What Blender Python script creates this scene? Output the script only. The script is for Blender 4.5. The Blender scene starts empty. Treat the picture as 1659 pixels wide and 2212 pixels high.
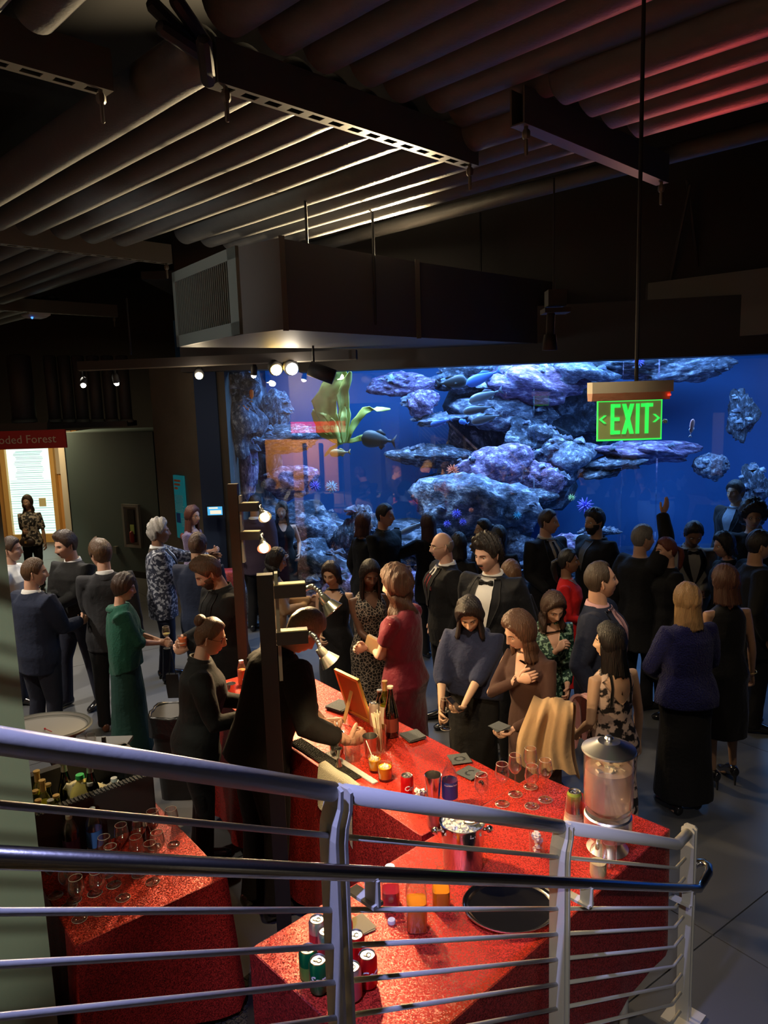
import bpy, math, random
import numpy as np
from mathutils import Vector, Matrix
from mathutils.bvhtree import BVHTree
R = math.radians
# ---------------------------------------------------------------- camera
FPX, CX, CY, EYE = 1600., 829.5, 1106., 3.1          # focal length in pixels of a 1659x2212 frame, eye height
PIT, ROL = R(8.67), R(1.8)
_f = np.array([0, math.cos(PIT), -math.sin(PIT)])
_r0 = np.array([1., 0, 0]); _d0 = np.array([0, -math.sin(PIT), -math.cos(PIT)])
_r = _r0*math.cos(ROL) + _d0*math.sin(ROL); _d = _d0*math.cos(ROL) - _r0*math.sin(ROL)
cam = bpy.data.cameras.new('camera'); camo = bpy.data.objects.new('camera', cam)
bpy.context.scene.collection.objects.link(camo)
cam.sensor_fit = 'VERTICAL'; cam.sensor_height = 36; cam.lens = FPX/2212*36
cam.clip_start = .05; cam.clip_end = 200
camo.matrix_world = Matrix(((_r[0], -_d[0], -_f[0], 0), (_r[1], -_d[1], -_f[1], 0), (_r[2], -_d[2], -_f[2], EYE), (0, 0, 0, 1)))
bpy.context.scene.camera = camo
sc = bpy.context.scene
sc.view_settings.view_transform = 'Standard'; sc.view_settings.look = 'None'
sc.view_settings.exposure = 0.0; sc.view_settings.gamma = 1; sc.view_settings.use_curve_mapping = False
sc.cycles.max_bounces = 6; sc.cycles.diffuse_bounces = 2; sc.cycles.glossy_bounces = 4
sc.cycles.transmission_bounces = 5; sc.cycles.transparent_max_bounces = 16
sc.cycles.sample_clamp_indirect = 4; sc.cycles.caustics_reflective = False; sc.cycles.caustics_refractive = False
# ---------------------------------------------------------------- world
w = bpy.data.worlds.new('world'); sc.world = w; w.use_nodes = True
w.node_tree.nodes['Background'].inputs[0].default_value = (.25, .32, .45, 1)
w.node_tree.nodes['Background'].inputs[1].default_value = .006
# ---------------------------------------------------------------- the room's lights (hall spots, tank lights) and a few added fills
def lamp(kind, loc, to, col, W, size=.08, cone=70, blend=.5, shape=None, sy=None):
    l = bpy.data.lights.new('lamp_light', kind); l.color = col; l.energy = W
    if kind == 'SPOT': l.spot_size = R(cone); l.spot_blend = blend; l.shadow_soft_size = size
    elif kind == 'AREA':
        l.size = size
        if sy: l.shape = 'RECTANGLE'; l.size_y = sy
    else: l.shadow_soft_size = size
    o = bpy.data.objects.new('lamp_light', l); sc.collection.objects.link(o); o.location = loc
    if to is not None: o.rotation_euler = (Vector(to)-Vector(loc)).to_track_quat('-Z', 'Y').to_euler()
    return o
WARM = (1, .70, .40); WARM2 = (1, .80, .55); COOL = (.85, .93, 1)
# ceiling spots over the left group (neutral) and the middle
lamp('SPOT', (-5.2, 5.6, 4.6), (-3.0, 7.4, 0), (1, .88, .72), 640, .10, 62)
lamp('SPOT', (-4.3, 9.8, 4.5), (-2.6, 7.6, 0), (1, .92, .80), 480, .10, 58)
lamp('SPOT', (-3.4, 3.0, 4.6), (-2.2, 5.6, 0), (1, .84, .62), 230, .10, 50)
lamp('SPOT', (2.9, 3.2, 4.6), (2.2, 6.0, .3), (1, .80, .56), 60, .10, 70, 1)  # added weak fill on the crowd at the right
lamp('SPOT', (-1.6, 5.0, 4.6), (.4, 6.2, 1.0), (1, .80, .56), 230, .10, 55, 1)
lamp('SPOT', (.6, 2.8, 4.7), (.9, 5.3, 1.1), (1, .78, .54), 240, .08, 44, 1)
# warm uplight above the duct that rakes the ceiling tubes, red one beyond the right edge
lamp('SPOT', (.25, 8.15, 4.47), (-1.5, 5.4, 4.80), (1, .76, .42), 3200, .06, 88, .7)
lamp('SPOT', (2.7, 6.3, 3.5), (2.0, 4.0, 4.86), (1, .10, .07), 90, .10, 60, .8)
lamp('SPOT', (2.4, 7.0, 3.8), (.6, 3.2, 4.95), (1, .45, .32), 12, .10, 80, .9)
lamp('SPOT', (-4.2, 4.6, 3.4), (-1.6, 6.9, 4.1), (.9, .95, .9), 120, .1, 40, .9)  # fill added only to bring up the duct grille
lamp('SPOT', (-4.9, 8.6, 4.3), (-6.6, 11.0, 2.2), (1, .8, .7), 60, .1, 26, .9)  # extra spot added to brighten the hanging red sign
lamp('SPOT', (-.75, 3.1, 4.55), (-.42, 3.40, 2.1), (1, .84, .45), 260, .04, 15, .6)
lamp('SPOT', (-2.6, 1.6, 4.6), (-1.25, 3.35, .75), (1, .82, .55), 110, .05, 26, .8)
lamp('SPOT', (-4.6, 1.8, 4.2), (-1.5, 5.0, 4.85), (.8, .86, 1), 10, .3, 80, 1)
# violet-blue stage spot behind the stairs, white one for the lower end of the stair rail
lamp('SPOT', (-.8, .7, 5.0), (-.15, 1.75, 2.0), (.42, .45, 1), 640, .05, 40, .8)
lamp('SPOT', (-.2, -1.2, 4.4), (1.25, 3.0, .6), (1, .92, .86), 260, .06, 24, .9)
lamp('SPOT', (-.9, -1.5, 3.5), (-2.2, 2.9, 1.6), (.95, 1, .78), 460, .03, 29, .5)
# lit lobby to the left, lit hall behind the stairs that mirrors in the tank
lamp('AREA', (-7.0, 14.2, 3.3), (-7.2, 15.2, 0), (1, .74, .40), 90, 1.6)
lamp('SPOT', (-5.6, 11.0, 3.9), (-6.3, 13.1, .9), (1, .8, .5), 150, .1, 30, .8)  # added spot that lifts the woman in the lobby doorway
lamp('AREA', (-7.4, -3.3, 3.9), (-7.6, -5, 1.2), (1, .68, .40), 1000, 1.6)
lamp('AREA', (5.2, -3.4, 4.0), (5.4, -5, 1.6), (1, .86, .62), 70, 1.0)
# tank: lights over the water
for x, y, W in ((-.9, 11.6, 150), (1.0, 11.2, 480), (3.0, 11.4, 480), (5.4, 10.8, 340), (8.0, 10.2, 120)):
    lamp('AREA', (x, y, 4.3), (x-.1, y+.3, 0), (.19, .45, .97), W*.42, 1.8)
lamp('SPOT', (.2, 10.35, 4.3), (-.4, 10.7, 0), (.35, .62, 1), 260, .08, 62, .8)
for x, y, W in ((.9, 10.9, 110), (2.4, 11.4, 150), (3.6, 10.6, 110), (-.4, 11.0, 250)):
    lamp('SPOT', (x, y, 4.35), (x+.1, y+.9, 0), (.55, .75, 1), W*.8, .05, 95, .9)

def rayv(x, y): return _f + _r*(x-CX)/FPX + _d*(y-CY)/FPX
def on_z(x, y, z): v = rayv(x, y); return np.array([0, 0, EYE]) + v*((z-EYE)/v[2])     # photo point to a point at height z
def at_y(x, y, Y): v = rayv(x, y); return np.array([0, 0, EYE]) + v*(Y/v[1])           # photo point to a point at depth Y
def at_d(x, y, d): return np.array([0, 0, EYE]) + rayv(x, y)*d
def on_line(x, y, P, Q):                                                                # photo point on the vertical plane through P, Q
    P = np.array(P[:2], float); Q = np.array(Q[:2], float); n = np.array([Q[1]-P[1], P[0]-Q[0]])
    v = rayv(x, y); return np.array([0, 0, EYE]) + v*(n@P/(n@v[:2]))

# ---------------------------------------------------------------- mesh building
def nrm(v): v = np.asarray(v, float); return v/(np.linalg.norm(v)+1e-12)
class Geo:
    def __init__(s): s.V = []; s.L = []; s.T = []; s.M = []; s.n = 0
    def add(s, V, L, T, m=0):
        V = np.asarray(V, float).reshape(-1, 3); s.V.append(V); s.L.append(np.asarray(L, np.int64)+s.n); s.T.append(np.asarray(T, np.int64))
        s.M.append(np.full(len(T), m) if np.isscalar(m) else np.asarray(m)); s.n += len(V); return s
    def faces(s, V, F, m=0):
        return s.add(V, [i for f in F for i in f], [len(f) for f in F], m)
    def arr(s):
        return np.concatenate(s.V), np.concatenate(s.L), np.concatenate(s.T), np.concatenate(s.M)
    def xf(s, M):                         # transform everything so far by a 4x4
        M = np.array(M); s.V = [v@M[:3, :3].T + M[:3, 3] for v in s.V]; return s
    def join(s, g, M=None):
        V, L, T, m = g.arr()
        if M is not None: M = np.array(M); V = V@M[:3, :3].T + M[:3, 3]
        return s.add(V, L, T, m)
    def grid(s, P, cu=False, cv=False, m=0):      # P (nu,nv,3) sheet, wrapping if cu / cv
        nu, nv = P.shape[:2]
        i = np.arange(nu if cu else nu-1); j = np.arange(nv if cv else nv-1)
        I, J = np.meshgrid(i, j, indexing='ij'); I2 = (I+1) % nu; J2 = (J+1) % nv
        q = np.stack([I*nv+J, I2*nv+J, I2*nv+J2, I*nv+J2], -1).reshape(-1)
        return s.add(P.reshape(-1, 3), q, np.full(len(q)//4, 4), m)
    def loft(s, rings, m=0, caps=True):           # rings: list of (k,3) closed loops
        P = np.array(rings, float); nu, nv = P.shape[:2]; s.grid(P, False, True, m)
        if caps:
            b = s.n-nu*nv
            s.L.append(np.arange(nv)[::1]+b); s.T.append(np.array([nv])); s.M.append(np.array([m]))
            s.L.append(np.arange(nv)[::-1]+b+(nu-1)*nv); s.T.append(np.array([nv])); s.M.append(np.array([m]))
        return s
    def lathe(s, prof, seg=20, c=(0, 0, 0), m=0, caps=False):
        a = np.arange(seg)*2*math.pi/seg
        P = np.array([[(c[0]+r*math.cos(t), c[1]+r*math.sin(t), c[2]+z) for t in a] for r, z in prof])
        return s.loft(P[::-1], m, caps)
    def tube(s, P, rad, seg=10, m=0, ends=True, side=None, ez=.7):  # rad scalar / list of r or (ra, rb) ; side fixes the ra axis
        P = np.array(P, float); n = len(P); rad = [rad]*n if np.isscalar(rad) else list(rad)
        rad = [(r, r) if np.isscalar(r) else r for r in rad]
        T = np.zeros_like(P); T[1:-1] = P[2:]-P[:-2]; T[0] = P[1]-P[0]; T[-1] = P[-1]-P[-2]
        T /= np.linalg.norm(T, axis=1)[:, None]+1e-12
        a0 = nrm(side) if side is not None else nrm(np.cross(T[0], [0, 0, 1] if abs(T[0][2]) < .9 else [1, 0, 0]))
        rings = []; a = a0; th = np.arange(seg)*2*math.pi/seg; c_, s_ = np.cos(th)[:, None], np.sin(th)[:, None]
        def ring(p, t, a, ra, rb):
            b = np.cross(t, a); return p + a*c_*ra + b*s_*rb
        for i in range(n):
            a = (a0 if side is not None else a); a = nrm(a - T[i]*(a@T[i])); ra, rb = rad[i]
            if i == 0 and ends:
                e = max(ra, rb)*ez
                rings += [ring(p_, T[0], a, ra*k, rb*k) for p_, k in ((P[0]-T[0]*e, .25), (P[0]-T[0]*e*.72, .7))]
            rings.append(ring(P[i], T[i], a, ra, rb))
            if i == n-1 and ends:
                e = max(ra, rb)*ez
                rings += [ring(p_, T[-1], a, ra*k, rb*k) for p_, k in ((P[-1]+T[-1]*e*.72, .7), (P[-1]+T[-1]*e, .25))]
        return s.loft(rings, m)
    def box(s, c, d, m=0, rz=0, rot=None):
        v = np.array([[x, y, z] for x in (-.5, .5) for y in (-.5, .5) for z in (-.5, .5)])*np.array(d)
        if rz: v = v@np.array([[math.cos(rz), math.sin(rz), 0], [-math.sin(rz), math.cos(rz), 0], [0, 0, 1]])
        if rot is not None: v = v@np.array(rot).T
        return s.faces(v+np.array(c), [(0, 1, 3, 2), (4, 6, 7, 5), (0, 4, 5, 1), (2, 3, 7, 6), (0, 2, 6, 4), (1, 5, 7, 3)], m)
    def sphere(s, c, r, nu=10, nv=14, m=0):
        r = np.array([r]*3 if np.isscalar(r) else r, float)
        th = np.linspace(.02, math.pi-.02, nu); ph = np.arange(nv)*2*math.pi/nv
        P = np.array([[(math.sin(t)*math.cos(p), math.sin(t)*math.sin(p), math.cos(t)) for p in ph] for t in th])*r+np.array(c)
        return s.loft(P, m)
def link(o, parent=None):
    sc.collection.objects.link(o)
    if parent is not None: o.parent = parent
    return o
def mesh_of(name, g, smooth=True):
    V, L, T, M = g.arr() if isinstance(g, Geo) else g
    me = bpy.data.meshes.new(name); me.vertices.add(len(V)); me.vertices.foreach_set('co', V.astype(np.float32).ravel())
    me.loops.add(len(L)); me.loops.foreach_set('vertex_index', L.astype(np.int32))
    me.polygons.add(len(T)); st = np.concatenate([[0], np.cumsum(T)[:-1]])
    me.polygons.foreach_set('loop_start', st.astype(np.int32)); me.polygons.foreach_set('loop_total', T.astype(np.int32))
    me.polygons.foreach_set('material_index', M.astype(np.int32))
    me.update(calc_edges=True); me.validate()
    me.polygons.foreach_set('use_smooth', np.zeros(len(me.polygons), bool))
    if smooth is True: me.polygons.foreach_set('use_smooth', np.ones(len(me.polygons), bool))
    elif smooth: # angle
        me.polygons.foreach_set('use_smooth', np.ones(len(me.polygons), bool)); me.set_sharp_from_angle(angle=smooth)
    return me
def obj(name, g, mats, parent=None, smooth=R(35), loc=None, rz=0):
    me = mesh_of(name, g, smooth) if not isinstance(g, bpy.types.Mesh) else g
    if not me.materials:
        for m in (mats if isinstance(mats, (list, tuple)) else [mats]): me.materials.append(m)
    o = bpy.data.objects.new(name, me); link(o, parent)
    if loc is not None: o.location = loc
    o.rotation_euler[2] = rz
    return o
def tag(o, label, cat, group=None, kind=None):
    o['label'] = label; o['category'] = cat
    if group: o['group'] = group
    if kind: o['kind'] = kind
    return o
def thing(name, label, cat, loc=(0, 0, 0), rz=0, group=None):
    o = bpy.data.objects.new(name, None); link(o); o.location = [float(c) for c in loc]; o.rotation_euler[2] = rz; o.empty_display_size = .1
    return tag(o, label, cat, group)
def struct(name, g, mats, parent=None, smooth=R(35)):
    o = obj(name, g, mats, parent, smooth)
    if parent is None: o['kind'] = 'structure'
    return o
def dup(root, loc, rz=0, label=None):
    def cp(o, par):
        c = o.copy(); sc.collection.objects.link(c)
        if par is not None: c.parent = par
        for ch in o.children: cp(ch, c)
        return c
    c = cp(root, None); c.location = [float(v) for v in loc]; c.rotation_euler[2] = rz
    if label: c['label'] = label
    return c
# ---------------------------------------------------------------- materials
def mat(name, col, rough=.5, metal=0., spec=.5, sheen=0., emit=None, estr=0., bump=0., bscale=40., var=0., vscale=6., stretch=None, coat=0.):
    m = bpy.data.materials.new(name); m.use_nodes = True; nt = m.node_tree; b = nt.nodes['Principled BSDF']
    c = tuple(col)+(1,) if len(col) == 3 else col
    b.inputs['Base Color'].default_value = c; b.inputs['Roughness'].default_value = rough; b.inputs['Metallic'].default_value = metal
    b.inputs['Specular IOR Level'].default_value = spec; b.inputs['Sheen Weight'].default_value = sheen; b.inputs['Coat Weight'].default_value = coat
    if emit: b.inputs['Emission Color'].default_value = tuple(emit)+(1,); b.inputs['Emission Strength'].default_value = estr
    if bump or var:
        tc = nt.nodes.new('ShaderNodeTexCoord'); src = tc.outputs['Object']
        if stretch:
            mp = nt.nodes.new('ShaderNodeMapping'); mp.inputs['Scale'].default_value = stretch; nt.links.new(src, mp.inputs[0]); src = mp.outputs[0]
    if bump:
        n = nt.nodes.new('ShaderNodeTexNoise'); n.inputs['Scale'].default_value = bscale; n.inputs['Detail'].default_value = 4; nt.links.new(src, n.inputs[0])
        bp = nt.nodes.new('ShaderNodeBump'); bp.inputs['Strength'].default_value = bump; bp.inputs['Distance'].default_value = .02
        nt.links.new(n.outputs[0], bp.inputs['Height']); nt.links.new(bp.outputs[0], b.inputs['Normal'])
    if var:
        n = nt.nodes.new('ShaderNodeTexNoise'); n.inputs['Scale'].default_value = vscale; n.inputs['Detail'].default_value = 5; nt.links.new(src, n.inputs[0])
        mx = nt.nodes.new('ShaderNodeMix'); mx.data_type = 'RGBA'; nt.links.new(n.outputs[0], mx.inputs[0])
        mx.inputs[6].default_value = tuple(v*(1-var) for v in c[:3])+(1,); mx.inputs[7].default_value = tuple(min(1, v*(1+var)) for v in c[:3])+(1,)
        nt.links.new(mx.outputs[2], b.inputs['Base Color'])
    return m
def pattern(name, c1, c2, scale=25, thr=.5, rough=.7, kind='noise', soft=.04, stretch=None):     # two-colour printed cloth
    m = mat(name, c1, rough); nt = m.node_tree; b = nt.nodes['Principled BSDF']; tc = nt.nodes.new('ShaderNodeTexCoord'); src = tc.outputs['Object']
    if stretch:
        mp = nt.nodes.new('ShaderNodeMapping'); mp.inputs['Scale'].default_value = stretch; nt.links.new(src, mp.inputs[0]); src = mp.outputs[0]
    if kind == 'noise': t = nt.nodes.new('ShaderNodeTexNoise'); t.inputs['Detail'].default_value = 2; o = 0
    else: t = nt.nodes.new('ShaderNodeTexVoronoi'); t.feature = 'DISTANCE_TO_EDGE'; o = 0
    t.inputs['Scale'].default_value = scale; nt.links.new(src, t.inputs['Vector'])
    r = nt.nodes.new('ShaderNodeValToRGB'); r.color_ramp.elements[0].position = thr-soft; r.color_ramp.elements[1].position = thr+soft
    r.color_ramp.elements[0].color = tuple(c1)+(1,); r.color_ramp.elements[1].color = tuple(c2)+(1,)
    nt.links.new(t.outputs[o], r.inputs[0]); nt.links.new(r.outputs[0], b.inputs['Base Color']); return m
def glassy(name, tint=(1, 1, 1), refl=1.0, base=.03, rough=.02, edge=.85, power=4):       # thin glass: see-through with reflective rims
    m = bpy.data.materials.new(name); m.use_nodes = True; nt = m.node_tree; nt.nodes.clear()
    o = nt.nodes.new('ShaderNodeOutputMaterial'); t = nt.nodes.new('ShaderNodeBsdfTransparent'); g = nt.nodes.new('ShaderNodeBsdfGlossy')
    g.inputs['Roughness'].default_value = rough; g.inputs[0].default_value = (refl, refl, refl, 1); t.inputs[0].default_value = tuple(tint)+(1,)
    lw = nt.nodes.new('ShaderNodeLayerWeight'); lw.inputs[0].default_value = .5
    p = nt.nodes.new('ShaderNodeMath'); p.operation = 'POWER'; nt.links.new(lw.outputs['Facing'], p.inputs[0]); p.inputs[1].default_value = power
    mr = nt.nodes.new('ShaderNodeMapRange'); mr.inputs[3].default_value = base; mr.inputs[4].default_value = edge; nt.links.new(p.outputs[0], mr.inputs[0])
    mx = nt.nodes.new('ShaderNodeMixShader'); nt.links.new(mr.outputs[0], mx.inputs[0]); nt.links.new(t.outputs[0], mx.inputs[1]); nt.links.new(g.outputs[0], mx.inputs[2])
    nt.links.new(mx.outputs[0], o.inputs[0]); return m
def sequins(name, col, rough=.34, size=230, amt=.33):
    m = mat(name, col, rough, .25); nt = m.node_tree; b = nt.nodes['Principled BSDF']
    tc = nt.nodes.new('ShaderNodeTexCoord'); v = nt.nodes.new('ShaderNodeTexVoronoi'); v.inputs['Scale'].default_value = size; nt.links.new(tc.outputs['Object'], v.inputs['Vector'])
    s1 = nt.nodes.new('ShaderNodeVectorMath'); s1.operation = 'SUBTRACT'; s1.inputs[1].default_value = (.5, .5, .5); nt.links.new(v.outputs['Color'], s1.inputs[0])
    s2 = nt.nodes.new('ShaderNodeVectorMath'); s2.operation = 'SCALE'; s2.inputs['Scale'].default_value = amt; nt.links.new(s1.outputs[0], s2.inputs[0])
    ge = nt.nodes.new('ShaderNodeNewGeometry'); s3 = nt.nodes.new('ShaderNodeVectorMath'); s3.operation = 'ADD'; nt.links.new(ge.outputs['Normal'], s3.inputs[0]); nt.links.new(s2.outputs[0], s3.inputs[1])
    s4 = nt.nodes.new('ShaderNodeVectorMath'); s4.operation = 'NORMALIZE'; nt.links.new(s3.outputs[0], s4.inputs[0]); nt.links.new(s4.outputs[0], b.inputs['Normal'])
    hs = nt.nodes.new('ShaderNodeMix'); hs.data_type = 'RGBA'; sp = nt.nodes.new('ShaderNodeSeparateColor'); nt.links.new(v.outputs['Color'], sp.inputs[0]); nt.links.new(sp.outputs[0], hs.inputs[0])
    hs.inputs[6].default_value = tuple(c*.3 for c in col)+(1,); hs.inputs[7].default_value = tuple(min(1, c*1.8+.02) for c in col)+(1,); nt.links.new(hs.outputs[2], b.inputs['Base Color'])
    return m
_text = {}
def text_geo(body, size, font_bold=False, depth=.002, res=2):
    k = (body, size, depth)
    if k not in _text:
        cu = bpy.data.curves.new('t', 'FONT'); cu.body = body; cu.size = size; cu.extrude = depth; cu.align_x = 'CENTER'; cu.align_y = 'CENTER'; cu.resolution_u = res
        if font_bold: cu.offset = size*.012
        o = bpy.data.objects.new('t', cu); link(o); dg = bpy.context.evaluated_depsgraph_get(); me = bpy.data.meshes.new_from_object(o.evaluated_get(dg))
        V = np.zeros(len(me.vertices)*3); me.vertices.foreach_get('co', V); L = np.zeros(len(me.loops), int); me.loops.foreach_get('vertex_index', L)
        T = np.zeros(len(me.polygons), int); me.polygons.foreach_get('loop_total', T)
        bpy.data.objects.remove(o); bpy.data.meshes.remove(me); _text[k] = (V.reshape(-1, 3), L, T)
    return _text[k]
def text_on(body, size, M, bold=False, depth=.002):          # flat lettering: text x -> M col 0, text y -> M col 1
    V, L, T = text_geo(body, size, bold, depth); g = Geo(); g.add(V, L, T); return g.xf(M)
def text_round(body, size, r, z, ang=0, slant=0., rot90=False):   # lettering wrapped on an upright cylinder
    V, L, T = text_geo(body, size, True, .0006); x, y = V[:, 0]+V[:, 1]*slant, V[:, 1]
    if rot90: x, y = -y, x
    a = ang + x/r; rr = r+.0005+V[:, 2]
    g = Geo(); g.add(np.stack([rr*np.cos(a), rr*np.sin(a), z+y], 1), L, T); return g
def frame_xz(o, ux, uz): # matrix with x=ux, y(text up)=uz
    ux = nrm(ux); uz = nrm(uz); n = np.cross(ux, uz); M = np.eye(4); M[:3, 0] = ux; M[:3, 1] = uz; M[:3, 2] = n; M[:3, 3] = o; return M
def spot_housing(loc, to, r=.05, L=.14): # geo of a can lamp with its opening
    g = Geo(); loc = np.array(loc, float); d = nrm(np.array(to)-loc); g.tube([loc-d*L, loc-d*L*.8, loc], [r*.5, r, r], 16, ends=False); return g
# ================================================================= the setting
M_floor = mat('floor_paint', (.115, .12, .13), .38, bump=.05, bscale=8, var=.22, vscale=1.3)
M_gap = mat('floor_joint', (.012, .012, .013), .8)
M_black = mat('black_paint', (.012, .012, .014), .7); M_dark = mat('dark_grey_paint', (.035, .034, .036), .6, bump=.05)
M_tube = mat('grey_insulation_jacket', (.085, .085, .088), .5, bump=.12, bscale=55, var=.2, vscale=9)
M_steel = mat('dark_steel', (.05, .048, .045), .5, .3); M_duct = mat('painted_duct', (.085, .075, .072), .6, bump=.06, bscale=5)
M_teal = mat('teal_wall_paint', (.10, .155, .165), .7, bump=.04, bscale=60, var=.08, vscale=1)
M_conc = mat('concrete', (.17, .15, .115), .85, bump=.25, bscale=18, var=.3, vscale=2.2)
M_grill = mat('grey_green_grille', (.16, .18, .17), .5); M_amber = mat('amber_wood', (.62, .33, .10), .45, var=.15, vscale=3, stretch=(1, 1, .2))
M_frame = mat('light_oak', (.75, .47, .16), .4); M_cream = mat('cream_wall', (.55, .50, .40), .7); M_white = mat('white_enamel', (.8, .8, .8), .4)
M_sign = mat('red_sign', (.52, .02, .03), .45); M_lett = mat('cream_letters', (.85, .76, .6), .5)
S2 = 1/math.sqrt(2); E1 = np.array([S2, S2, 0]); E2 = np.array([-S2, S2, 0])
def uw(u, w_, z): p = E1*u+E2*w_; return np.array([p[0], p[1], z])

g = Geo(); g.box((1, 6, -.06), (34, 34, .08)); floor = struct('floor', g, M_gap)
ca, sa = math.cos(R(35.6)), math.sin(R(35.6)); o0 = on_z(1540, 2020, 0)
slab = Geo(); slab.box((0, 0, 0), (2.392, 2.392, .02)); slab_me = mesh_of('slab', slab, False); slab_me.materials.append(M_floor)
for i in range(-7, 8):
    for j in range(-4, 9):
        cx = o0[0]+ca*(i-.5)*2.4 - sa*(j+.5)*2.4; cy = o0[1]+sa*(i-.5)*2.4 + ca*(j+.5)*2.4
        if -11 < cx < 10 and -4 < cy < 18.5:
            o = bpy.data.objects.new('floor_slab', slab_me); link(o, floor); o.location = (cx, cy, -.01); o.rotation_euler[2] = R(35.6)
g = Geo(); g.box((1, 6, 6.4), (34, 34, .1)); struct('ceiling', g, M_black)
g = Geo(); g.box((-11, 6, 3.2), (.2, 30, 6.6)); struct('wall_left', g, M_dark)
g = Geo(); g.box((12, 4, 3.2), (.2, 26, 6.6)); struct('wall_right', g, M_dark)
g = Geo(); g.box((1, 19.6, 3.2), (30, .2, 6.6)); struct('wall_back', g, M_black)
# wall behind the stairs (seen mirrored in the tank)
g = Geo(); g.box((1, -5.2, 3.2), (26, .2, 6.6)); wf = struct('wall_front', g, M_dark)
hall = thing('wall_panelling', 'amber panelled wall behind the stairs, seen mirrored in the tank glass', 'wall')
g = Geo(); g.box((-7.65, -5.02, .9), (3.9, .12, 1.78)); obj('panel', g, M_amber, hall, False)
for x in (-7.5, -6.9, -6.3):
    g = Geo(); g.box((x, -4.94, .85), (.13, .05, 1.65)); obj('divider', g, M_black, hall)
g = Geo(); g.box((.4, -5.02, .8), (.45, .12, 1.7)); obj('panel', g, M_cream, hall)
g = Geo(); g.box((2.9, -5.02, 1.2), (.3, .12, 2.4)); obj('panel', g, M_cream, hall)
s2 = thing('hanging_sign', 'red exhibit sign on the wall behind the stairs, mirrored in the tank glass', 'sign', (-6.9, -4.9, 2.22))
g = Geo(); g.box((0, 0, 0), (3.1, .05, .38)); obj('panel', g, M_sign, s2)
obj('lettering', text_on('Amazon Flooded Forest', .27, frame_xz((0, .03, 0), (-1, 0, 0), (0, 0, 1))), M_lett, s2)

# left: column close by the stairs
colw = Geo(); a = (-1.49, 2.86); d1 = np.array([-.76, -.65]); d2 = np.array([-.65, .76])
p = np.array([a, a+d1*1.4, a+d1*1.4+d2*.5, a+d2*.5]); 
def prism(g, pts, z0, z1, m=0):
    k = len(pts); V = [(x, y, z0) for x, y in pts]+[(x, y, z1) for x, y in pts]
    # make sure it winds counter-clockwise
    A = sum(pts[i][0]*pts[(i+1) % k][1]-pts[(i+1) % k][0]*pts[i][1] for i in range(k))
    F = [tuple(range(k-1, -1, -1)), tuple(range(k, 2*k))]+[(i, (i+1) % k, k+(i+1) % k, k+i) for i in range(k)]
    if A < 0: F = [f[::-1] for f in F]
    g.faces(V, F, m); return g
M_col = mat('grey_green_column_paint', (.20, .235, .19), .6, bump=.04, bscale=60)
g = Geo(); prism(g, p, 0, 3.02); struct('pillar', g, M_col)
# teal wall block with its return
tA, tB = at_y(163, 1200, 14.0), at_y(350, 1200, 13.0)
g = Geo(); prism(g, [(tA[0], tA[1]), (tB[0], tB[1]), (tB[0]+.1, 15.5), (tA[0]-.3, 16.2)], 0, 2.66); tw = struct('wall_teal', g, M_teal)
q0 = at_y(148, 1200, 14.6); g = Geo(); prism(g, [(tA[0]-.02, tA[1]), (q0[0], q0[1]), (q0[0]-.3, 17.6), (tA[0]-.3, 16.5)], 0, 2.5); struct('wall_teal_return', g, M_cream)
g = Geo(); prism(g, [(tA[0]+.25, tA[1]-.06), (tB[0]-.02, tB[1]-.04), (tB[0]-.02, tB[1]), (tA[0]+.25, tA[1])], 0, .12); struct('baseboard_teal', g, M_black)
# lobby: oak wall and lit glazed door
oY = 17.4
def wallrect(g, x0, y0, x1, y1, Y, t=.1, m=0):     # rectangle of the photo on a wall facing the viewer at depth Y
    A, B = at_y(x0, y0, Y), at_y(x1, y1, Y); z0, z1 = sorted((A[2], B[2])); X0, X1 = sorted((A[0], B[0]))
    g.box(((X0+X1)/2, Y+t/2, (z0+z1)/2), (X1-X0, t, z1-z0), m); return X0, X1, z0, z1
g = Geo(); A = at_y(-60, 965, oY); B = at_y(168, 965, oY); g.box(((A[0]+B[0])/2, oY+.1, 1.3), (B[0]-A[0], .2, 2.6)); struct('wall_lobby', g, M_amber)
g = Geo(); A = at_y(100, 1000, oY); B = at_y(160, 1000, oY); g.box(((A[0]+B[0])/2, oY-.02, 2.1), (B[0]-A[0], .06, 1.0)); struct('trim_1', g, M_cream)
dx0, dx1 = at_y(22, 1050, oY)[0], at_y(118, 1050, oY)[0]
door = Geo(); 
for (cx, cz, dx, dz) in ((dx0-.04, 1.18, .12, 2.3), (dx1+.05, 1.18, .10, 2.3), ((dx0+dx1)/2, 2.3, dx1-dx0+.2, .12), ((dx0+dx1)/2, .1, dx1-dx0, .2)): door.box((cx, oY-.08, cz), (dx, .14, dz))
d1o = struct('door_1', door, M_frame)
M_glow = mat('frosted_backlit_glass', (.75, .9, .85), .4, emit=(.62, .86, .80), estr=1.1)
g = Geo(); g.box(((dx0+dx1)/2, oY-.05, 1.22), (dx1-dx0, .02, 2.04)); obj('pane', g, M_glow, d1o)
M_slat = mat('frosting_line', (.35, .62, .66), .5, emit=(.3, .55, .58), estr=.5); zz = .26
gs = Geo()
for k in range(40):
    zz = .26+1.9*(1-(1-k/40)**1.35)
    gs.box(((dx0+dx1)/2+.03*math.sin(k), oY-.065, zz), ((dx1-dx0)*(.97 if k < 22 else .6), .006, .010+.004*math.sin(k*2.3)))
o = obj('frosting_line', gs, M_slat, d1o); o['kind'] = 'stuff'
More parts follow.
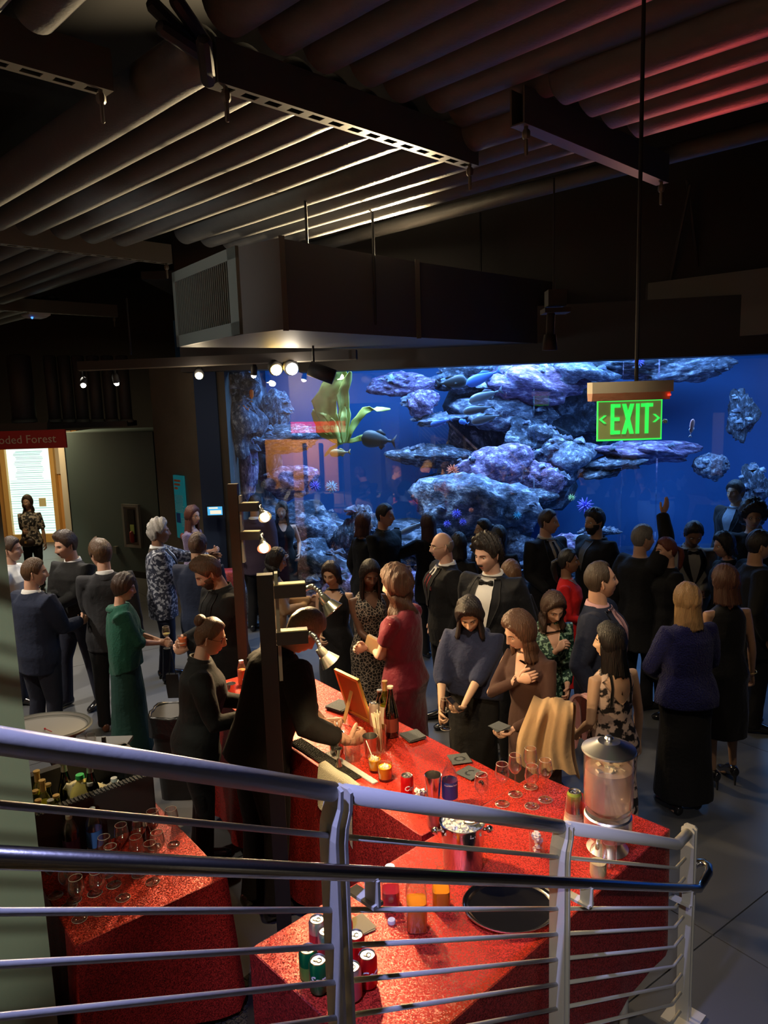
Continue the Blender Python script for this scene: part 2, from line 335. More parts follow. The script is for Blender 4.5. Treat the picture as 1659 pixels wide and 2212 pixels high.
g = Geo(); g.box((dx1-.28, oY-.09, .95), (.16, .012, .2)); obj('notice', g, mat('cream_paper', (.85, .8, .45), .7), d1o)
# concrete piers beside the tank
cA, cB, cC, cD = (at_y(337, 1000, 11.2), at_y(430, 1000, 10.2), at_y(452, 1000, 10.3), at_y(496, 1000, 10.05))
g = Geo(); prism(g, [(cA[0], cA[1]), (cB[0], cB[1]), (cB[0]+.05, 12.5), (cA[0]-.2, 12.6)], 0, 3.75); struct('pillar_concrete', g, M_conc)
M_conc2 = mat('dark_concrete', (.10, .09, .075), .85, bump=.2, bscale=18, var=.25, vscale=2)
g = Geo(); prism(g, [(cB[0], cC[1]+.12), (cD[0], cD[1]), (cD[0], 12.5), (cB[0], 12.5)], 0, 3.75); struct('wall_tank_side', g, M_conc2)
g = Geo(); pp = at_y(449, 900, 10.15); g.tube([(pp[0], pp[1], 1.62), (pp[0], pp[1], 3.55)], .018, 10); tag(obj('conduit', g, mat('grey_conduit', (.3, .28, .24), .5), smooth=True), 'thin grey conduit running up the concrete pier to the lamp', 'pipe')

# ---------------- tank
WIN = [(-2.02, 10.02), (-1.2, 9.88), (.4, 9.66), (1.6, 9.5), (3.0, 9.25), (5.5, 8.6), (9.5, 7.3)]
HB = 3.53
def winY(x):
    xs = [p_[0] for p_ in WIN]; ys = [p_[1] for p_ in WIN]; return float(np.interp(x, xs, ys))
M_acr = glassy('tank_acrylic', (.97, .985, 1), .9, .075, .012, .5, 3)
tank = Geo(); 
for i in range(len(WIN)-1):
    (x0, y0), (x1, y1) = WIN[i], WIN[i+1]; prism(tank, [(x0, y0), (x1, y1), (x1, y1+.01), (x0, y0+.01)], .03, HB+.15)
WN = struct('window_1', Geo().box((0, 0, -3), (.01, .01, .01)), M_black); WN.data = mesh_of('window_1', (lambda g: [prism(g, [(WIN[i][0], WIN[i][1]-.05), (WIN[i+1][0], WIN[i+1][1]-.05), (WIN[i+1][0], WIN[i+1][1]+.15), (WIN[i][0], WIN[i][1]+.15)], -.02, .035) for i in range(len(WIN)-1)] and g)(Geo()), False); WN.data.materials.append(M_black)
seams = [490, 741, 895, 1154, 1300, 1460, 1640]
xs = [-2.02]+[float(on_line(s, 1000, WIN[k], WIN[k+1])[0]) for s, k in ((741, 1), (895, 2), (1154, 3), (1420, 4))]+[5.6, 9.5]
for a0, a1 in zip(xs[:-1], xs[1:]):
    g = Geo(); pts = [a0+.004]+[p_[0] for p_ in WIN if a0 < p_[0] < a1]+[a1-.004]
    for b0, b1 in zip(pts[:-1], pts[1:]): prism(g, [(b0, winY(b0)), (b1, winY(b1)), (b1, winY(b1)+.03), (b0, winY(b0)+.03)], .035, HB+.1)
    obj('pane', g, M_acr, WN, False)
M_tankw = mat('backdrop_haze_blue', (.05, .20, .52), .9, var=.25, vscale=.6)  # blue paint stands in for the lit haze of the water
g = Geo(); g.box((3.6, 14.6, 2), (15, .2, 5.4)); struct('wall_tank_back', g, M_tankw)
g = Geo(); g.box((-2.35, 12.4, 2), (.3, 4.6, 5.4)); struct('wall_tank_left', g, mat('tank_wall_dark', (.02, .04, .10), .9))
g = Geo(); g.box((10.8, 11, 2), (.3, 8, 5.4)); struct('wall_tank_right', g, M_tankw)
g = Geo(); prism(g, [(-2.2, 10.1)]+[(x, y+.06) for x, y in WIN[1:]]+[(10.6, 14.5), (-2.2, 14.5)], -.005, .05); struct('floor_tank', g, mat('tank_sand', (.10, .22, .42), .9, bump=.8, bscale=9, var=.5, vscale=5))
g = Geo(); g.box((4, 12.6, 4.75), (14, 5.6, .1)); struct('ceiling_tank', g, M_black)
# header above the window
M_head = mat('charcoal_header', (.028, .026, .028), .6)
g = Geo()
hx = [(-6.0, 10.2), (-2.1, 9.98)]+[(x, y-.14) for x, y in WIN]
hx = [(-2.6, 9.9)]+[(x, y-.12) for x, y in WIN[1:]]
for a0, a1 in zip(hx[:-1], hx[1:]): prism(g, [a0, a1, (a1[0], a1[1]+.5), (a0[0], a0[1]+.5)], HB-(.0), 6.3)
struct('wall_header', g, M_head)
g = Geo(); hA, hB_ = on_z(722, 803, 3.47), on_z(1100, 783, 3.5)
# dark beam running under the duct in front of the window head
bA = np.array([-1.0, 9.35]); bB = np.array([6.5, 7.75]); prism(g, [tuple(bA), tuple(bB), (bB[0], bB[1]+.4), (bA[0], bA[1]+.4)], 3.46, 4.1); struct('beam_front', g, M_head)

# ---------------- tank life
random.seed(5); rng = np.random.default_rng(5)
def rock_geo(seed, n=20, rough=.35):
    r_ = np.random.default_rng(seed); th = np.linspace(.05, math.pi-.05, n); ph = np.arange(2*n)*math.pi/n
    T, P = np.meshgrid(th, ph, indexing='ij'); D = np.stack([np.sin(T)*np.cos(P), np.sin(T)*np.sin(P), np.cos(T)], -1); rad = np.ones(T.shape)
    for f, a in ((1.6, .22), (3.3, .14), (6.5, .09), (13, .05), (24, .03)):
        for _ in range(3):
            k = r_.normal(size=3)*f; rad += rough*a*3*np.sin(D@k+r_.uniform(0, 6.3))*.6
    P3 = D*rad[..., None]; g = Geo(); g.loft(P3); return g
def reefmat(name, c1, c2, c3):
    m = mat(name, c1, .85, bump=.9, bscale=14); nt = m.node_tree; b = nt.nodes['Principled BSDF']; tc = nt.nodes.new('ShaderNodeTexCoord')
    n = nt.nodes.new('ShaderNodeTexNoise'); n.inputs['Scale'].default_value = 4.2; n.inputs['Detail'].default_value = 9; n.inputs['Roughness'].default_value = .72; nt.links.new(tc.outputs['Object'], n.inputs[0])
    r = nt.nodes.new('ShaderNodeValToRGB'); e = r.color_ramp.elements; e[0].position = .36; e[0].color = tuple(c1)+(1,); e[1].position = .66; e[1].color = tuple(c3)+(1,)
    k = e.new(.52); k.color = tuple(c2)+(1,); nt.links.new(n.outputs[0], r.inputs[0]); nt.links.new(r.outputs[0], b.inputs['Base Color']); return m
M_reef = [reefmat('reef_rock', (.03, .04, .06), (.16, .2, .3), (.75, .85, .95)), reefmat('reef_rock_violet', (.03, .03, .06), (.22, .16, .34), (.8, .75, .95)), reefmat('reef_rock_dark', (.015, .02, .03), (.07, .1, .15), (.55, .65, .8))]
rockm = []
for k in range(6):
    me = mesh_of('boulder', rock_geo(k+11), True); me.materials.append(M_reef[k % 3]); rockm.append(me)
LAB = {}
def boulder(px, py, Y, w_, h_, d_, k, tilt=0, lab='reef boulder', mtl=None):
    p = at_y(px, py, Y); o = bpy.data.objects.new('reef_boulder', rockm[k % 6]); link(o); o.location = p; o.scale = (w_/2, d_/2, h_/2); o.rotation_euler = (0, tilt, k*1.3 % .5)
    tag(o, lab, 'rock', 'reef boulders in the tank'); return o
def sc_at(Y): return Y/1600.
BL = [ # px, py, width px, height px, depth Y, tilt
 (1040, 1105, 230, 130, 11.0, .15, 'large rounded reef boulder with blue anemones low in the tank centre'),
 (1060, 1010, 150, 80, 11.6, -.1, 'dark reef boulder stacked above the large rounded one'),
 (1150, 950, 130, 80, 12.2, .2, 'craggy reef boulder in the middle of the central pile'),
 (1210, 985, 120, 90, 12.0, -.3, 'reef boulder just below the exit sign, left of it'),
 (1165, 1035, 110, 60, 11.6, 0, 'flat reef boulder left of the light vertical seam'),
 (1140, 1075, 90, 40, 11.3, .1, 'small flat reef boulder above the two men in dark suits'),
 (1100, 900, 190, 70, 12.6, .1, 'long reef ledge behind the silver fish school'),
 (1130, 830, 220, 70, 12.4, .12, 'pale encrusted reef ledge near the top, above the school'),
 (1010, 815, 150, 70, 12.6, -.1, 'reef ledge at the water line left of the hanging lamp'),
 (1230, 800, 150, 60, 12.4, .1, 'reef ledge at the water line right of the hanging lamp'),
 (1120, 780, 200, 50, 12.8, 0, 'topmost broad reef ledge under the window head'),
 (1350, 790, 240, 50, 12.8, .05, 'broad reef ledge at the water line behind the exit sign rod'),
 (1490, 800, 170, 45, 12.8, -.1, 'reef ledge at the water line right of the exit sign'),
 (1385, 975, 240, 40, 12.4, .05, 'flat shelf of reef below the exit sign'),
 (1310, 1010, 130, 40, 12.0, -.2, 'slanted reef slab below the exit sign arrow'),
 (940, 905, 110, 22, 12.4, -.1, 'thin reef shelf right of the kelp'),
 (880, 830, 130, 40, 12.6, 0, 'small lit reef ledge near the water line over the kelp leaf'),
 (925, 985, 130, 50, 12.4, .1, 'reef shelf holding pale coral left of the central pile'),
 (960, 1060, 100, 60, 12.4, 0, 'low dark reef hump left of the big rounded boulder'),
 (905, 870, 70, 45, 12.2, 0, 'knobbly reef lump above the thin shelf'),
 (515, 830, 80, 90, 10.6, 0, 'dark reef wall top at the left end of the tank'),
 (520, 900, 80, 130, 10.6, 0, 'jagged reef wall beside the tank left edge'),
 (525, 1000, 60, 150, 10.9, 0, 'lower reef wall beside the tank left edge'),
 (600, 950, 150, 60, 11.6, 0, 'pinkish reef shelf behind the wall reflection'),
 (600, 890, 50, 80, 12.2, 0, 'cone shaped reef spire left of the kelp'),
 (620, 1040, 110, 60, 11.4, 0, 'reef clump below the pinkish shelf'),
 (670, 1230, 170, 120, 10.6, .1, 'bright rock pile at the foot of the left window'),
 (560, 1260, 160, 120, 10.8, .1, 'bright rock pile behind the couple at the left window'),
 (730, 1280, 150, 100, 10.4, .1, 'low pale rocks behind the woman in black lace'),
 (770, 1160, 70, 130, 11.0, .1, 'upright encrusted rock beside the window seam'),
 (680, 1160, 110, 70, 11.2, .1, 'violet rock above the left rock pile'),
 (890, 1290, 150, 110, 10.4, 0, 'low pale rocks beside the bald man'),
 (900, 1200, 140, 60, 10.8, .1, 'low reef hump behind the woman photographing'),
 (1110, 1180, 90, 80, 10.8, 0, 'reef lump with corals behind the dark haired women'),
 (1240, 1190, 110, 60, 10.8, 0, 'reef hump between the two men in dark suits'),
 (1160, 1260, 160, 120, 10.3, 0, 'low rocks behind the woman in red'),
 (1355, 1265, 90, 70, 10.0, 0, 'pale rocks right of the man in a dark coat, upper'),
 (1350, 1320, 90, 60, 9.8, 0, 'pale rocks right of the man in a dark coat, lower'),
 (1290, 1150, 80, 25, 11.4, 0, 'thin slab behind the dark coated man'),
 (1010, 1190, 120, 90, 10.8, 0, 'reef lump behind the man in the tuxedo'),
 (1600, 900, 60, 110, 12.6, 0, 'tall dim reef column at the right end of the tank'),
 (1625, 1060, 60, 110, 12.2, 0, 'lower dim reef column at the right end of the tank'),
 (1540, 1010, 60, 50, 12.4, 0, 'small violet reef clump right of the exit sign'),
 (1090, 1010, 300, 330, 13.6, 0, 'huge dark reef mass behind the central boulders'), (1200, 900, 260, 240, 13.8, 0, 'huge dark reef mass behind the exit sign side boulders'), (540, 980, 120, 420, 12.6, 0, 'dark reef mass behind the left reef wall'), (640, 1160, 260, 140, 12.2, 0, 'dark reef mass behind the left rock pile'), (960, 1200, 420, 160, 12.4, 0, 'long dark reef mass low behind the middle crowd'),
]
for k, (x, y, w_, h_, Y, t, lab) in enumerate(BL):
    s = sc_at(Y); boulder(x, y, Y, w_*s, h_*s*1.05, max(.35, min(1.0, w_*s*.8)), 2 if 'mass' in lab or 'dim' in lab else k, t, lab)
# knobs of smaller rock heaped on the ledges: uncountable rubble
g = Geo(); small = rock_geo(77, 7).arr()
for k in range(900):
    x, y, w_, h_, Y, t, lab = BL[rng.integers(len(BL))]; s = sc_at(Y)
    a = rng.uniform(-1, 1); b = rng.uniform(-.2, 1); rr = rng.uniform(.02, .075)
    p = at_y(x+a*w_*.5, y-h_*.5*math.sqrt(max(0, 1-a*a))*b, Y-.25*rng.random()*w_*s)
    g.add(small[0]*rr*np.array([1.2, 1, .7])+p, small[1], small[2])
for k in range(700):
    x = rng.uniform(-2, 6); y = winY(x)+.15+rng.random()*2.2; rr = rng.uniform(.03, .12)
    g.add(small[0]*rr*np.array([1.3, 1.1, .6])+np.array([x, y, .06]), small[1], small[2])
tag(obj('coral_rubble', g, M_reef[0], smooth=False), 'pale coral rubble heaped over ledges and floor of the tank', 'rubble', kind='stuff')
# anemones
M_anem = [mat('anemone_violet', (.25, .22, .9), .6), mat('anemone_cyan', (.15, .65, .85), .6), mat('coral_orange', (.9, .25, .12), .6), mat('coral_lime', (.5, .75, .35), .6)]
def anemone(px, py, Y, r, m, lab):
    p = at_y(px, py, Y); g = Geo()
    for k in range(34):
        z = 1-2*(k+.5)/34; t = k*2.399; d = np.array([math.sqrt(1-z*z)*math.cos(t), math.sqrt(1-z*z)*math.sin(t), z]); g.tube([p*0, d*r*.6, d*r], [r*.12, r*.09, r*.03], 5)
    tag(obj('anemone', g, m, loc=p, smooth=True), lab, 'anemone', 'anemones and corals on the reef')
for a in ((986, 1110, 10.3, .075, 0, 'violet anemone on the left shoulder of the large boulder'), (966, 1132, 10.3, .06, 0, 'violet anemone lower left on the large boulder'), (1000, 1128, 10.2, .06, 0, 'violet anemone at the centre of the large boulder'),
          (716, 1052, 10.8, .1, 1, 'round cyan anemone like a dandelion near the window seam'), (1117, 1114, 10.6, .07, 1, 'cyan coral clump right of the large boulder'), (1112, 1080, 10.8, .07, 0, 'violet coral above the cyan clump'),
          (1018, 1102, 10.2, .04, 2, 'small orange coral on the large boulder'), (978, 1016, 11.2, .1, 2, 'orange feathery coral left of the central pile'), (1235, 1075, 11.2, .06, 3, 'pale green coral above the dark coated man'), (1264, 1092, 11.2, .13, 0, 'dim violet urchin behind the dark coated man'),
          (680, 1050, 10.9, .09, 0, 'violet coral left of the cyan anemone'), (1120, 780, 12.2, .09, 3, 'pale green coral at the water line'), (1380, 780, 12.3, .1, 0, 'violet coral on the broad ledge right of the rod')):
    anemone(*a[:4], M_anem[a[4]], a[5])
# kelp
M_kelp = mat('kelp_green', (.42, .50, .10), .5, var=.3, vscale=5)
kelp = thing('kelp', 'yellow-green kelp with broad upright leaves left of the central reef', 'plant', at_y(738, 960, 10.9))
def leaf(pts, wid, Y=10.9, thick=.012):
    P = np.array([at_y(x, y, Y+(i*.03)) for i, (x, y) in enumerate(pts)])-np.array(kelp.location); n = len(P)*3
    t = np.linspace(0, len(P)-1, n); Q = np.stack([np.interp(t, range(len(P)), P[:, k]) for k in range(3)], 1)
    W = [(wid*max(.12, math.sin(math.pi*min(.97, (i+.6)/(n+.2)))**.6)*(1+.12*math.sin(i*2.1)), thick) for i in range(n)]
    g = Geo(); g.tube(Q, W, 10, side=(1, .1, 0)); V = g.V[0]; V[:, 1] += .02*np.sin(V[:, 2]*28)+.03*np.sin(V[:, 0]*30); obj('leaf', g, M_kelp, kelp, True)
leaf([(738, 955), (715, 920), (700, 870), (728, 820), (745, 805)], .17); leaf([(735, 955), (700, 930), (690, 890), (712, 840)], .12, 10.95); leaf([(745, 955), (745, 900), (740, 850), (757, 805)], .09, 10.85)
leaf([(748, 955), (765, 915), (790, 884), (842, 884)], .055); leaf([(750, 955), (785, 945), (795, 942)], .045); leaf([(738, 955), (715, 970), (702, 985)], .03); leaf([(735, 955), (705, 895), (676, 886)], .04)
leaf([(742, 955), (742, 905), (744, 880)], .05, 10.8); leaf([(735, 955), (722, 925), (716, 905)], .06, 10.8)
# fish
def fish_geo(L, H, W):
    g = Geo(); n = 18; rings = []
    for i in range(n):
        t = i/(n-1); h = H/2*(math.sin(math.pi*t**.62)**.8)*(1-.15*t)+.004; ww = W/2*(math.sin(math.pi*t**.55)**.8)+.003
        if t > .85: h = H*.09; ww = W*.12
        a = np.arange(12)*math.pi/6; rings.append(np.stack([np.full(12, -L/2+L*.86*t), ww*np.cos(a), h*np.sin(a)], 1))
    g.loft(rings, 0)
    g.faces([(L*.34, .004, .0), (L*.5, .004, H*.42), (L*.45, .004, 0), (L*.5, .004, -H*.42), (L*.34, -.004, 0), (L*.5, -.004, H*.42), (L*.45, -.004, 0), (L*.5, -.004, -H*.42)], [(0, 2, 1), (0, 3, 2), (4, 5, 6), (4, 6, 7), (0, 1, 5, 4), (0, 4, 7, 3), (1, 2, 6, 5), (2, 3, 7, 6)], 1)
    g.loft([np.array([(-L*.12, s*.004, H*.44), (L*.02, s*.004, H*.62), (L*.2, s*.004, H*.34), (L*.1, s*.004, H*.2)]) for s in (1, -1)], 1)
    g.loft([np.array([(L*.02, s*.004, -H*.42), (L*.1, s*.004, -H*.56), (L*.2, s*.004, -H*.3), (L*.1, s*.004, -H*.2)]) for s in (1, -1)], 1)
    g.loft([np.array([(-L*.2, s*W*.45, -.02), (-L*.08, s*W*.62, -H*.3), (-L*.1, s*W*.45, -.01), (-L*.12, s*W*.4, .0)])+np.array([0, s*e, 0]) for s in (1,) for e in (0, .006)], 1)
    return g
FM = {'silver': (mat('fish_silver', (.35, .42, .5), .35, .3), mat('fish_fin', (.25, .3, .4), .5)), 'dark': (mat('fish_slate', (.07, .10, .12), .5), mat('fish_slate_fin', (.05, .07, .09), .5)), 'gold': (mat('fish_gold', (.7, .6, .3), .4), mat('fish_gold_fin', (.7, .6, .2), .5)),
      'orange': (mat('fish_orange', (1, .22, .02), .45), mat('fish_orange_fin', (1, .3, .05), .5)), 'pink': (mat('fish_pink', (.9, .5, .5), .5), mat('fish_white_fin', (.9, .85, .85), .5)), 'blue': (mat('fish_blue', (.1, .25, .8), .4), mat('fish_blue_fin', (.1, .3, .8), .4))}
def fish(px, py, Y, Lpx, ratio, kind, ang=0, yaw=0, lab=''):
    p = at_y(px, py, Y); L = Lpx*Y/1600.; o = obj('fish', fish_geo(L, L*ratio, L*ratio*.45), FM[kind], smooth=True); o.location = p; o.rotation_euler = (0, R(ang), R(yaw)); m_ = Geo()
    e = Geo(); e.sphere((-L*.4, -L*ratio*.13, L*ratio*.08), L*.018, 6, 8); obj('eye', e, M_black, o, True)
    tag(o, lab, 'fish', 'fish in the tank')
for a in ((1050, 855, 10.7, 78, .3, 'silver', -18, 5, 'silver fish at the top of the school left of the exit sign'), (1035, 884, 10.6, 70, .26, 'silver', -8, 0, 'silver fish second from the top of the school'), (1053, 904, 10.6, 72, .26, 'silver', -12, 0, 'silver fish at the bottom of the school'),
          (953, 912, 10.9, 48, .3, 'blue', -15, 0, 'small blue fish left of the school'), (1002, 912, 11.2, 22, .5, 'blue', 20, 0, 'tiny blue fish between the kelp and the school'), (975, 826, 10.7, 66, .42, 'dark', 5, 180, 'plump dark fish near the water line'),
          (1045, 815, 10.9, 80, .3, 'blue', -20, 0, 'long blue fish at the upper left of the central ledge'), (818, 950, 10.5, 76, .5, 'dark', 8, 0, 'large slate grey fish below the bent kelp leaf'), (735, 978, 10.4, 46, .36, 'gold', -3, 0, 'pale gold fish under the kelp'),
          (1494, 925, 10.2, 40, .28, 'pink', 100, 20, 'pink and white fish hanging nose up right of the exit sign'), (543, 855, 10.5, 28, .3, 'orange', 95, 10, 'bright orange fish by the left reef wall'), (895, 1138, 10.2, 70, .22, 'silver', -25, 0, 'pale long fish behind the woman photographing'),
          (1435, 910, 10.0, 14, .6, 'gold', 0, 180, 'small yellow fish at the right edge of the exit sign'), (525, 882, 10.4, 26, .4, 'orange', 10, 0, 'orange brown fish lying on the left reef wall')):
    fish(*a[:9])
# ================================================================= ceiling: insulated tubes on slotted channels
def tubeset(us, w0, w1, z, r, lab, grp, dz=.0):
    for k, u in enumerate(us):
        n = 26; ts = np.linspace(w0+.03*math.sin(k*2.1), w1+.04*math.sin(k*3.3), n); c = uw(u, (w0+w1)/2, z)
        P = [uw(u+.0012*math.sin(t*3+k), t, z+.0012*math.sin(t*4+k*2))-c for t in ts]
        g = Geo(); g.tube(P, [r*(1+.003*math.sin(t*11+k)) for t in ts], 28, ez=.35)
        o = tag(obj('ceiling_tube', g, M_tube, loc=c, smooth=True), lab[k] if isinstance(lab, list) else lab % ('', 'second ', 'third ', 'fourth ', 'fifth ', 'sixth ', 'seventh ', 'eighth ')[k], 'tube', grp)
def channel(u0, u1, w_, z, lab, holes=True, hgt=.2):
    root = thing('slotted_channel', lab, 'beam', uw(u0, w_, z)); L = u1-u0; g = Geo(); ang = R(45)
    ca_, sa_ = math.cos(ang), math.sin(ang); rot = np.array([[ca_, -sa_, 0], [sa_, ca_, 0], [0, 0, 1]])
    def bx(x, y, zz, dx, dy, dz): g.box(rot@np.array([x, y, zz]), (dx, dy, dz), rot=rot)
    bx(L/2, .045, hgt/2, L, .012, hgt); bx(L/2, -.045, hgt/2, L, .012, hgt)
    if holes:                    # the bottom flange is cut by long slots
        n = max(2, int(L/.14)); st = L/n
        bx(L/2, .037, 0, L, .026, .008); bx(L/2, -.037, 0, L, .026, .008)
        for i in range(n+1): bx(min(L-.03, max(.03, i*st)), 0, 0, .06, .05, .008)
    else: bx(L/2, 0, 0, L, .1, .008)
    obj('channel', g, M_steelw, root, False)
    for t in (.06, L-.06):
        b = Geo(); p = rot@np.array([t, -.02, 0]); b.tube([p-[0, 0, .16], p+[0, 0, .05]], .012, 8); b.tube([p-[0, 0, .06], p-[0, 0, .035]], .026, 6); obj('hanger_bolt', b, M_steelw, root)
    return root
M_steelw = mat('slotted_steel', (.13, .12, .10), .5, .2)
ZT = 4.86; ordn = ['first', 'second', 'third', 'fourth', 'fifth', 'sixth', 'seventh', 'eighth']
tubeset([2.27+.3*k for k in range(6)]+[], 3.46, 7.46, ZT, .135, ['long grey ceiling tube, %s from the left of the brightly raked raft' % ordn[k] for k in range(6)], 'tubes of the middle ceiling raft')
tubeset([2.25+.3*k for k in range(7)], -1.5, 3.2, ZT+.12, .142, ['overhead grey ceiling tube ending at the near slotted channel, %s from its left end' % ordn[k] for k in range(7)], 'tubes above the near channel')
tubeset([4.24+.28*k for k in range(4)], 2.85, 7.0, ZT, .125, ['grey ceiling tube right of the raked raft, %s from the left, over the duct' % ordn[k] for k in range(4)], 'tubes over the duct')
tubeset([3.96+.29*k for k in range(4)], -2.5, 2.42, ZT, .135, ['ceiling tube lit red at the upper right, %s from the left' % ordn[k] for k in range(4)], 'red lit tubes')
tubeset([2.45+.3*k for k in range(7)], 8.1, 12.4, ZT, .135, ['grey ceiling tube beyond the second channel over the left group, %s from the left' % ordn[k] for k in range(7)], 'tubes over the left group')
tubeset([1.27, 1.50], 0.5, 3.6, ZT, .10, ['overhead tube at the upper left corner, left of two', 'overhead tube at the upper left corner, right of two'], 'tubes at the upper left corner')
tubeset([3.6+.32*k for k in range(6)], 12.9, 16.4, ZT, .13, ['far grey ceiling tube above the lobby sign, %s from the left' % ordn[k] for k in range(6)], 'far tubes')
g = Geo(); g.tube([uw(5.95, w_, ZT+.05) for w_ in (9.5, 5, 2, -1)], .07, 16); tag(obj('ceiling_pipe', g, M_tube, smooth=True), 'single long dark pipe running past the tubes above the duct', 'pipe')
channel(2.23, 4.30, 3.33, 4.66, 'slotted steel channel with a row of oblong holes under the near tubes')
channel(2.0, 4.50, 7.78, 4.68, 'slotted steel channel carrying the far ends of the raked tubes')
channel(3.86, 5.78, 2.66, 4.66, 'plain steel channel between the red lit tubes and those over the duct', False)
channel(1.2, 2.0, 3.95, 4.74, 'short slotted channel at the upper left edge of the ceiling')
channel(3.4, 6.2, 12.65, 4.66, 'far steel channel above the left group')
# wall of pipe brackets near the top left: clutter of the channel end
g = Geo(); q = at_d(425, 115, 3.5)
for a, b in (((330, 10), (430, 110)), ((350, 60), (440, 120)), ((380, 0), (445, 95)), ((440, 90), (450, 175))): g.tube([at_d(a[0], a[1], 3.3), at_d(b[0], b[1], 3.55)], .035, 8)
tag(obj('pipe_bracket', g, M_black), 'black bracket of crossing rods at the left end of the near channel', 'bracket')
# hanging rods
def rod(x0, y0, x1, y1, Y, lab, r=.012, col=None):
    g = Geo(); A, B = at_y(x0, y0, Y), at_y(x1, y1, Y); B[0] = A[0]; B[1] = A[1]; g.tube([A, B], r, 8); return tag(obj('hanging_rod', g, col or M_black, smooth=True), lab, 'rod')
rod(665, 560, 665, 430, 6.5, 'black rod hanging from the tubes above the duct bend'); rod(812, 700, 812, 380, 6.9, 'long black rod in front of the duct, left of the lamp rig')
rod(1040, 700, 1040, 460, 9.0, 'thin black rod behind the duct'); rod(283, 765, 272, 645, 9.0, 'thin rod carrying the track over the left group')
rod(1196, 640, 1200, 385, 5.0, 'thin cable hanging down to the box lamp', .006); g = Geo(); g.tube([at_y(1440, 640, 9), at_y(1490, 400, 8.6)], .025, 8); g.tube([at_y(1510, 600, 9), at_y(1485, 390, 8.6)], .02, 8); tag(obj('brace', g, M_dark), 'dark pair of braces above the right duct', 'brace')
# ---------------- duct with the grille
gl, gr = np.array([-2.01, 7.64]), np.array([-1.15, 6.44]); DB, DT = 3.68, 4.40
fd = (gr-gl)/np.linalg.norm(gr-gl); fn = np.array([-fd[1], fd[0]])*-1; fn = np.array([fd[1], -fd[0]])          # outward normal, to the left front
fn = fn if fn[0] < 0 else -fn
p1 = np.array([-.77, 6.15]); p2 = np.array([.37, 7.36]); p3_ = np.array([2.1, 9.0])
duct = thing('air_duct', 'big painted air duct with louvred grille hung under the ceiling in front of the tank', 'duct', (gl[0], gl[1], DB)); off = np.array([gl[0], gl[1], DB])
back = [np.array(v) for v in ((1.15, 9.45), (-.45, 8.55))]
g = Geo(); prism(g, [gl-fn*.004, gr-fn*.004, p1, p2, p3_, back[0], back[1]], DB+.0, DT-.01); g.xf(Matrix.Translation(-off)); obj('body', g, M_duct, duct, False)
# frame and blades of the grille
g = Geo(); L = np.linalg.norm(gr-gl); H_ = DT-DB; fd3 = np.array([fd[0], fd[1], 0]); fn3 = np.array([fn[0], fn[1], 0]); rotg = np.stack([fd3, fn3, [0, 0, 1]], 1)
def gb(g_, x, z, dx, dz, dy, y=0): g_.box(fd3*x+fn3*y+np.array([0, 0, z]), (dx, dy, dz), rot=rotg)
bw = .12
gb(g, L/2, bw*.45, L, bw*.9, .03, .01); gb(g, L/2, H_-bw*.4, L, bw*.8, .03, .01); gb(g, bw*.3, H_/2, bw*.6, H_, .03, .01); gb(g, L-bw*.7, H_/2, bw*1.4, H_, .03, .01); obj('grille_frame', g, M_grill, duct, False)
g = Geo(); gb(g, L/2, H_/2, L-.1, H_-.1, .004, .001); obj('grille_backing', g, M_black, duct, False)
x = bw*.6+.02
while x < L-bw*1.4-.01:
    g = Geo(); gb(g, x, H_/2+.01, .007, H_-bw*1.7, .028, .006); obj('grille_blade', g, M_grill, duct, False); x += .0435
for pa, pb in ((p2, None), (p1, None)):
    g = Geo(); nn = np.array([.02, -.02]); prism(g, [pa+nn*.2, pa+nn*.8+np.array([.03, .03]), pa+np.array([.03, .03]), pa], DB-.01, DT+.01); g.xf(Matrix.Translation(-off)); obj('seam', g, M_duct, duct, False)
g = Geo(); a_, b_ = at_y(1398, 700, 9.0), at_y(1660, 700, 8.1); prism(g, [(a_[0], a_[1]), (b_[0], b_[1]), (b_[0], b_[1]+.5), (a_[0], a_[1]+.5)], 3.66, 4.35); tag(obj('air_duct', g, M_duct, smooth=False), 'dark rectangular duct over the right end of the tank', 'duct')
# vertical tubes above the lobby sign
for k, (x, r_) in enumerate(((45, .19), (112, .1), (143, .1), (173, .1), (205, .1), (236, .1), (268, .1))):
    A, B = at_y(x-6, 770, 12.6), at_y(x, 912, 12.6); g = Geo(); g.tube([(0, 0, B[2]-A[2]), (0, 0, 0)], r_, 20, ez=.2); f = Geo(); f.lathe([(r_+.012, 0), (r_+.012, .05), (r_, .05)], 24, (0, 0, B[2]-A[2]), 0)
    root = thing('vertical_tube', ['broad dark vertical tube above the lobby sign']+['dark vertical tube with pale collar, %s from the left above the teal wall' % ordn[i] for i in range(6)][0:][k-1:k] and (['broad dark vertical tube above the lobby sign']+['dark vertical tube with pale collar, %s from the left above the teal wall' % ordn[i] for i in range(6)])[k], 'tube', A, 0, 'vertical tubes above the lobby')
    obj('tube', g, M_dark, root, True); obj('collar', f, M_grill, root, True)
g = Geo(); A, B = at_y(-20, 916, 12.7), at_y(285, 908, 12.7); g.box(((A[0]+B[0])/2, 12.7, A[2]-.06), (B[0]-A[0], .5, .09)); tag(obj('tray_beam', g, M_dark, smooth=False), 'dark beam under the vertical tubes', 'beam')
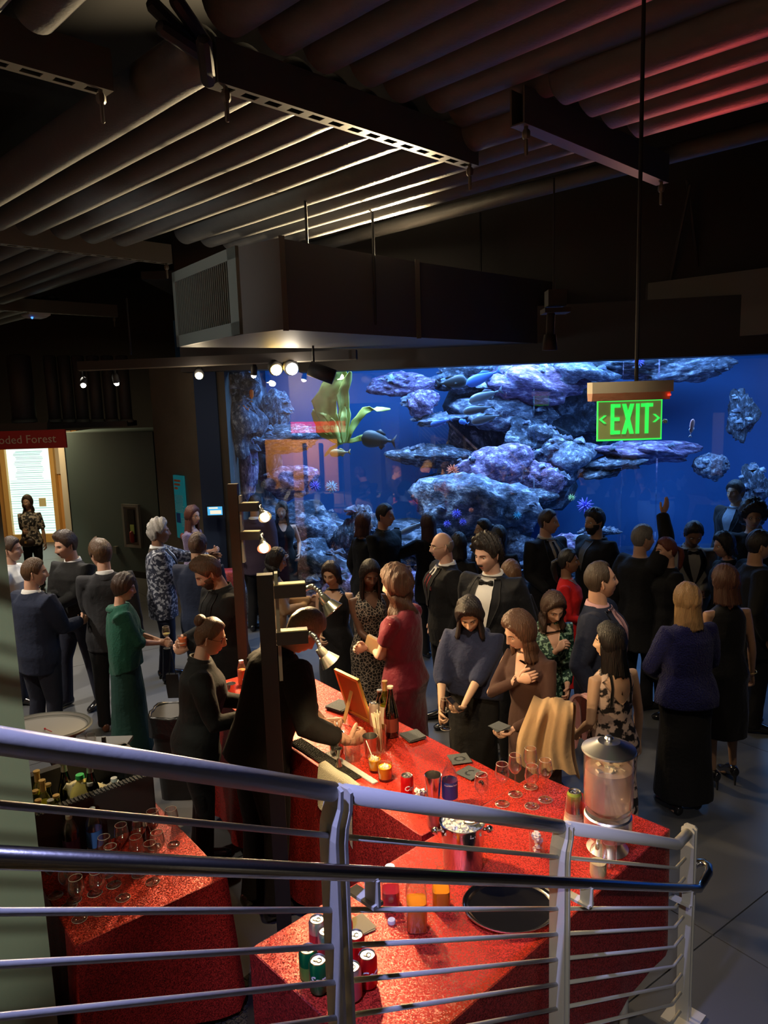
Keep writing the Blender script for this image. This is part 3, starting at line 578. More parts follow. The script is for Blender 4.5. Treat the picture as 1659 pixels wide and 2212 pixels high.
# hung light bar (track) with its lamps
tr0, tr1 = at_y(172, 800, 9.0), at_y(770, 752, 8.4)
tr1[2] = tr0[2]
track = thing('lighting_track', 'dark lighting track bar over the left group, carrying small lamps', 'track', tr0); v = tr1-tr0; ang = math.atan2(v[1], v[0]); Lt = np.linalg.norm(v[:2])
g = Geo(); g.box(v/2+[0, 0, .05], (Lt, .09, .1), rz=ang); obj('rail', g, M_head, track, False); g = Geo(); g.box(v/2+[0, 0, -.005], (Lt, .03, .012), rz=ang); obj('conductor', g, M_steelw, track, False)
M_bulb = mat('warm_lamp_glow', (1, .9, .6), .5, emit=(1, .80, .42), estr=60); M_bulbw = mat('white_lamp_glow', (1, 1, .9), .5, emit=(1, .93, .75), estr=60); M_bulbo = mat('amber_lamp_glow', (1, .8, .4), .5, emit=(1, .62, .12), estr=55)
def tracklamp(px, py, Y, to, W, col, m, lab, r=.045, cone=75, up=None):
    p = at_y(px, py, Y); root = thing('track_lamp', lab, 'lamp', p, 0, 'small ceiling lamps'); to = np.array(to, float); d = nrm(to-p)
    g = Geo(); g.tube([-d*.13, -d*.10, -d*.01], [r*.55, r*1.05, r*1.1], 16, ends=False); obj('housing', g, M_black, root, True)
    g = Geo(); g.sphere(-d*.005, r*.85, 8, 14); obj('bulb', g, m, root, True)
    top = (up if up is not None else track.location[2]+.0)-p[2]
    if top > .06: g = Geo(); g.tube([-d*.07, (-d[0]*.07, -d[1]*.07, max(.05, top))], .008, 6); obj('stem', g, M_black, root, True)
    if px == 430: lamp('POINT', p+np.array([.0, -.12, -.05]), None, WARM2, 9, .04)
    if px == 631: lamp('POINT', p+np.array([.0, -.12, -.02]), None, WARM2, 9, .04)
    if W: lamp('SPOT', p+d*.06, to, col, W, .04, cone, .8)
tracklamp(430, 812, 8.75, (-1.6, 5.5, .6), 120, WARM, M_bulb, 'bare warm lamp shining in front of the concrete pier', .05)
tracklamp(180, 833, 9.0, (-3.0, 6.4, .4), 60, WARM2, M_bulbw, 'small tilted lamp at the left end of the track', .035)
tracklamp(252, 829, 8.95, (-3.0, 9.6, 0), 30, WARM2, M_bulbw, 'second small lamp along the track, pointing straight down', .035)
tracklamp(548, 812, 8.7, (-2.0, 9.4, 0), 20, WARM2, M_bulbw, 'small lamp under the track at the left corner of the tank', .035)
tracklamp(597, 799, 8.5, (.2, 5.0, .8), 170, (1, .62, .2), M_bulbo, 'large amber glowing lamp of the bright pair in front of the tank', .075)
tracklamp(631, 797, 8.5, (.9, 5.0, 1.2), 190, WARM2, M_bulbw, 'large white glowing lamp of the bright pair in front of the tank', .08)
# projector-like cylinder beside them
p = at_y(668, 795, 8.0); q = at_y(722, 815, 8.0); root = thing('can_spotlight', 'black cylindrical spotlight beside the bright pair of lamps', 'lamp', p); g = Geo(); g.tube([(0, 0, 0), q-p], .08, 20, ends=False); obj('housing', g, M_head, root, True)
g = Geo(); g.tube([(.05, 0, .0), (.05, 0, .25)], .012, 8); obj('stem', g, M_black, root, True)
# pendant box lamp at the right
p = at_y(1200, 655, 5.0); root = thing('pendant_rig', 'black pendant rig with box and downlight left of the exit sign', 'lamp', p)
g = Geo(); g.box((0, 0, .03), (.12, .12, .1)); g.box((0, 0, -.05), (.17, .15, .03)); obj('box', g, M_head, root, False)
g = Geo(); g.tube([(-.03, 0, -.07), (-.035, 0, -.20)], .028, 14); g.tube([(-.035, 0, -.2), (-.037, 0, -.30)], [.04, .05], 18, ends=False); obj('housing', g, M_black, root, True)
g = Geo(); g.lathe([(.0, 0), (.042, 0), (.042, .012), (0, .012)], 18, (-.037, 0, -.296)); obj('bulb', g, mat('dim_lamp_glow', (1, .95, .8), .5, emit=(1, .93, .75), estr=7), root, True)
lamp('SPOT', p+np.array([-.037, 0, -.33]), p+np.array([.1, .3, -3]), WARM2, 22, .04, 80, .9)
p = at_y(78, 682, 11.5); root = thing('access_point', 'white ceiling access point with a tiny blue light at the far left', 'device', p); g = Geo(); g.lathe([(0, -.04), (.15, -.035), (.22, .0), (.22, .03), (0, .03)], 4, (0, 0, 0)); obj('cover', g, mat('device_white', (.5, .5, .52), .5), root, R(30))
g = Geo(); g.sphere((0, -.14, -.045), .018, 6, 8); obj('indicator', g, mat('blue_led', (0, .1, 1), .5, emit=(.05, .2, 1), estr=3), root)

# ---------------- EXIT sign
eA, eB = at_y(1274, 845, 3.55), at_y(1447, 838, 3.55); ex = thing('exit_sign', 'green edge-lit EXIT sign with arrows under an aluminium housing', 'sign', (eA+eB)/2); W_ = eB[0]-eA[0]
M_underlit = mat('underside_red_reflection', (.80, .40, .22), .5, bump=.1); M_alu = mat('brushed_aluminium', (.75, .70, .50), .45, .3, bump=.05); M_exg = mat('exit_green', (.05, .9, .15), .5, emit=(.035, .93, .10), estr=1.0)  # orange of the underside is red light's reflection put into the colour
g = Geo(); pr = [(-.02, .03), (.05, .03), (.05, -.012), (.035, -.035), (-.02, -.035)]
g.box((0, 0, .012), (W_, .09, .052)); g.loft([np.array([(x, -.045, -.014), (x, .045, -.014), (x, .035, -.05), (x, -.035, -.05)]) for x in (-W_/2, W_/2-.012)], 1); obj('housing', g, [M_alu, M_underlit], ex, False)
pw, ph = W_*.80, .186; g = Geo(); g.box((0, 0, -.05-ph/2), (pw, .006, ph)); M_plate = mat('exit_plate', (.28, .33, .10), .25, emit=(.22, .26, .08), estr=.35); obj('plate', g, M_plate, ex, False)
g = Geo(); g.box((0, 0, -.05-ph), (pw+.006, .01, .007)); g.box((-pw/2, 0, -.05-ph/2), (.005, .01, ph)); g.box((pw/2, 0, -.05-ph/2), (.005, .01, ph)); g.box((0, 0, -.053), (pw, .01, .004)); o = obj('glowing_edge', g, M_exg, ex, False)
zc = -.05-ph*.47; hh = .071; st = .0165
def letter(parts, name='letter'):
    g = Geo()
    for (x0, z0, x1, z1, w_) in parts:
        a = np.array([x0, z0]); b = np.array([x1, z1]); d = b-a; l = np.linalg.norm(d); n_ = np.array([-d[1], d[0]])/l*w_/2
        if abs(d[0]) > 1e-6 and abs(d[1]) > 1e-6: n_ = np.array([w_/2*1.15, 0])
        V = [(p_[0], y, p_[1]) for y in (-.0075, -.0035) for p_ in (a-n_, a+n_, b+n_, b-n_)]
        g.faces(V, [(0, 1, 2, 3), (7, 6, 5, 4), (0, 4, 5, 1), (1, 5, 6, 2), (2, 6, 7, 3), (3, 7, 4, 0)])
    V = g.V
    for v_ in V: v_[:, 2] += zc
    return obj(name, g, M_exg, ex, False)
def ltr(cx, w_, segs): letter([(cx+a*w_, b*hh, cx+c*w_, d*hh, st) for a, b, c, d in segs])
lw = .032
ltr(-.068, lw/2*1.45, [(-.6, -1, -.6, 1), (-.9, .885, 1, .885), (-.9, 0, .85, 0), (-.9, -.885, 1, -.885)])
ltr(-.008, lw/2*1.6, [(-.75, -1, .75, 1), (-.75, 1, .75, -1)]); ltr(.038, lw/2, [(0, -1, 0, 1)]); ltr(.082, lw/2*1.75, [(0, -1, 0, 1), (-1, .885, 1, .885)])
for s in (-1, 1): letter([(s*.116, .019, s*.139, 0, .010), (s*.116, -.019, s*.139, 0, .010)], 'arrow')
g = Geo(); g.tube([(.03, 0, .03), (.03, 0, 1.9)], .0095, 8); obj('rod', g, M_black, ex, True); g = Geo(); g.box((W_/2-.02, -.048, -.03), (.012, .01, .008)); obj('indicator', g, mat('red_led', (1, .02, .02), .5, emit=(1, .05, .03), estr=2), ex, False)
# ---------------- hanging exhibit sign at the left edge
L0, L1 = at_y(-90, 957, 11.0), at_y(143, 947, 11.0); s = thing('hanging_sign', 'red hanging exhibit sign with cream lettering at the left edge', 'sign', L1); wS = 3.1
ud = nrm([L1[0]-L0[0], 0, 0]); sh = .27
g = Geo(); g.box((-wS/2, 0, 0), (wS, .04, sh)); obj('panel', g, M_sign, s, False); obj('lettering', text_on('Amazon Flooded Forest', .172, frame_xz((-.98, -.03, -.0), (1, 0, 0), (0, 0, 1))), M_lett, s, False)['kind'] = 'stuff'
g = Geo(); g.box((-wS/2-.25, .02, .19), (wS, .1, .11)); obj('hanger_bar', g, M_dark, s, False)
# ---------------- wall fittings
def on_seg(px, py, A, B, o_=.0): p = on_line(px, py, A, B); return p
TA, TB = tA, tB; tv = nrm([TB[0]-TA[0], TB[1]-TA[1], 0]); tn = np.array([tv[1], -tv[0], 0]); rotT = np.stack([tv, -tn, [0, 0, 1]], 1)
q = on_line(290, 1135, TA, TB); root = thing('extinguisher_cabinet', 'grey fire extinguisher cabinet recessed in the teal wall', 'cabinet', q+tn*.02)
g = Geo(); cw, chh = .36, .74
for c, d in (((0, -.03, chh/2), (cw, .06, .05)), ((0, -.03, -chh/2), (cw, .06, .05)), ((-cw/2, -.03, 0), (.05, .06, chh+.05)), ((cw/2, -.03, 0), (.05, .06, chh+.05))): g.box(rotT@np.array(c), d, rot=rotT)
obj('frame', g, mat('cabinet_grey', (.32, .34, .34), .4, .2), root, False)
g = Geo(); g.box((0, 0, 0), (cw*.95, .02, chh), rot=rotT); obj('panel', g, mat('cabinet_inner', (.2, .22, .22), .5), root, False); g = Geo(); g.box(rotT@np.array([.0, -.03, .0]), (.15, .03, chh*.8), rot=rotT); obj('window', g, M_black, root, False)
g = Geo(); g.box(rotT@np.array([.02, -.052, -.06]), (.09, .01, .17), rot=rotT); obj('label_plate', g, mat('lime_label', (.45, .65, .2), .6), root, False); g = Geo(); c_ = rotT@np.array([.0, -.05, -.2]); g.tube([c_-[0, 0, .08], c_+[0, 0, .08]], .045, 14); obj('extinguisher', g, mat('extinguisher_body', (.25, .03, .03), .4), root, True)
q = on_line(253, 1187, TA, TB); g = Geo(); g.box(q+tn*.03, (.08, .06, .13), rot=rotT); tag(obj('wall_box', g, M_grill, smooth=False), 'small grey box low on the teal wall left of the extinguisher cabinet', 'box')
q = on_line(395, 1095, cA, cB); dv = nrm([cB[0]-cA[0], cB[1]-cA[1], 0]); dn = np.array([dv[1], -dv[0], 0]); rotP = np.stack([dv, -dn, [0, 0, 1]], 1)
root = thing('exhibit_panel', 'tall teal exhibit text panel with orange heading on the concrete pier', 'poster', q+dn*.03); g = Geo(); g.box((0, 0, 0), (.30, .03, .92), rot=rotP); obj('panel', g, mat('teal_print_glow', (.02, .25, .30), .5, emit=(.01, .2, .24), estr=.25), root, False)  # panel print is given a faint glow with its colour
Mf = lambda x, z: frame_xz(rotP@np.array([x, -.02, z]), dv, (0, 0, 1))
g = Geo(); [g.box(rotP@np.array([-.12+w_/2, -.018, .385-i*.055]), (w_, .004, .03), rot=rotP) for i, w_ in enumerate((.19, .175, .10))]; obj('heading', g, mat('orange_print', (.9, .25, .12), .5), root, False)['kind'] = 'stuff'
g = Geo()
for i in range(12): g.box(rotP@np.array([-.01+.008*math.sin(i*2), -.018, .17-i*.022]), (.23+.02*math.sin(i*3), .003, .007), rot=rotP)
for i in range(6): g.box(rotP@np.array([.07, -.018, -.16-i*.022]), (.1, .003, .006), rot=rotP)
obj('text_lines', g, mat('pale_print', (.6, .85, .9), .5), root, False)['kind'] = 'stuff'; g = Geo(); g.box(rotP@np.array([-.06, -.019, -.16]), (.12, .003, .14), rot=rotP); obj('picture', g, mat('blue_print', (.03, .12, .5), .5), root, False)
g = Geo(); g.sphere(rotP@np.array([.03, -.02, -.42]), (.04, .02, .05)); obj('picture', g, mat('pink_print', (.9, .3, .3), .5), root)
q = at_y(465, 1104, 9.95); root = thing('wall_screen', 'small lit tablet screen on the wall left of the tank', 'screen', q); g = Geo(); g.box((0, 0, 0), (.24, .03, .16)); obj('body', g, M_black, root, False)
g = Geo(); g.box((0, -.018, .005), (.2, .006, .115)); obj('display', g, mat('screen_blue', (.05, .25, .5), .4, emit=(.08, .42, .75), estr=1.1), root, False); g = Geo(); g.box((.01, -.022, -.012), (.15, .004, .05)); g.box((-.02, -.022, .045), (.12, .004, .02)); obj('picture', g, mat('screen_cream', (.9, .85, .7), .4, emit=(.8, .75, .6), estr=1), root, False)
# ================================================================= stair rail
P0 = at_d(0, 1600, 1.28); P1 = at_d(1462, 1824, 3.45); RD = P1-P0; RH = nrm([RD[0], RD[1], 0]); RN = np.array([RH[1], -RH[0], 0])   # RN points to the stairs
M_rail = mat('rail_paint', (.58, .57, .51), .32, spec=.6, bump=.03, bscale=60); M_chr = mat('polished_steel', (.64, .62, .58), .2, 1.0, bump=.02, bscale=90)
rail = thing('stair_railing', 'pale painted stair railing with nine thin horizontal bars and flat posts', 'railing', (P1[0], P1[1], 0)); ro = np.array([P1[0], P1[1], 0])
S = [-.42, .2655, .2725, .644, .654]; 
def rp(s, dz=0, n=0): return P0+RD*s-np.array([0, 0, dz])+RN*n-ro
g = Geo(); g.tube([rp(-.45), rp(.264)], .0245, 22, ends=False); obj('top_rail', g, M_rail, rail, True)
g = Geo(); g.tube([rp(.278), rp(.641)], .0245, 22, ends=False); obj('top_rail', g, M_rail, rail, True)
e1 = rp(1.0); e2 = e1+RH*.125
g = Geo(); g.tube([rp(.657), rp(.997), e1+RH*.006, e2], .0245, 22, ends=False); obj('top_rail', g, M_rail, rail, True)
NB = 10
for k in range(1, NB):
    dz = .12+.103*(k-1)
    for s0, s1 in ((-.45, .2655), (.2785, .6435)):
        g = Geo(); g.tube([rp(s0, dz), rp(s1, dz)], .0075, 10, ends=False); obj('bar', g, M_rail, rail, True)
    g = Geo(); g.tube([rp(.658, dz), rp(.998, dz), e1-[0, 0, dz]+RH*.003, e1+RH*.10-[0, 0, dz]], .0075, 10, ends=True, ez=.2); obj('bar', g, M_rail, rail, True)
def post(s, zb, bend=True, at=None):           # one flat plate, wide across the rail, cranked towards the stairs under the top rail
    c = rp(s) if at is None else at; g = Geo(); hw, t = .032, .005
    prof = [(.020, .0), (.012, .0), (-.035, -.004), (-.075, -.020), (-.115, -.026), (zb-c[2], -.026)] if bend else [(.03, 0), (.02, 0), (-.05, 0), (-.1, 0), (-.15, 0), (zb-c[2], 0)]
    for i in range(len(prof)-1):
        z0, n0 = prof[i]; z1, n1 = prof[i+1]
        w0 = hw*(.62 if i == 0 else 1); w1 = hw
        V = []
        for (z, n_, w_) in ((z0, n0, w0), (z1, n1, w1)):
            for sx in (-1, 1):
                for sy in (-1, 1): V.append(c+RH*(t*sx)+RN*(-n_*0+w_*sy)+np.array([0, 0, z])+RH*(n_*.9))
        g.faces(V, [(0, 2, 3, 1), (4, 5, 7, 6), (0, 1, 5, 4), (2, 6, 7, 3), (0, 4, 6, 2), (1, 3, 7, 5)])
    return obj('post', g, M_rail, rail, False)
post(.2655, .55); post(.2765, .55); post(.6435, .2); post(.6545, .2)
post(1, 0, False, e2+RH*.0); post(1, 0, False, e2+RH*.028)
for s in (-.42,): post(s, 1.5)
g = Geo(); c = e2+RH*.014; c[2] = .006; g.box(c, (.16, .16, .012), rz=math.atan2(RH[1], RH[0])); obj('base_plate', g, M_rail, rail, False)
# stair treads and stringer below (outside the frame, they carry the posts)
g = Geo(); 
for k in range(-3, 9):
    ss = k/9.; q = P0+RD*ss; zt = max(.0, q[2]-1.02)
    if zt < .12: continue
    g.box(q+RN*.75-np.array([0, 0, q[2]-zt+.02+.08]), (.36, 1.5, .16), rz=math.atan2(RH[1], RH[0]))
tag(obj('stair_flight', g, M_conc, smooth=False), 'concrete stair flight behind the railing, below the camera', 'stairs')
hr = thing('handrail', 'polished steel handrail mounted on brackets along the stair railing', 'handrail', (P1[0], P1[1], 0))
a_ = rp(-.45, .19, .07); b_ = rp(1.035, .19, .07); mid = b_+RH*.03
loop = [a_, rp(.99, .19, .07), b_, b_+RH*.05+[0, 0, .008], b_+RH*.12+RN*-.002+[0, 0, .02], b_+RH*.165-RN*.02+[0, 0, .022], b_+RH*.18-RN*.05+[0, 0, .022], b_+RH*.165-RN*.075+[0, 0, .018], b_+RH*.13-RN*.085+[0, 0, .01]]
g = Geo(); g.tube(loop, .019, 20, ends=False); obj('rail', g, M_chr, hr, True)
for s in (.285, .665, .99):
    c = rp(s, .19, .07); g = Geo(); g.box(c-[0, 0, .045]+RH*.0, (.009, .05, .07), rz=math.atan2(RH[1], RH[0])); g.box(c-[0, 0, .08]-RN*.03, (.035, .10, .010), rz=math.atan2(RH[1], RH[0])); obj('bracket', g, M_rail, hr, False)

# ================================================================= tables
M_seq = sequins('red_sequin_cloth', (.56, .030, .012)); M_seq_shade = sequins('red_sequin_cloth_shade', (.30, .012, .010), .5, 230, .26); M_fold = mat('folding_table_plastic', (.6, .6, .57), .5)  # hanging sides use a darker red copy, shade put into the colour
def table(name, c0, ex_, L, W_, z, lab, clab, hem=.10, flare=.05, group='folding tables under red cloths', legs=((.12, .5), (.88, .5)), ripple=.018, cut=None, corner=.07):
    # c0 corner, ex_ unit vector along length, width goes to the left of it
    ex_ = nrm([ex_[0], ex_[1], 0]); ey = np.array([-ex_[1], ex_[0], 0]); c0 = np.array([c0[0], c0[1], 0.]); cen = c0+ex_*L/2+ey*W_/2; rz = math.atan2(ex_[1], ex_[0])
    t = thing(name, lab, 'table', cen, rz, group)
    g = Geo(); g.box((0, 0, z-.03), (L-.03, W_-.03, .045)); obj('table_top', g, M_fold, t, False)
    for fx, fy in legs:
        for sy in (-1, 1):
            lg = Geo(); x = (fx-.5)*L; lg.tube([(x, sy*W_*.36, z-.05), (x*1.02, sy*W_*.38, .01)], .0145 if z < 1 else .022, 12); obj('leg', lg, M_fold, t, True)
    # cloth: flat top, rounded edge, hanging folded sides with free corners
    per = []; nL, nW = int(L/.03), int(W_/.03); hx_, hy_ = L/2+.004, W_/2+.004
    for k in range(nL): per.append((-hx_+2*hx_*k/nL, -hy_, 0, -1))
    for k in range(nW): per.append((hx_, -hy_+2*hy_*k/nW, 1, 0))
    for k in range(nL): per.append((hx_-2*hx_*k/nL, hy_, 0, 1))
    for k in range(nW): per.append((-hx_, hy_-2*hy_*k/nW, -1, 0))
    n = len(per); rows = []; zs = [z+.003, z+.0015, z-.012]+list(np.linspace(z-.05, hem, 16)); r_ = np.random.default_rng(int(L*100))
    ph = r_.uniform(0, 6, 6)
    for i, zz in enumerate(zs):
        ring = []
        for j, (x, y, nx, ny) in enumerate(per):
            t_ = (z-zz)/(z-hem); s_ = j*.03
            f = ripple*t_*(math.sin(s_*9+ph[0])+.6*math.sin(s_*17+ph[1])+.4*math.sin(s_*31+ph[2]))
            cx_ = max(0, 1-(hx_-abs(x))/.22)*max(0, 1-(hy_-abs(y))/.22)
            o_ = (.0 if i == 0 else .006)+flare*t_+f + cx_*corner*t_
            dx, dy = (nx, ny)
            if cx_ > .0: dx, dy = nx*.7+np.sign(x)*.5*cx_, ny*.7+np.sign(y)*.5*cx_
            ring.append((x+dx*o_, y+dy*o_, zz+(.02*math.sin(s_*7+ph[3]) if i == len(zs)-1 else 0)))
        rows.append(ring)
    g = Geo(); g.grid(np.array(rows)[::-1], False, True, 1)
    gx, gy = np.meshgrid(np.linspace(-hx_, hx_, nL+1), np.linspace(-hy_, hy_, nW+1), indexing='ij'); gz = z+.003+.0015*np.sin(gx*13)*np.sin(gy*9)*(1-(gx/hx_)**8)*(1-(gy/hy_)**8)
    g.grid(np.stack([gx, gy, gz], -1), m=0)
    cl = obj('tablecloth', g, [M_seq, M_seq_shade], smooth=R(50), loc=cen, rz=rz); tag(cl, clab, 'tablecloth', 'red sequin tablecloths'); return t
ZB = 1.07; TOPZ = ZB+.0045
eB_ = nrm([.73, .68, 0]); nB = np.array([eB_[1], -eB_[0], 0])   # nB: towards the viewer
cB_ = eB_*1.30+nB*1.47   # right-near corner line (normal offset 1.44)
table('bar_table', (eB_*1.31-nB*1.465)[:2], eB_, 1.80, .74, ZB, 'bar-height folding table nearest the stairs, under red sequin cloth', 'red sequin cloth on the bar table nearest the stairs', hem=.42, flare=.0, ripple=.006, corner=0)
aA = nrm([-.61, .79, 0]); dA = np.array([.79, .61, 0])
sm = np.array([.70, 3.69, 0])
cA2 = dA*2.075+aA*(sm@aA-.02)
# A starts at B's inner edge
table('bar_table', (cA2+0*aA)[:2]+np.array([0.69*dA[0], .69*dA[1]]), aA, 2.44, .69, ZB-.006, 'long bar-height folding table where the bartenders work, under red sequin cloth', 'red sequin cloth on the long table where the bartenders work', hem=.12, flare=.03)
eC = nrm([-.62, .78, 0]); cC_ = np.array([-.86, 3.41, 0])
table('service_table', cC_[:2], eC, 1.83, .72, .75, 'low folding table with bottles and glasses behind the bar, under red sequin cloth', 'red sequin cloth on the low table with the upturned glasses', hem=.06, flare=.02, ripple=.012, corner=.04)
# rubber mats on the floor behind the bar
M_mat = mat('rubber_mat', (.03, .028, .022), .75, bump=1, bscale=70)
g = Geo(); ctr = on_z(575, 1985, .0); 
rows_ = 26
mroot = thing('floor_mat', 'black ribbed rubber mat on the floor between the bar tables', 'mat', (-.62, 3.25, 0), R(-38)); g.box((0, 0, .004), (.8, 2.2, .008)); obj('base', g, M_mat, mroot, False)
g = Geo()
for i in range(60):
    for j in range(22): g.box((-.38+j*.036, -1.07+i*.036, .011), (.024, .024, .008))
o = obj('knob_pattern', g, M_mat, mroot, False); o['kind'] = 'stuff'
# ================================================================= people
def remesh(g, vox, it=3, fac=.6):
    me = mesh_of('tmp', g, False); o = bpy.data.objects.new('tmp', me); link(o)
    m = o.modifiers.new('r', 'REMESH'); m.mode = 'VOXEL'; m.voxel_size = vox
    s = o.modifiers.new('s', 'SMOOTH'); s.iterations = it; s.factor = fac
    dg = bpy.context.evaluated_depsgraph_get(); ev = o.evaluated_get(dg); m2 = ev.to_mesh()
    V = np.zeros(len(m2.vertices)*3); m2.vertices.foreach_get('co', V); L = np.zeros(len(m2.loops), int); m2.loops.foreach_get('vertex_index', L)
    T = np.zeros(len(m2.polygons), int); m2.polygons.foreach_get('loop_total', T); ev.to_mesh_clear(); bpy.data.objects.remove(o); bpy.data.meshes.remove(me)
    return V.reshape(-1, 3), L, T
def sstep(a, b, x): t = np.clip((x-a)/(b-a), 0, 1); return t*t*(3-2*t)
def headsurf(ph, th, face=True, fem=False):
    dx, dy, dz = np.sin(th)*np.sin(ph), np.sin(th)*np.cos(ph), np.cos(th)
    x, y, z = .0745*dx, .096*dy, .118*dz; low = np.clip(-z/.118, 0, 1)
    x = x*(1-.33*low**1.7)*(1+.04*sstep(-.02, .05, z)); y = np.where(y < 0, y*(1-.38*low), y*(1-.04*low)); y = y+.012*low*np.clip(dy, 0, 1)
    y = np.where(y > 0, y*(1-.05*(1-low)), y)
    if face:
        f = sstep(.05, .5, dy)
        G = lambda x0, z0, sx, sz: np.exp(-((np.abs(x)-x0)/sx)**2-((z-z0)/sz)**2)
        nh = np.interp(z, [-.052, -.043, -.036, -.027, -.012, .005, .02, .04], [0, .004, .019, .0235, .017, .011, .006, 0]); nw = np.interp(z, [-.045, -.03, -.01, .02], [.0165, .0155, .0095, .009])
        y = y+f*(nh*np.exp(-(x/nw)**2)-.011*G(.032, .008, .017, .012)+.0045*G(.028, .030, .024, .008)+.006*G(.046, -.02, .02, .02)
                 +.0075*np.exp(-(x/.021)**2-((z+.0635)/.010)**2)-.0055*np.exp(-(x/.023)**2-((z+.0635)/.0022)**2)-.004*np.exp(-(x/.02)**2-((z+.078)/.006)**2)+.009*np.exp(-(x/.024)**2-((z+.097)/.014)**2))
        x = x+np.sign(x)*f*.003*np.exp(-((np.abs(x)-.014)/.006)**2-((z+.035)/.008)**2)
    if fem: x = x*.95; z = z*.97; y = y*.97
    return np.stack([x, y, z], -1)
def headgrid(nu, nv):
    th = np.concatenate([np.linspace(.03, 1.15, nu//5, endpoint=False), np.linspace(1.15, 2.62, nu-nu//5-nu//8, endpoint=False), np.linspace(2.62, math.pi-.03, nu//8)])
    s = -1+2*np.arange(nv)/nv; ph = math.pi*(.42*s+.58*s**3); return np.meshgrid(th, ph, indexing='ij')
M_eye = mat('eye_white', (.62, .58, .54), .25); M_iris = mat('iris', (.035, .02, .012), .2); 
SK = {'light': (.62, .36, .25), 'fair': (.70, .43, .32), 'tan': (.45, .26, .16), 'brown': (.26, .13, .075), 'dark': (.13, .065, .04), 'asian': (.60, .38, .25)}
_sk = {}
def skin(k):
    if k not in _sk:
        c = SK[k]; m = mat('skin_'+k, c, .5, spec=.4, var=.10, vscale=14); b = m.node_tree.nodes['Principled BSDF']; b.inputs['Subsurface Weight'].default_value = .0
        _sk[k] = (m, mat('lips_'+k, (c[0]*.85, c[1]*.45, c[2]*.5), .4))
    return _sk[k]
_mc = {}
def cloth(name, col, rough=.85, sheen=.03, bump=.25, bs=30, **kw):
    if name not in _mc: _mc[name] = mat(name, col, rough, sheen=sheen, spec=.25, bump=bump, bscale=bs, **kw)
    return _mc[name]
def hairmat(name, col, rough=.42):
    if name not in _mc:
        m = mat(name, col, rough, spec=.5); nt = m.node_tree; b = nt.nodes['Principled BSDF']; tc = nt.nodes.new('ShaderNodeTexCoord'); mp = nt.nodes.new('ShaderNodeMapping'); mp.inputs['Scale'].default_value = (160, 160, 9)
        nt.links.new(tc.outputs['Object'], mp.inputs[0]); n = nt.nodes.new('ShaderNodeTexNoise'); n.inputs['Scale'].default_value = 1; n.inputs['Detail'].default_value = 3; nt.links.new(mp.outputs[0], n.inputs[0])
        bp = nt.nodes.new('ShaderNodeBump'); bp.inputs['Strength'].default_value = .8; bp.inputs['Distance'].default_value = .01; nt.links.new(n.outputs[0], bp.inputs['Height']); nt.links.new(bp.outputs[0], b.inputs['Normal'])
        mx = nt.nodes.new('ShaderNodeMix'); mx.data_type = 'RGBA'; nt.links.new(n.outputs[0], mx.inputs[0]); mx.inputs[6].default_value = tuple(c*.45 for c in col)+(1,); mx.inputs[7].default_value = tuple(min(1, c*1.7) for c in col)+(1,); nt.links.new(mx.outputs[2], b.inputs['Base Color'])
        _mc[name] = m
    return _mc[name]
def rotx(a): c, s = math.cos(a), math.sin(a); return np.array([[1, 0, 0], [0, c, -s], [0, s, c]])
def roty(a): c, s = math.cos(a), math.sin(a); return np.array([[c, 0, s], [0, 1, 0], [-s, 0, c]])
def rotz(a): c, s = math.cos(a), math.sin(a); return np.array([[c, -s, 0], [s, c, 0], [0, 0, 1]])
def ik(S_, H, l1, l2, pole):
    d = H-S_; D = np.linalg.norm(d); D2 = min(D, (l1+l2)*.995); d = d/D; H = S_+d*D2
    a = (l1*l1-l2*l2+D2*D2)/(2*D2); h = math.sqrt(max(0, l1*l1-a*a)); p = np.array(pole, float); p = nrm(p-d*(p@d)); return S_+d*a+p*h, H
def hand_geo(W, f, n, side, sc_, curl, spread=.0, thumb=1.):
    # W wrist, f finger direction, n palm normal, side +1 right -1 left
    f = nrm(f); n = nrm(n-f*(n@f)); t = np.cross(f, n)*side; g = Geo(); k = sc_
    g.tube([W-f*.02*k, W+f*.02*k, W+f*.05*k, W+f*.088*k], [(.024*k, .018*k), (.031*k, .017*k), (.041*k, .0155*k), (.040*k, .013*k)], 12, side=t)
    for i, (o, L, c) in enumerate(((.030, .074, 1.0), (.0105, .082, 1.0), (-.0095, .077, 1.05), (-.029, .060, 1.15))):
        p = W+f*(.084-.004*abs(i-1))*k+t*o*k; d = nrm(f+t*spread*(1.5-i)*.3); pts = [p-d*.012*k, p]; a = 0
        for seg, fr in ((.45, 62), (.30, 75), (.25, 45)):
            a += R(fr)*curl*c; dd = d*math.cos(a)+n*math.sin(a); p = p+dd*L*seg*k; pts.append(p)
        r = (.0092 if i < 3 else .008)*k; g.tube(pts, [r*1.05, r*1.05, r, r*.92, r*.78], 8)
    p = W+f*.022*k+t*.026*k; d = nrm(t*.75+f*.65+n*.25*thumb); d2 = nrm(f*.8+t*.25+n*(.2+.7*curl)*thumb); d3 = nrm(f*.75-t*.1*curl+n*(.3+.7*curl)*thumb)
    g.tube([p-d*.01*k, p+d*.03*k, p+d*.03*k+d2*.032*k, p+d*.03*k+d2*.032*k+d3*.026*k], [.0145*k, .0125*k, .0108*k, .009*k], 8)
    return g
class Person: pass
def torso_rings(tab, n=20):  # tab rows: z, half width, half depth, y offset (forward), squareness
    out = []; a = np.arange(n)*2*math.pi/n
    for z, w_, d, yo, *e in tab:
        p = e[0] if e else 2.3; c, s = np.cos(a), np.sin(a); rr = (np.abs(c)**p+np.abs(s)**p)**(-1/p)
        out.append(np.stack([w_*rr*c, d*rr*s+yo, np.full(n, z)], 1))
    return out
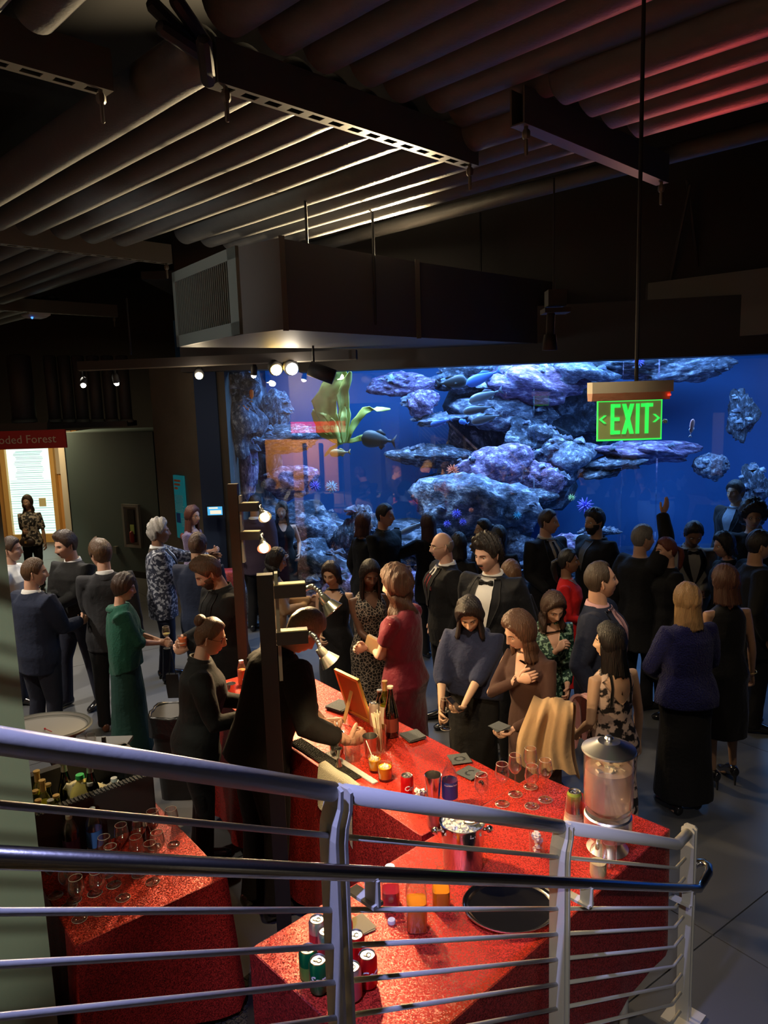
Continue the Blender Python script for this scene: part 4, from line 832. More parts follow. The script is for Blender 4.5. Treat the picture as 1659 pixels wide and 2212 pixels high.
def person(px, py, h, yaw, label, sex='m', lean=0, side=0, twist=0, head=(0, 0, 0), R_=None, L_=None, skn='light', hair=('short', (.03, .02, .012)), top=None, bottom=None, near=True, shoes=None, beard=None, glasses=False, extras=(), pos=None, feet=((.10, .02), (-.10, -.02)), build=1.0, age=0, sleeve=1.0, hipshift=0, legs_bare=False, heel=0, smile=False, hs=1.05):
    """yaw: compass direction the body faces (0 = away from the stairs, 90 = right). R_/L_ : dict(t=(right, forward, up) of the wrist at 1.75 m scale, curl, n=palm normal)"""
    build = build*(1.10 if sex == 'm' else 1.05); h = h*1.015; k = h/1.75; base = np.array(pos if pos is not None else on_z(px, py, h-.02*0)); base[2] = 0
    root = thing('person', label, 'person', base, R(-yaw), 'guests and staff at the reception'); A = Person(); A.root = root; fem = sex == 'f'
    vox = .011 if near else .016; bw_ = build*(.88 if fem else 1.0)
    RL = rotx(-R(lean))@roty(R(side)); PV = np.array([0, 0, .95]); hp = np.array([hipshift, 0, 0])
    tz = rotz(R(twist))
    def T(p):  # torso frame -> person frame (unit scale); gradual twist
        p = np.atleast_2d(np.asarray(p, float)); f_ = np.clip((p[:, 2]-.95)/.5, 0, 1)[:, None]; q = p-PV; q = q*(1-f_)+(q@tz.T)*f_ if twist else q; return q@RL.T+PV+hp
    T1 = lambda p: T(p)[0]
    sw = (.148 if fem else .174)*(.5+.5*build); SH = {s: T1((s*sw, -.005, 1.400)) for s in (1, -1)}
    ar = (.80 if fem else 1.0)*(.6+.4*build); l1, l2 = .285, .255
    NB_ = T1((0, -.012, 1.465)); hy, hpit, hrol = head; RH_ = RL@tz@rotz(-R(hy))@rotx(-R(hpit))@roty(R(hrol)) if True else None
    fwd_in = .018+.02*max(0, math.sin(R(hpit)))
    hk = hs*(.97 if fem else 1.0); HC = NB_+RL@tz@np.array([0, .012, .055])+RH_@np.array([0, fwd_in, .112*hk])
    if pos is None:                 # stand the figure so that its crown is where the photo shows it
        top_ = (HC+RH_@np.array([0, -.005, .118*hk+(.012 if hair and hair[0] != 'none' else 0)]))*k; q = on_z(px, py, top_[2]); d_ = rotz(R(-yaw))@top_; base[:2] = q[:2]-d_[:2]; root.location = base
    arms = {}
    for s, spec in ((1, R_), (-1, L_)):
        spec = dict(spec or {}); t = spec.get('t', (.24, .03, .90)); t = np.array(t, float)*np.array([s, 1, 1]); 
        if 'w' in spec: t = rotz(R(yaw))@(np.array(spec['w'], float)-base)/k
        pole = np.array(spec.get('pole', (.45, -1, -.6)), float)*np.array([s, 1, 1]); E_, W_ = ik(SH[s], t, l1, l2, pole); fdir = nrm(W_-E_)
        hd = np.array(spec['f'])*np.array([s, 1, 1]) if 'f' in spec else fdir; nn = np.array(spec.get('n', (-1, .15, 0)), float)*np.array([s, 1, 1]); hd = nrm(nrm(hd)+fdir*.25)
        arms[s] = (SH[s], E_, W_, hd, nn, spec.get('curl', .35), spec.get('thumb', 1.))
    # --- body (skin): torso, neck, arms, legs as one surface
    if fem: bt = [(.80, .13, .10, 0), (.93, .168, .115, -.01), (1.02, .145, .10, 0), (1.10, .118, .088, .005), (1.20, .130, .098, .012), (1.28, .138, .108, .022), (1.36, .138, .098, .012), (1.41, .118, .078, -.003), (1.45, .078, .062, -.01), (1.475, .055, .052, -.01)]
    else: bt = [(.80, .14, .11, 0), (.93, .162, .118, -.005), (1.05, .145, .108, 0), (1.20, .158, .115, .008), (1.32, .172, .118, .01), (1.385, .160, .100, 0), (1.43, .118, .080, -.008), (1.475, .065, .06, -.01)]
    bt = [(z, w_*build, d*build, y, 2.2) for z, w_, d, y in bt]
    g = Geo(); g.loft([T(r) for r in torso_rings(bt, 18)])
    nr = .050 if fem else .061
    g.tube([T1((0, -.015, 1.43)), NB_, NB_+(HC-NB_)*.45-RH_@np.array([0, .012, 0]), HC-RH_@np.array([0, .022, .04])], [(nr*1.25, nr*1.15), (nr*1.03, nr), (nr, nr*.98), (nr*.95, nr)], 14)
    for s in (1, -1):
        S_, E_, W_, hd, nn, cu, tb = arms[s]
        g.tube([S_+(T1((0, 0, 1.38))-S_)*.25, S_, S_+(E_-S_)*.3, S_+(E_-S_)*.75, E_, E_+(W_-E_)*.25, E_+(W_-E_)*.7, W_], [.045*ar, .056*ar, .052*ar, .043*ar, .039*ar, .042*ar, .032*ar, .025*ar], 12)
    FT = {1: np.array([feet[0][0], feet[0][1], 0.]), -1: np.array([feet[1][0], feet[1][1], 0.])}; hl = heel
    for s in (1, -1):
        Hj = np.array([s*.085, 0, .90])+hp; An = FT[s]+np.array([0, -.03, .09+hl]); Kn = (Hj+An)/2+np.array([0, .03, .03]); lr = .86 if fem else 1.
        if legs_bare or bottom is None:
            g.tube([Hj, Hj+(Kn-Hj)*.4, Kn-(Kn-Hj)*.12, Kn, Kn+(An-Kn)*.3, Kn+(An-Kn)*.75, An], [.085*lr, .08*lr, .058*lr, .054*lr, .056*lr, .038*lr, .034*lr], 12)
            g.tube([An-[0, .03, .05], An+[0, .02, -.05], An+[0, .08, -.07-hl*.55], An+[0, .145, -.078-hl*.9]], [(.03, .03), (.036, .032), (.040, .020), (.034, .011)], 10, side=(1, 0, 0))
    V, L, T_ = remesh(g, vox*1.05, 3)
    body = Geo(); body.add(V, L, T_, 0)
    for s in (1, -1):
        S_, E_, W_, hd, nn, cu, tb = arms[s]; body.join(hand_geo(W_, hd, nn, s, .90 if fem else 1.0, cu, thumb=tb))
    # --- head
    th, ph = headgrid(44 if near else 26, 52 if near else 32); P = headsurf(ph, th, True, fem)*hk
    hg = Geo(); hg.grid(P, False, True); m = []
    nu, nv = P.shape[:2]; C_ = (P[:-1]+P[1:])/2; dx_, dz_ = C_[..., 0]/hk, C_[..., 2]/hk; dy_ = C_[..., 1]
    lipm = (np.abs(dx_) < .0235) & (np.abs(dz_+.063)*1.0 < .0105*(1-(np.abs(dx_)/.0245)**2)+.001) & (dy_ > .05); hg.M = [lipm.astype(int).reshape(-1)]
    def surf_at(x, z):  # front face point by nearest vertex
        d_ = (P[..., 0]-x*hk)**2+(P[..., 2]-z*hk)**2+(P[..., 1] < 0)*9; i = np.unravel_index(np.argmin(d_), d_.shape); return np.array([x*hk, P[i][1], z*hk])
    for s in (1, -1):   # ears and upper lids
        e = Geo(); e.tube([(0, -.004, -.028), (.004, .0, -.018), (.009, -.004, 0), (.010, -.008, .018), (.004, -.004, .028), (-.001, .002, .02)], [.006, .007, .006, .0065, .006, .004], 8); e.sphere((.0, -.002, -.002), (.006, .014, .024), 6, 8)
        M_ = np.eye(4); M_[:3, :3] = np.diag([s, 1, 1])*hk; M_[:3, 3] = (s*.0715*(.95 if fem else 1)*hk, -.008, -.004); hg.join(e, M_)
        if near: lid = surf_at(s*.0315, .008)+[0, -.0088, .0015]; hg.sphere(lid+np.array([0, .0, .0036]), (.0142*hk, .0128*hk, .0102*hk), 7, 12)
    MH = np.eye(4); MH[:3, :3] = RH_; MH[:3, 3] = HC
    body.join(hg, MH); sk_, lip_ = skin(skn); KM = np.diag([k, k, k, 1.])
    o = obj('body', body.xf(KM), [sk_, lip_], root, True)
    # eyes, brows
    for s in (1, -1):
        eg = Geo(); c = surf_at(s*.0315, .006)+[0, -.0062, 0]; eg.sphere(c, .0118*hk, 7, 12, 0); eg.sphere(c+np.array([0, .0068, -.0005])*hk, .0062*hk, 6, 10, 1)
        obj('eye', eg.xf(KM@MH), [M_eye, M_iris], o, True)
    hcol = hair[1] if hair else (.2, .15, .1)
    if near:
        for s in (1, -1):
            bg = Geo(); pts = [surf_at(s*x, z)+[0, .002, 0] for x, z in ((.015, .0245), (.026, .029), (.038, .029), (.048, .022))]; bg.tube(pts, [(.0035, .0022), (.004, .0024), (.0034, .0024), (.0018, .0015)], 6)
            obj('eyebrow', bg.xf(KM@MH), hairmat('brow_%d' % int(sum(hcol)*1000), tuple(c*.8 for c in hcol)), o, True)
    # --- hair
    if hair and hair[0] != 'none':
        kind = hair[0]; opt = hair[2] if len(hair) > 2 else {}; hm = hairmat('hair_%d_%d_%d' % tuple(int(c*999) for c in hcol), hcol, opt.get('rough', .4))
        thk = opt.get('t', {'short': .014, 'buzz': .007, 'ring': .006, 'curly': .034, 'long': .022, 'bob': .022, 'bun': .012, 'pony': .012}.get(kind, .016)); n1, n2 = (40, 72) if near else (26, 40)
        th2, ph2 = np.meshgrid(np.linspace(.03, math.pi-.03, n1), -math.pi+2*math.pi*np.arange(n2)/n2, indexing='ij'); Q = headsurf(ph2, th2, False, fem); D = Q/np.linalg.norm(Q, axis=-1)[..., None]; dg_ = np.degrees(np.abs(ph2))
        hl_ = {'ring': ([0, 60, 75, 95, 120, 180], [.2, .2, .03, .005, -.05, -.08]), 'long': ([0, 30, 50, 70, 95, 180], [.070, .060, .035, -.03, -.10, -.11]), 'bob': ([0, 30, 50, 70, 95, 180], [.068, .060, .03, -.03, -.09, -.11])}.get(kind, ([0, 30, 48, 62, 74, 84, 97, 112, 180], [.066, .064, .048, .02, -.012, .0, .012, -.055, -.085]))
        if opt.get('fringe'): hl_ = ([0, 35, 52, 66, 95, 180], [opt['fringe'], opt['fringe']+.004, .01, -.02, -.05, -.09])
        if opt.get('recede'): hl_ = ([0, 18, 32, 50, 66, 80, 97, 112, 180], [.074, .082, .098, .085, .02, -.01, .012, -.055, -.085])
        if kind == 'bun' or kind == 'pony': hl_ = ([0, 40, 60, 80, 97, 112, 180], [.068, .058, .03, .0, .01, -.04, -.085])
        z_ = Q[..., 2]; hz = np.interp(dg_, *hl_); m_ = sstep(-.008, .014, z_-hz) if kind != 'ring' else sstep(-.006, .012, z_-hz)*(1-sstep(.015, .05, z_-.02*(dg_ > 120)))
        rg = np.random.default_rng(int(abs(px)*7+py)); nz = 0
        for f_, a_ in ((9, .5), (21, .35), (47, .25)):
            kk = rg.normal(size=3)*f_*12*(np.array([1, 1, .25]) if kind not in ('curly',) else 1.); nz = nz+a_*np.sin(Q@kk+rg.uniform(0, 6))
        amp = {'curly': .55, 'ring': .1, 'buzz': .12}.get(kind, .22); crown = opt.get('crown', .35)*sstep(.02, .11, z_)
        thick = thk*(1+amp*nz+crown)*(1 if kind != 'short' else (.55+.45*sstep(-.03, .05, z_)))
        Q = Q+D*(m_*thick-(1-m_)*.012)[..., None]; Q[..., 2] += m_*.004
        if opt.get('quiff'): Q[..., 2] += m_*opt['quiff']*np.exp(-(ph2/.7)**2)*sstep(.05, .09, z_); Q[..., 1] += m_*opt['quiff']*.6*np.exp(-(ph2/.6)**2)*sstep(.04, .08, z_)
        hgm = Geo(); hgm.grid(Q*hk, False, True)
        if kind == 'bun': hgm.sphere(np.array(opt.get('at', (0, -.115, .05)))*hk, (.045, .040, .042), 12, 18)
        if kind == 'pony': hgm.tube(np.array([(0, -.10, .02), (0, -.135, .0), (0, -.145, -.06), (0, -.13, -.16), (0, -.12, -.20)])*hk, [.02, .028, .03, .022, .006], 12)
        hgm.xf(MH)
        if kind in ('long', 'bob'):
            Lh = opt.get('L', .30 if kind == 'long' else .17); o0_ = R(opt.get('open', 62)); nA, nR = (56, 16) if near else (30, 9)
            hyaw = math.atan2(-(RH_@np.array([0, 1, 0]))[0], (RH_@np.array([0, 1, 0]))[1]); Rz = rotz(hyaw); outer = []; al = np.linspace(o0_, 2*math.pi-o0_, nA); jit = rg.uniform(-1, 1, nA)
            strand = .0032*np.sin(al*37+1)+.0022*np.sin(al*71+2)
            for i in range(nR):
                t_ = i/(nR-1); zz = .055-t_*(Lh+.055)
                rx = np.interp(t_, [0, .25, .55, 1], [.074, .088, .094, .098*opt.get('w', 1)])+strand*(.4+t_); ry = np.interp(t_, [0, .25, .55, 1], [.096, .108, .104, .115*opt.get('w', 1)])+strand*(.4+t_)
                yo = np.interp(t_, [0, .4, 1], [-.002, -.006, -.022]); wv = opt.get('wave', 0)*np.sin(t_*14+al*3)*.012
                inn = np.interp(t_, [0, .3, 1], [.012, .022, .026])*(1-.85*(t_ > .97)); tip = np.where(i == nR-1, jit*.014, 0)
                fx = np.sin(al); fy = np.cos(al)
                po = np.stack([fx*(rx+wv), fy*(ry+wv)+yo, np.full(nA, zz)+tip], 1); pi_ = np.stack([fx*(rx-inn), fy*(ry-inn)+yo, np.full(nA, zz)+tip], 1); outer.append(np.concatenate([po, pi_[::-1]]))
            cg = Geo(); cg.loft(outer[::-1]); Mc = np.eye(4); Mc[:3, :3] = Rz*hk*np.array([.95 if fem else 1]); Mc[:3, 3] = HC
            tl = RL if lean else np.eye(3)
            Mc[:3, :3] = (rotx(-R(lean)*.5)@Rz)*hk*(.95 if fem else 1); hgm.join(cg, Mc)
        obj('hair', hgm.xf(KM), hm, root, True)
    if beard:
        th2, ph2 = np.meshgrid(np.linspace(1.5, 2.9, 22), np.linspace(-1.5, 1.5, 40), indexing='ij'); Q = headsurf(ph2, th2, True, fem); D = Q/np.linalg.norm(Q, axis=-1)[..., None]; x_, z_ = np.abs(Q[..., 0]), Q[..., 2]
        if beard == 'full': m_ = sstep(-.035, -.05, z_+.35*(x_-.03).clip(0)*-1)*(1-np.exp(-(x_/.018)**4-((z_+.064)/.008)**4))*sstep(.0, .03, Q[..., 1]); m_ = np.maximum(m_, sstep(.052, .06, x_)*sstep(-.0, -.02, z_)); t_b = .009
        else: m_ = np.exp(-(x_/.026)**4-((z_+.049)/.0055)**4); t_b = .007
        Q = Q+D*(m_*t_b-(1-m_)*.008)[..., None]; bg = Geo(); bg.grid(Q*hk); obj('beard' if beard == 'full' else 'moustache', bg.xf(KM@MH), hairmat('beard_%d' % int(sum(hcol)*1000), tuple(c*.75 for c in hcol), .6), root, True)
    if glasses:
        gg = Geo(); lg_ = Geo()
        for s in (1, -1):
            c = surf_at(s*.032, .006)+[0, .010, -.002]; a = np.linspace(0, 2*math.pi, 17); gg.tube([c+np.array([.023*math.cos(t), -abs(math.cos(t))*.002, .017*math.sin(t)]) for t in a], .0016, 5, ends=False)
            gg.tube([c+[s*.023, 0, .003], (s*.073*hk, .05, .01), (s*.075*hk, -.01, .012)], .0014, 5)
        gg.tube([surf_at(.01, .01)+[0, .011, 0], surf_at(0, .01)+[0, .010, .002], surf_at(-.01, .01)+[0, .011, 0]], .0014, 5); obj('glasses', gg.xf(KM@MH), M_black if glasses is True else glasses, root, True)
    # --- clothes
    A.gar = []
    def finish(name, g_, m_, vx=None, wr=.0035, seed=0, keep=True, it=2):
        V, L, T_ = remesh(g_, vx or vox, it); r2 = np.random.default_rng(int(px*3+py+seed)); d_ = 0
        for f_ in (14, 23, 41): kk = r2.normal(size=3); kk[2] *= .6; d_ = d_+np.sin(V@(nrm(kk)*f_)+r2.uniform(0, 6)+1.5*np.sin(V@(nrm(r2.normal(size=3))*f_*.6)))*(14/f_)**.7
        # push along rough outward direction
        ax = np.stack([V[:, 0]*0, V[:, 1]*0, V[:, 2]], 1); out = V-ax; out /= np.linalg.norm(out, axis=1)[:, None]+1e-9; V = V+out*(d_*wr)[:, None]
        gg = Geo(); gg.add(V, L, T_); A.gar.append((V.copy(), L, T_)); A.last = obj(name, gg.xf(KM), m_, root, True); return A.last
    def sleeves(g_, r, L_end, s_only=(1, -1), flare=1.0):
        for s in s_only:
            S_, E_, W_, *_ = arms[s]; pts = [T1((s*sw*.5, 0, 1.385)), S_, S_+(E_-S_)*.35, S_+(E_-S_)*.8]; rr = [r*.95, r*1.18, r*1.06, r*.92]
            if L_end <= .5:
                f_ = L_end*2; pts = [pts[0], S_, S_+(E_-S_)*f_*.5, S_+(E_-S_)*f_]; rr = [r*1.0, r*1.22, r*1.15, r*1.08*flare]
            else:
                f_ = (L_end-.5)*2; pts += [E_, E_+(W_-E_)*.4*f_, E_+(W_-E_)*.97*f_]; rr += [r*.84, r*.78, r*.66*flare]
            g_.tube(pts, rr, 14, ez=.25)
    def outer(name, m_, hem=.80, fit=0., sl=1.0, flare=0., neck=1.478, wr=.0035, sr=.064, low=None, hemring=None, seed=0, shoulders=True, ntop=None, waist=1.0):
        tt = []
        for z, w_, d, y, e in bt:
            if z < hem-.001: continue
            if z > neck: continue
            tt.append((z, w_+fit*(1.0 if z < 1.40 else .6)*(waist if .98 < z < 1.2 else 1), d+fit*(1. if z < 1.40 else .5), y, 2.35))
        g_ = Geo()
        if hem >= .80: tt = [(hem, .172*build*(1.0 if not fem else .99)+fit+flare, .125*build+fit+flare, 0, 2.4)]+[r_ for r_ in tt if r_[0] > hem+.04]
        rings = [T(r_) for r_ in torso_rings(tt, 22)]
        if hem < .80:
            dn = []; zs = list(np.linspace(hem, .86, 9))
            for z in zs:
                t_ = (.86-z)/(.86-hem); w_ = np.interp(z, [.0, .45, .80, .93], [.165, .155, .165, .168*build+.004])*(build*.5+.5)+fit+flare*t_; d = np.interp(z, [0, .45, .8, .93], [.15, .135, .125, .118*build])+fit+flare*t_
                r_ = torso_rings([(z, w_, d, -.005, 2.1)], 22)[0]; a = np.arange(22)*2*math.pi/22; r_[:, :2] *= (1+flare*.9*t_*np.cos(a*7+seed))[:, None] if flare else 1; dn.append(r_+hp*(z/.95))
            rings = dn+[r_ for r_, t in zip(rings, tt) if t[0] > .88]
        g_.loft(rings)
        if sl > 0: sleeves(g_, sr*ar*(1.12 if fit > .015 else 1.0), sl)
        return finish(name, g_, m_, wr=wr, seed=seed)
    def trousers(m_, r=1.0, waist=1.0):
        g_ = Geo(); g_.loft([r_+hp for r_ in torso_rings([(.80, .155*build, .118*build, 0), (.90, .170*build, .125*build, 0), (.99, .160*build, .118*build, 0)], 20)]+[T(r_) for r_ in torso_rings([(1.04*waist, .152*build, .113*build, 0)], 20)])
        for s in (1, -1):
            Hj = np.array([s*.085*build, 0, .88])+hp; An = FT[s]+np.array([0, -.025, .05+hl]); Kn = (Hj+An)/2+np.array([0, .03, .03]); q = (.9 if fem else 1.)*r
            g_.tube([Hj, Hj+(Kn-Hj)*.4, Kn, Kn+(An-Kn)*.5, An], [(.098*q*build, .105*q*build), (.088*q*build, .092*q*build), (.068*q, .072*q), (.062*q, .066*q), (.060*q, .070*q)], 14, side=(1, 0, 0), ez=.15)
        return finish('trousers', g_, m_, vx=vox*1.2, wr=.003, seed=5)
    A.T1 = T1; A.k = k
    if bottom and bottom[0] == 'trousers': trousers(bottom[1])
    if shoes:
        for s in (1, -1):
            g_ = Geo(); F = FT[s]; hh = hl; cr, sr_ = math.cos(R(s*-8)), math.sin(R(s*-8)); rs = np.array([[cr, -sr_, 0], [sr_, cr, 0], [0, 0, 1]])
            P_ = np.array([(0, -.085, .045+hh), (0, -.05, .05+hh), (0, .02, .052+hh*.6), (0, .09, .036), (0, .15, .028), (0, .185, .022)])@rs.T+F
            g_.tube(P_, [(.032, .04), (.036, .048), (.040, .045), (.046, .034), (.042, .027), (.026, .02)], 14, side=rs@np.array([1, 0, 0]), ez=.3)
            if hh: g_.tube([F+rs@np.array([0, -.08, .04+hh]), F+rs@np.array([0, -.085, .002])], [.014, .007], 8)
            obj('shoe', g_.xf(KM), shoes, root, True)
    # draped patches on the outermost garment
    def drape(name, outline_fn, m_, off=.004, nr_=16, nc=9, fromback=False, thick=.002):
        """outline_fn(t) -> (x0, x1, z) in torso coordinates, t 0..1"""
        V = np.concatenate([a_[0] for a_ in A.gar]); 
        if not hasattr(A, 'bvh') or A.nb != len(A.gar):
            polys = []; o_ = 0
            for v_, l_, t_ in A.gar:
                st = np.concatenate([[0], np.cumsum(t_)[:-1]]); polys += [[int(i)+o_ for i in l_[a_:a_+n_]] for a_, n_ in zip(st, t_)]; o_ += len(v_)
            A.bvh = BVHTree.FromPolygons([Vector(v_) for v_ in V], polys); A.nb = len(A.gar)
        fd_ = (T1((0, 1, 1.3))-T1((0, 0, 1.3)))*(-1 if fromback else 1); rows = []
        for i in range(nr_):
            x0, x1, z = outline_fn(i/(nr_-1)); row = []
            for j in range(nc):
                x = x0+(x1-x0)*j/(nc-1); c = T1((x, 0, z)); st_ = c+fd_*.20; hit = A.bvh.ray_cast(Vector(st_), Vector(-fd_), .34)[0]
                row.append(np.array(hit)+fd_*off if hit is not None else None)
            rows.append(row)
        # fill misses with neighbours
        last = None
        for row in rows:
            for j in range(nc):
                if row[j] is None: row[j] = (row[j-1] if j and row[j-1] is not None else (last[j] if last is not None else T1((0, .11*(-1 if fromback else 1), 1.3))))
            last = row
        Pf = np.array(rows); Pb = Pf-fd_*(off+.004+thick); gg = Geo(); gg.grid(Pf); gg.grid(Pb)
        n_ = nr_*nc; ed = [(0*nc+j, 0*nc+j+1) for j in range(nc-1)]+[((nr_-1)*nc+j+1, (nr_-1)*nc+j) for j in range(nc-1)]+[(i*nc+nc-1, (i+1)*nc+nc-1) for i in range(nr_-1)]+[((i+1)*nc, i*nc) for i in range(nr_-1)]
        gg.L.append(np.array([v_ for a_, b_ in ed for v_ in (b_, a_, a_+n_, b_+n_)])); gg.T.append(np.full(len(ed), 4)); gg.M.append(np.zeros(len(ed), int))
        return obj(name, gg.xf(KM), m_, A.last if name in ('lapel', 'button', 'placket', 'strap', 'pocket_square', 'neckline') else root, True)
    A.drape = drape; A.outer = outer; A.obj = lambda n, g_, m_: obj(n, g_.xf(KM), m_, root, True)
    A.arms = arms; A.HC = HC; A.MH = MH; A.KM = KM; A.NB = NB_; A.neck = (NB_, RL@tz); A.vox = vox; A.finish = finish; A.sleeves = sleeves
    A.base = base
    A.world = lambda p: np.array(base)+rotz(R(-yaw))@(np.array(p)*k)
    A.grip = {s: A.world(arms[s][2]+arms[s][3]*.075+nrm(arms[s][4]-arms[s][3]*(arms[s][4]@arms[s][3]))*.035) for s in (1, -1)}
    for f_ in (top if isinstance(top, (list, tuple)) else [top]):
        if f_: f_(A)
    for f_ in extras: f_(A)
    return A
# ---- wardrobe: each returns a function of the person
def collar(A, m_, zo=.0, r=.066, h=.034, open_=0):
    N, Rm = A.neck; g = Geo(); a = np.linspace(R(open_), 2*math.pi-R(open_), 25) if open_ else np.linspace(0, 2*math.pi, 25); rows = []
    for z, rr in ((-.012, r*1.10), (.012, r), (h, r*.96), (h*.9, r*1.12), (.0, r*1.28)): rows.append([N+Rm@np.array([rr*math.sin(t)*1.0, rr*math.cos(t)*1.0-.004, z+zo-.012*math.cos(t)]) for t in a])
    g.grid(np.array(rows)); A.obj('collar', g, m_)
def suit(m_, shirt, lap=None, tie=None, bow=None, vest=None, square=None, vz=1.12, hem=.76, fit=.028, vw=.075, shirtopen=False, seed=0, cuff=True):
    def f(A):
        A.outer('jacket', m_, hem=hem, fit=fit, sl=1.0, sr=.068, seed=seed, wr=.004, neck=1.48)
        prof = lambda t: vw*min(1, .62+1.2*t)*(1-t)**.75*1.12; V_ = lambda w_: (lambda t: (-prof(t)-.002, prof(t)+.002, 1.470-t*(1.470-vz)))
        if vest: A.drape('vest', lambda t: (-vw*(1-t)**.85, vw*(1-t)**.85, 1.40-t*(1.40-vz)), vest, .007)
        A.drape('shirt_front', V_(vw), shirt, .006); collar(A, shirt)
        lp = lap or m_
        for s in (-1, 1):
            lf = lambda t, s=s: tuple(sorted((s*(prof(t)-.006), s*(prof(t)+.008+.048*math.sin(math.pi*min(1, (t*.93+.12)))**.7*(1 if t < .42 else max(0, 1-(t-.42)/.58)**.6)))))+(1.462-t*(1.462-vz+.0),)
            A.drape('lapel', lf, lp, .010, 18, 5)
        # jacket collar round the neck
        N, Rm = A.neck; g = Geo(); rows = []
        for z, rr in ((-.03, .088), (.004, .078), (.020, .072), (.012, .086), (-.035, .104)): rows.append([N+Rm@np.array([rr*math.sin(t)*1.05, rr*math.cos(t)*.95-.006, z-.035*max(0, math.cos(t))]) for t in np.linspace(R(50), R(310), 22)])
        g.grid(np.array(rows)); A.obj('jacket_collar', g, lp if lap else m_)
        if tie: A.drape('tie', lambda t: (-.012-.018*t, .012+.018*t, 1.447-t*(1.447-vz)), tie, .012, 14, 5); 
        if bow:
            g = Geo(); c = A.neck[0]; Rm = A.neck[1]; q = lambda x, y, z: c+Rm@np.array([x, y, z])
            for s in (-1, 1): g.loft([[q(s*x, .118+y, hz-.028) for y, hz in ((-.004, -h_), (.008, -h_), (.008, h_), (-.004, h_))] for x, h_ in ((0, .008), (.014, .010), (.034, .021), (.055, .019))])
            g.sphere(q(0, .126, -.028), (.010, .007, .011), 6, 8); A.obj('bow_tie', g, bow)
        if square: A.drape('pocket_square', lambda t: (-.115+.0*t, -.082-.010*t, 1.315-.035*t), square, .008, 6, 5)
        if cuff:
            for s in (1, -1):
                S_, E_, W_, *_ = A.arms[s]; d = nrm(W_-E_); g = Geo(); g.tube([W_-d*.035, W_-d*.004], .031, 14, ends=False); A.obj('cuff', g, shirt)
        for z in (vz-.01,): 
            A.drape('button', lambda t, z=z: (-.009, .009, z-.018*t), M_black, .006, 4, 4)
    return f
def shirt(m_, fit=.014, sl=1.0, hem=.90, col=True, colm=None, placket=None, seed=0, sr=.060, openv=None, skinm=None):
    def f(A):
        A.outer('shirt', m_, hem=hem, fit=fit, sl=sl, sr=sr, seed=seed, wr=.0035)
        if openv: A.drape('bare_chest', lambda t: (-openv[0]*(1-t), openv[0]*(1-t), 1.47-t*openv[1]), skinm, .004)
        if col: collar(A, colm or m_, r=.064)
        if placket: A.drape('placket', lambda t: (-.012, .012, 1.44-t*.40), placket, .004, 10, 3)
    return f
def sweater(m_, shirtm, fit=.02, hem=.86): 
    def f(A): A.outer('sweater', m_, hem=hem, fit=fit, sl=1.0, sr=.066, wr=.004); collar(A, shirtm, r=.066); [A.obj('cuff', (lambda g: g.tube([A.arms[s][2]-nrm(A.arms[s][2]-A.arms[s][1])*.02, A.arms[s][2]+nrm(A.arms[s][2]-A.arms[s][1])*.002], .029, 12, ends=False))(Geo()), shirtm) for s in (1, -1)]
    return f
def dress(m_, hem=.12, fit=.010, sl=0., v=None, vback=None, skinm=None, flare=.02, wr=.0035, straps=None, seed=0, neck=1.478, sr=.058, slflare=1.0, waist=.9):
    def f(A):
        A.outer('dress', m_, hem=hem, fit=fit, sl=sl, flare=flare, wr=wr, seed=seed, neck=neck, sr=sr, waist=waist)
        if v: A.drape('neckline', lambda t: (-v[0]*(1-t)**v[2], v[0]*(1-t)**v[2], 1.475-t*v[1]), skinm, .004, 16, 11)
        if vback: A.drape('bare_back', lambda t: (-vback[0]*(1-t)**vback[2], vback[0]*(1-t)**vback[2], 1.475-t*vback[1]), skinm, .004, 16, 11, True)
        if straps:
            for s in (-1, 1):
                for fb in (False, True): A.drape('strap', lambda t, s=s: tuple(sorted((s*(straps[0]+.012*t), s*(straps[0]+.016+.012*t))))+(1.465-t*straps[1],), straps[2], .007, 10, 3, fb)
    return f
def coat(m_, hem=.35, fit=.045, v=None, under=None, sl=1.0, colr=None, flare=.03, seed=3, name='coat'):
    def f(A):
        A.outer(name, m_, hem=hem, fit=fit, sl=sl, sr=.074, flare=flare, seed=seed, wr=.006)
        if under: A.drape('shirt_front', lambda t: (-.06*(1-t)**.8, .06*(1-t)**.8, 1.46-t*.30), under, .006)
        if colr:
            N, Rm = A.neck; g = Geo(); rows = []
            for z, rr in ((-.045, .10), (.01, .088), (.028, .08), (.018, .098), (-.05, .122)): rows.append([N+Rm@np.array([rr*math.sin(t)*1.05, rr*math.cos(t)*.95-.008, z-.05*max(0, math.cos(t))]) for t in np.linspace(R(38), R(322), 24)])
            g.grid(np.array(rows)); A.obj('coat_collar', g, colr)
    return f
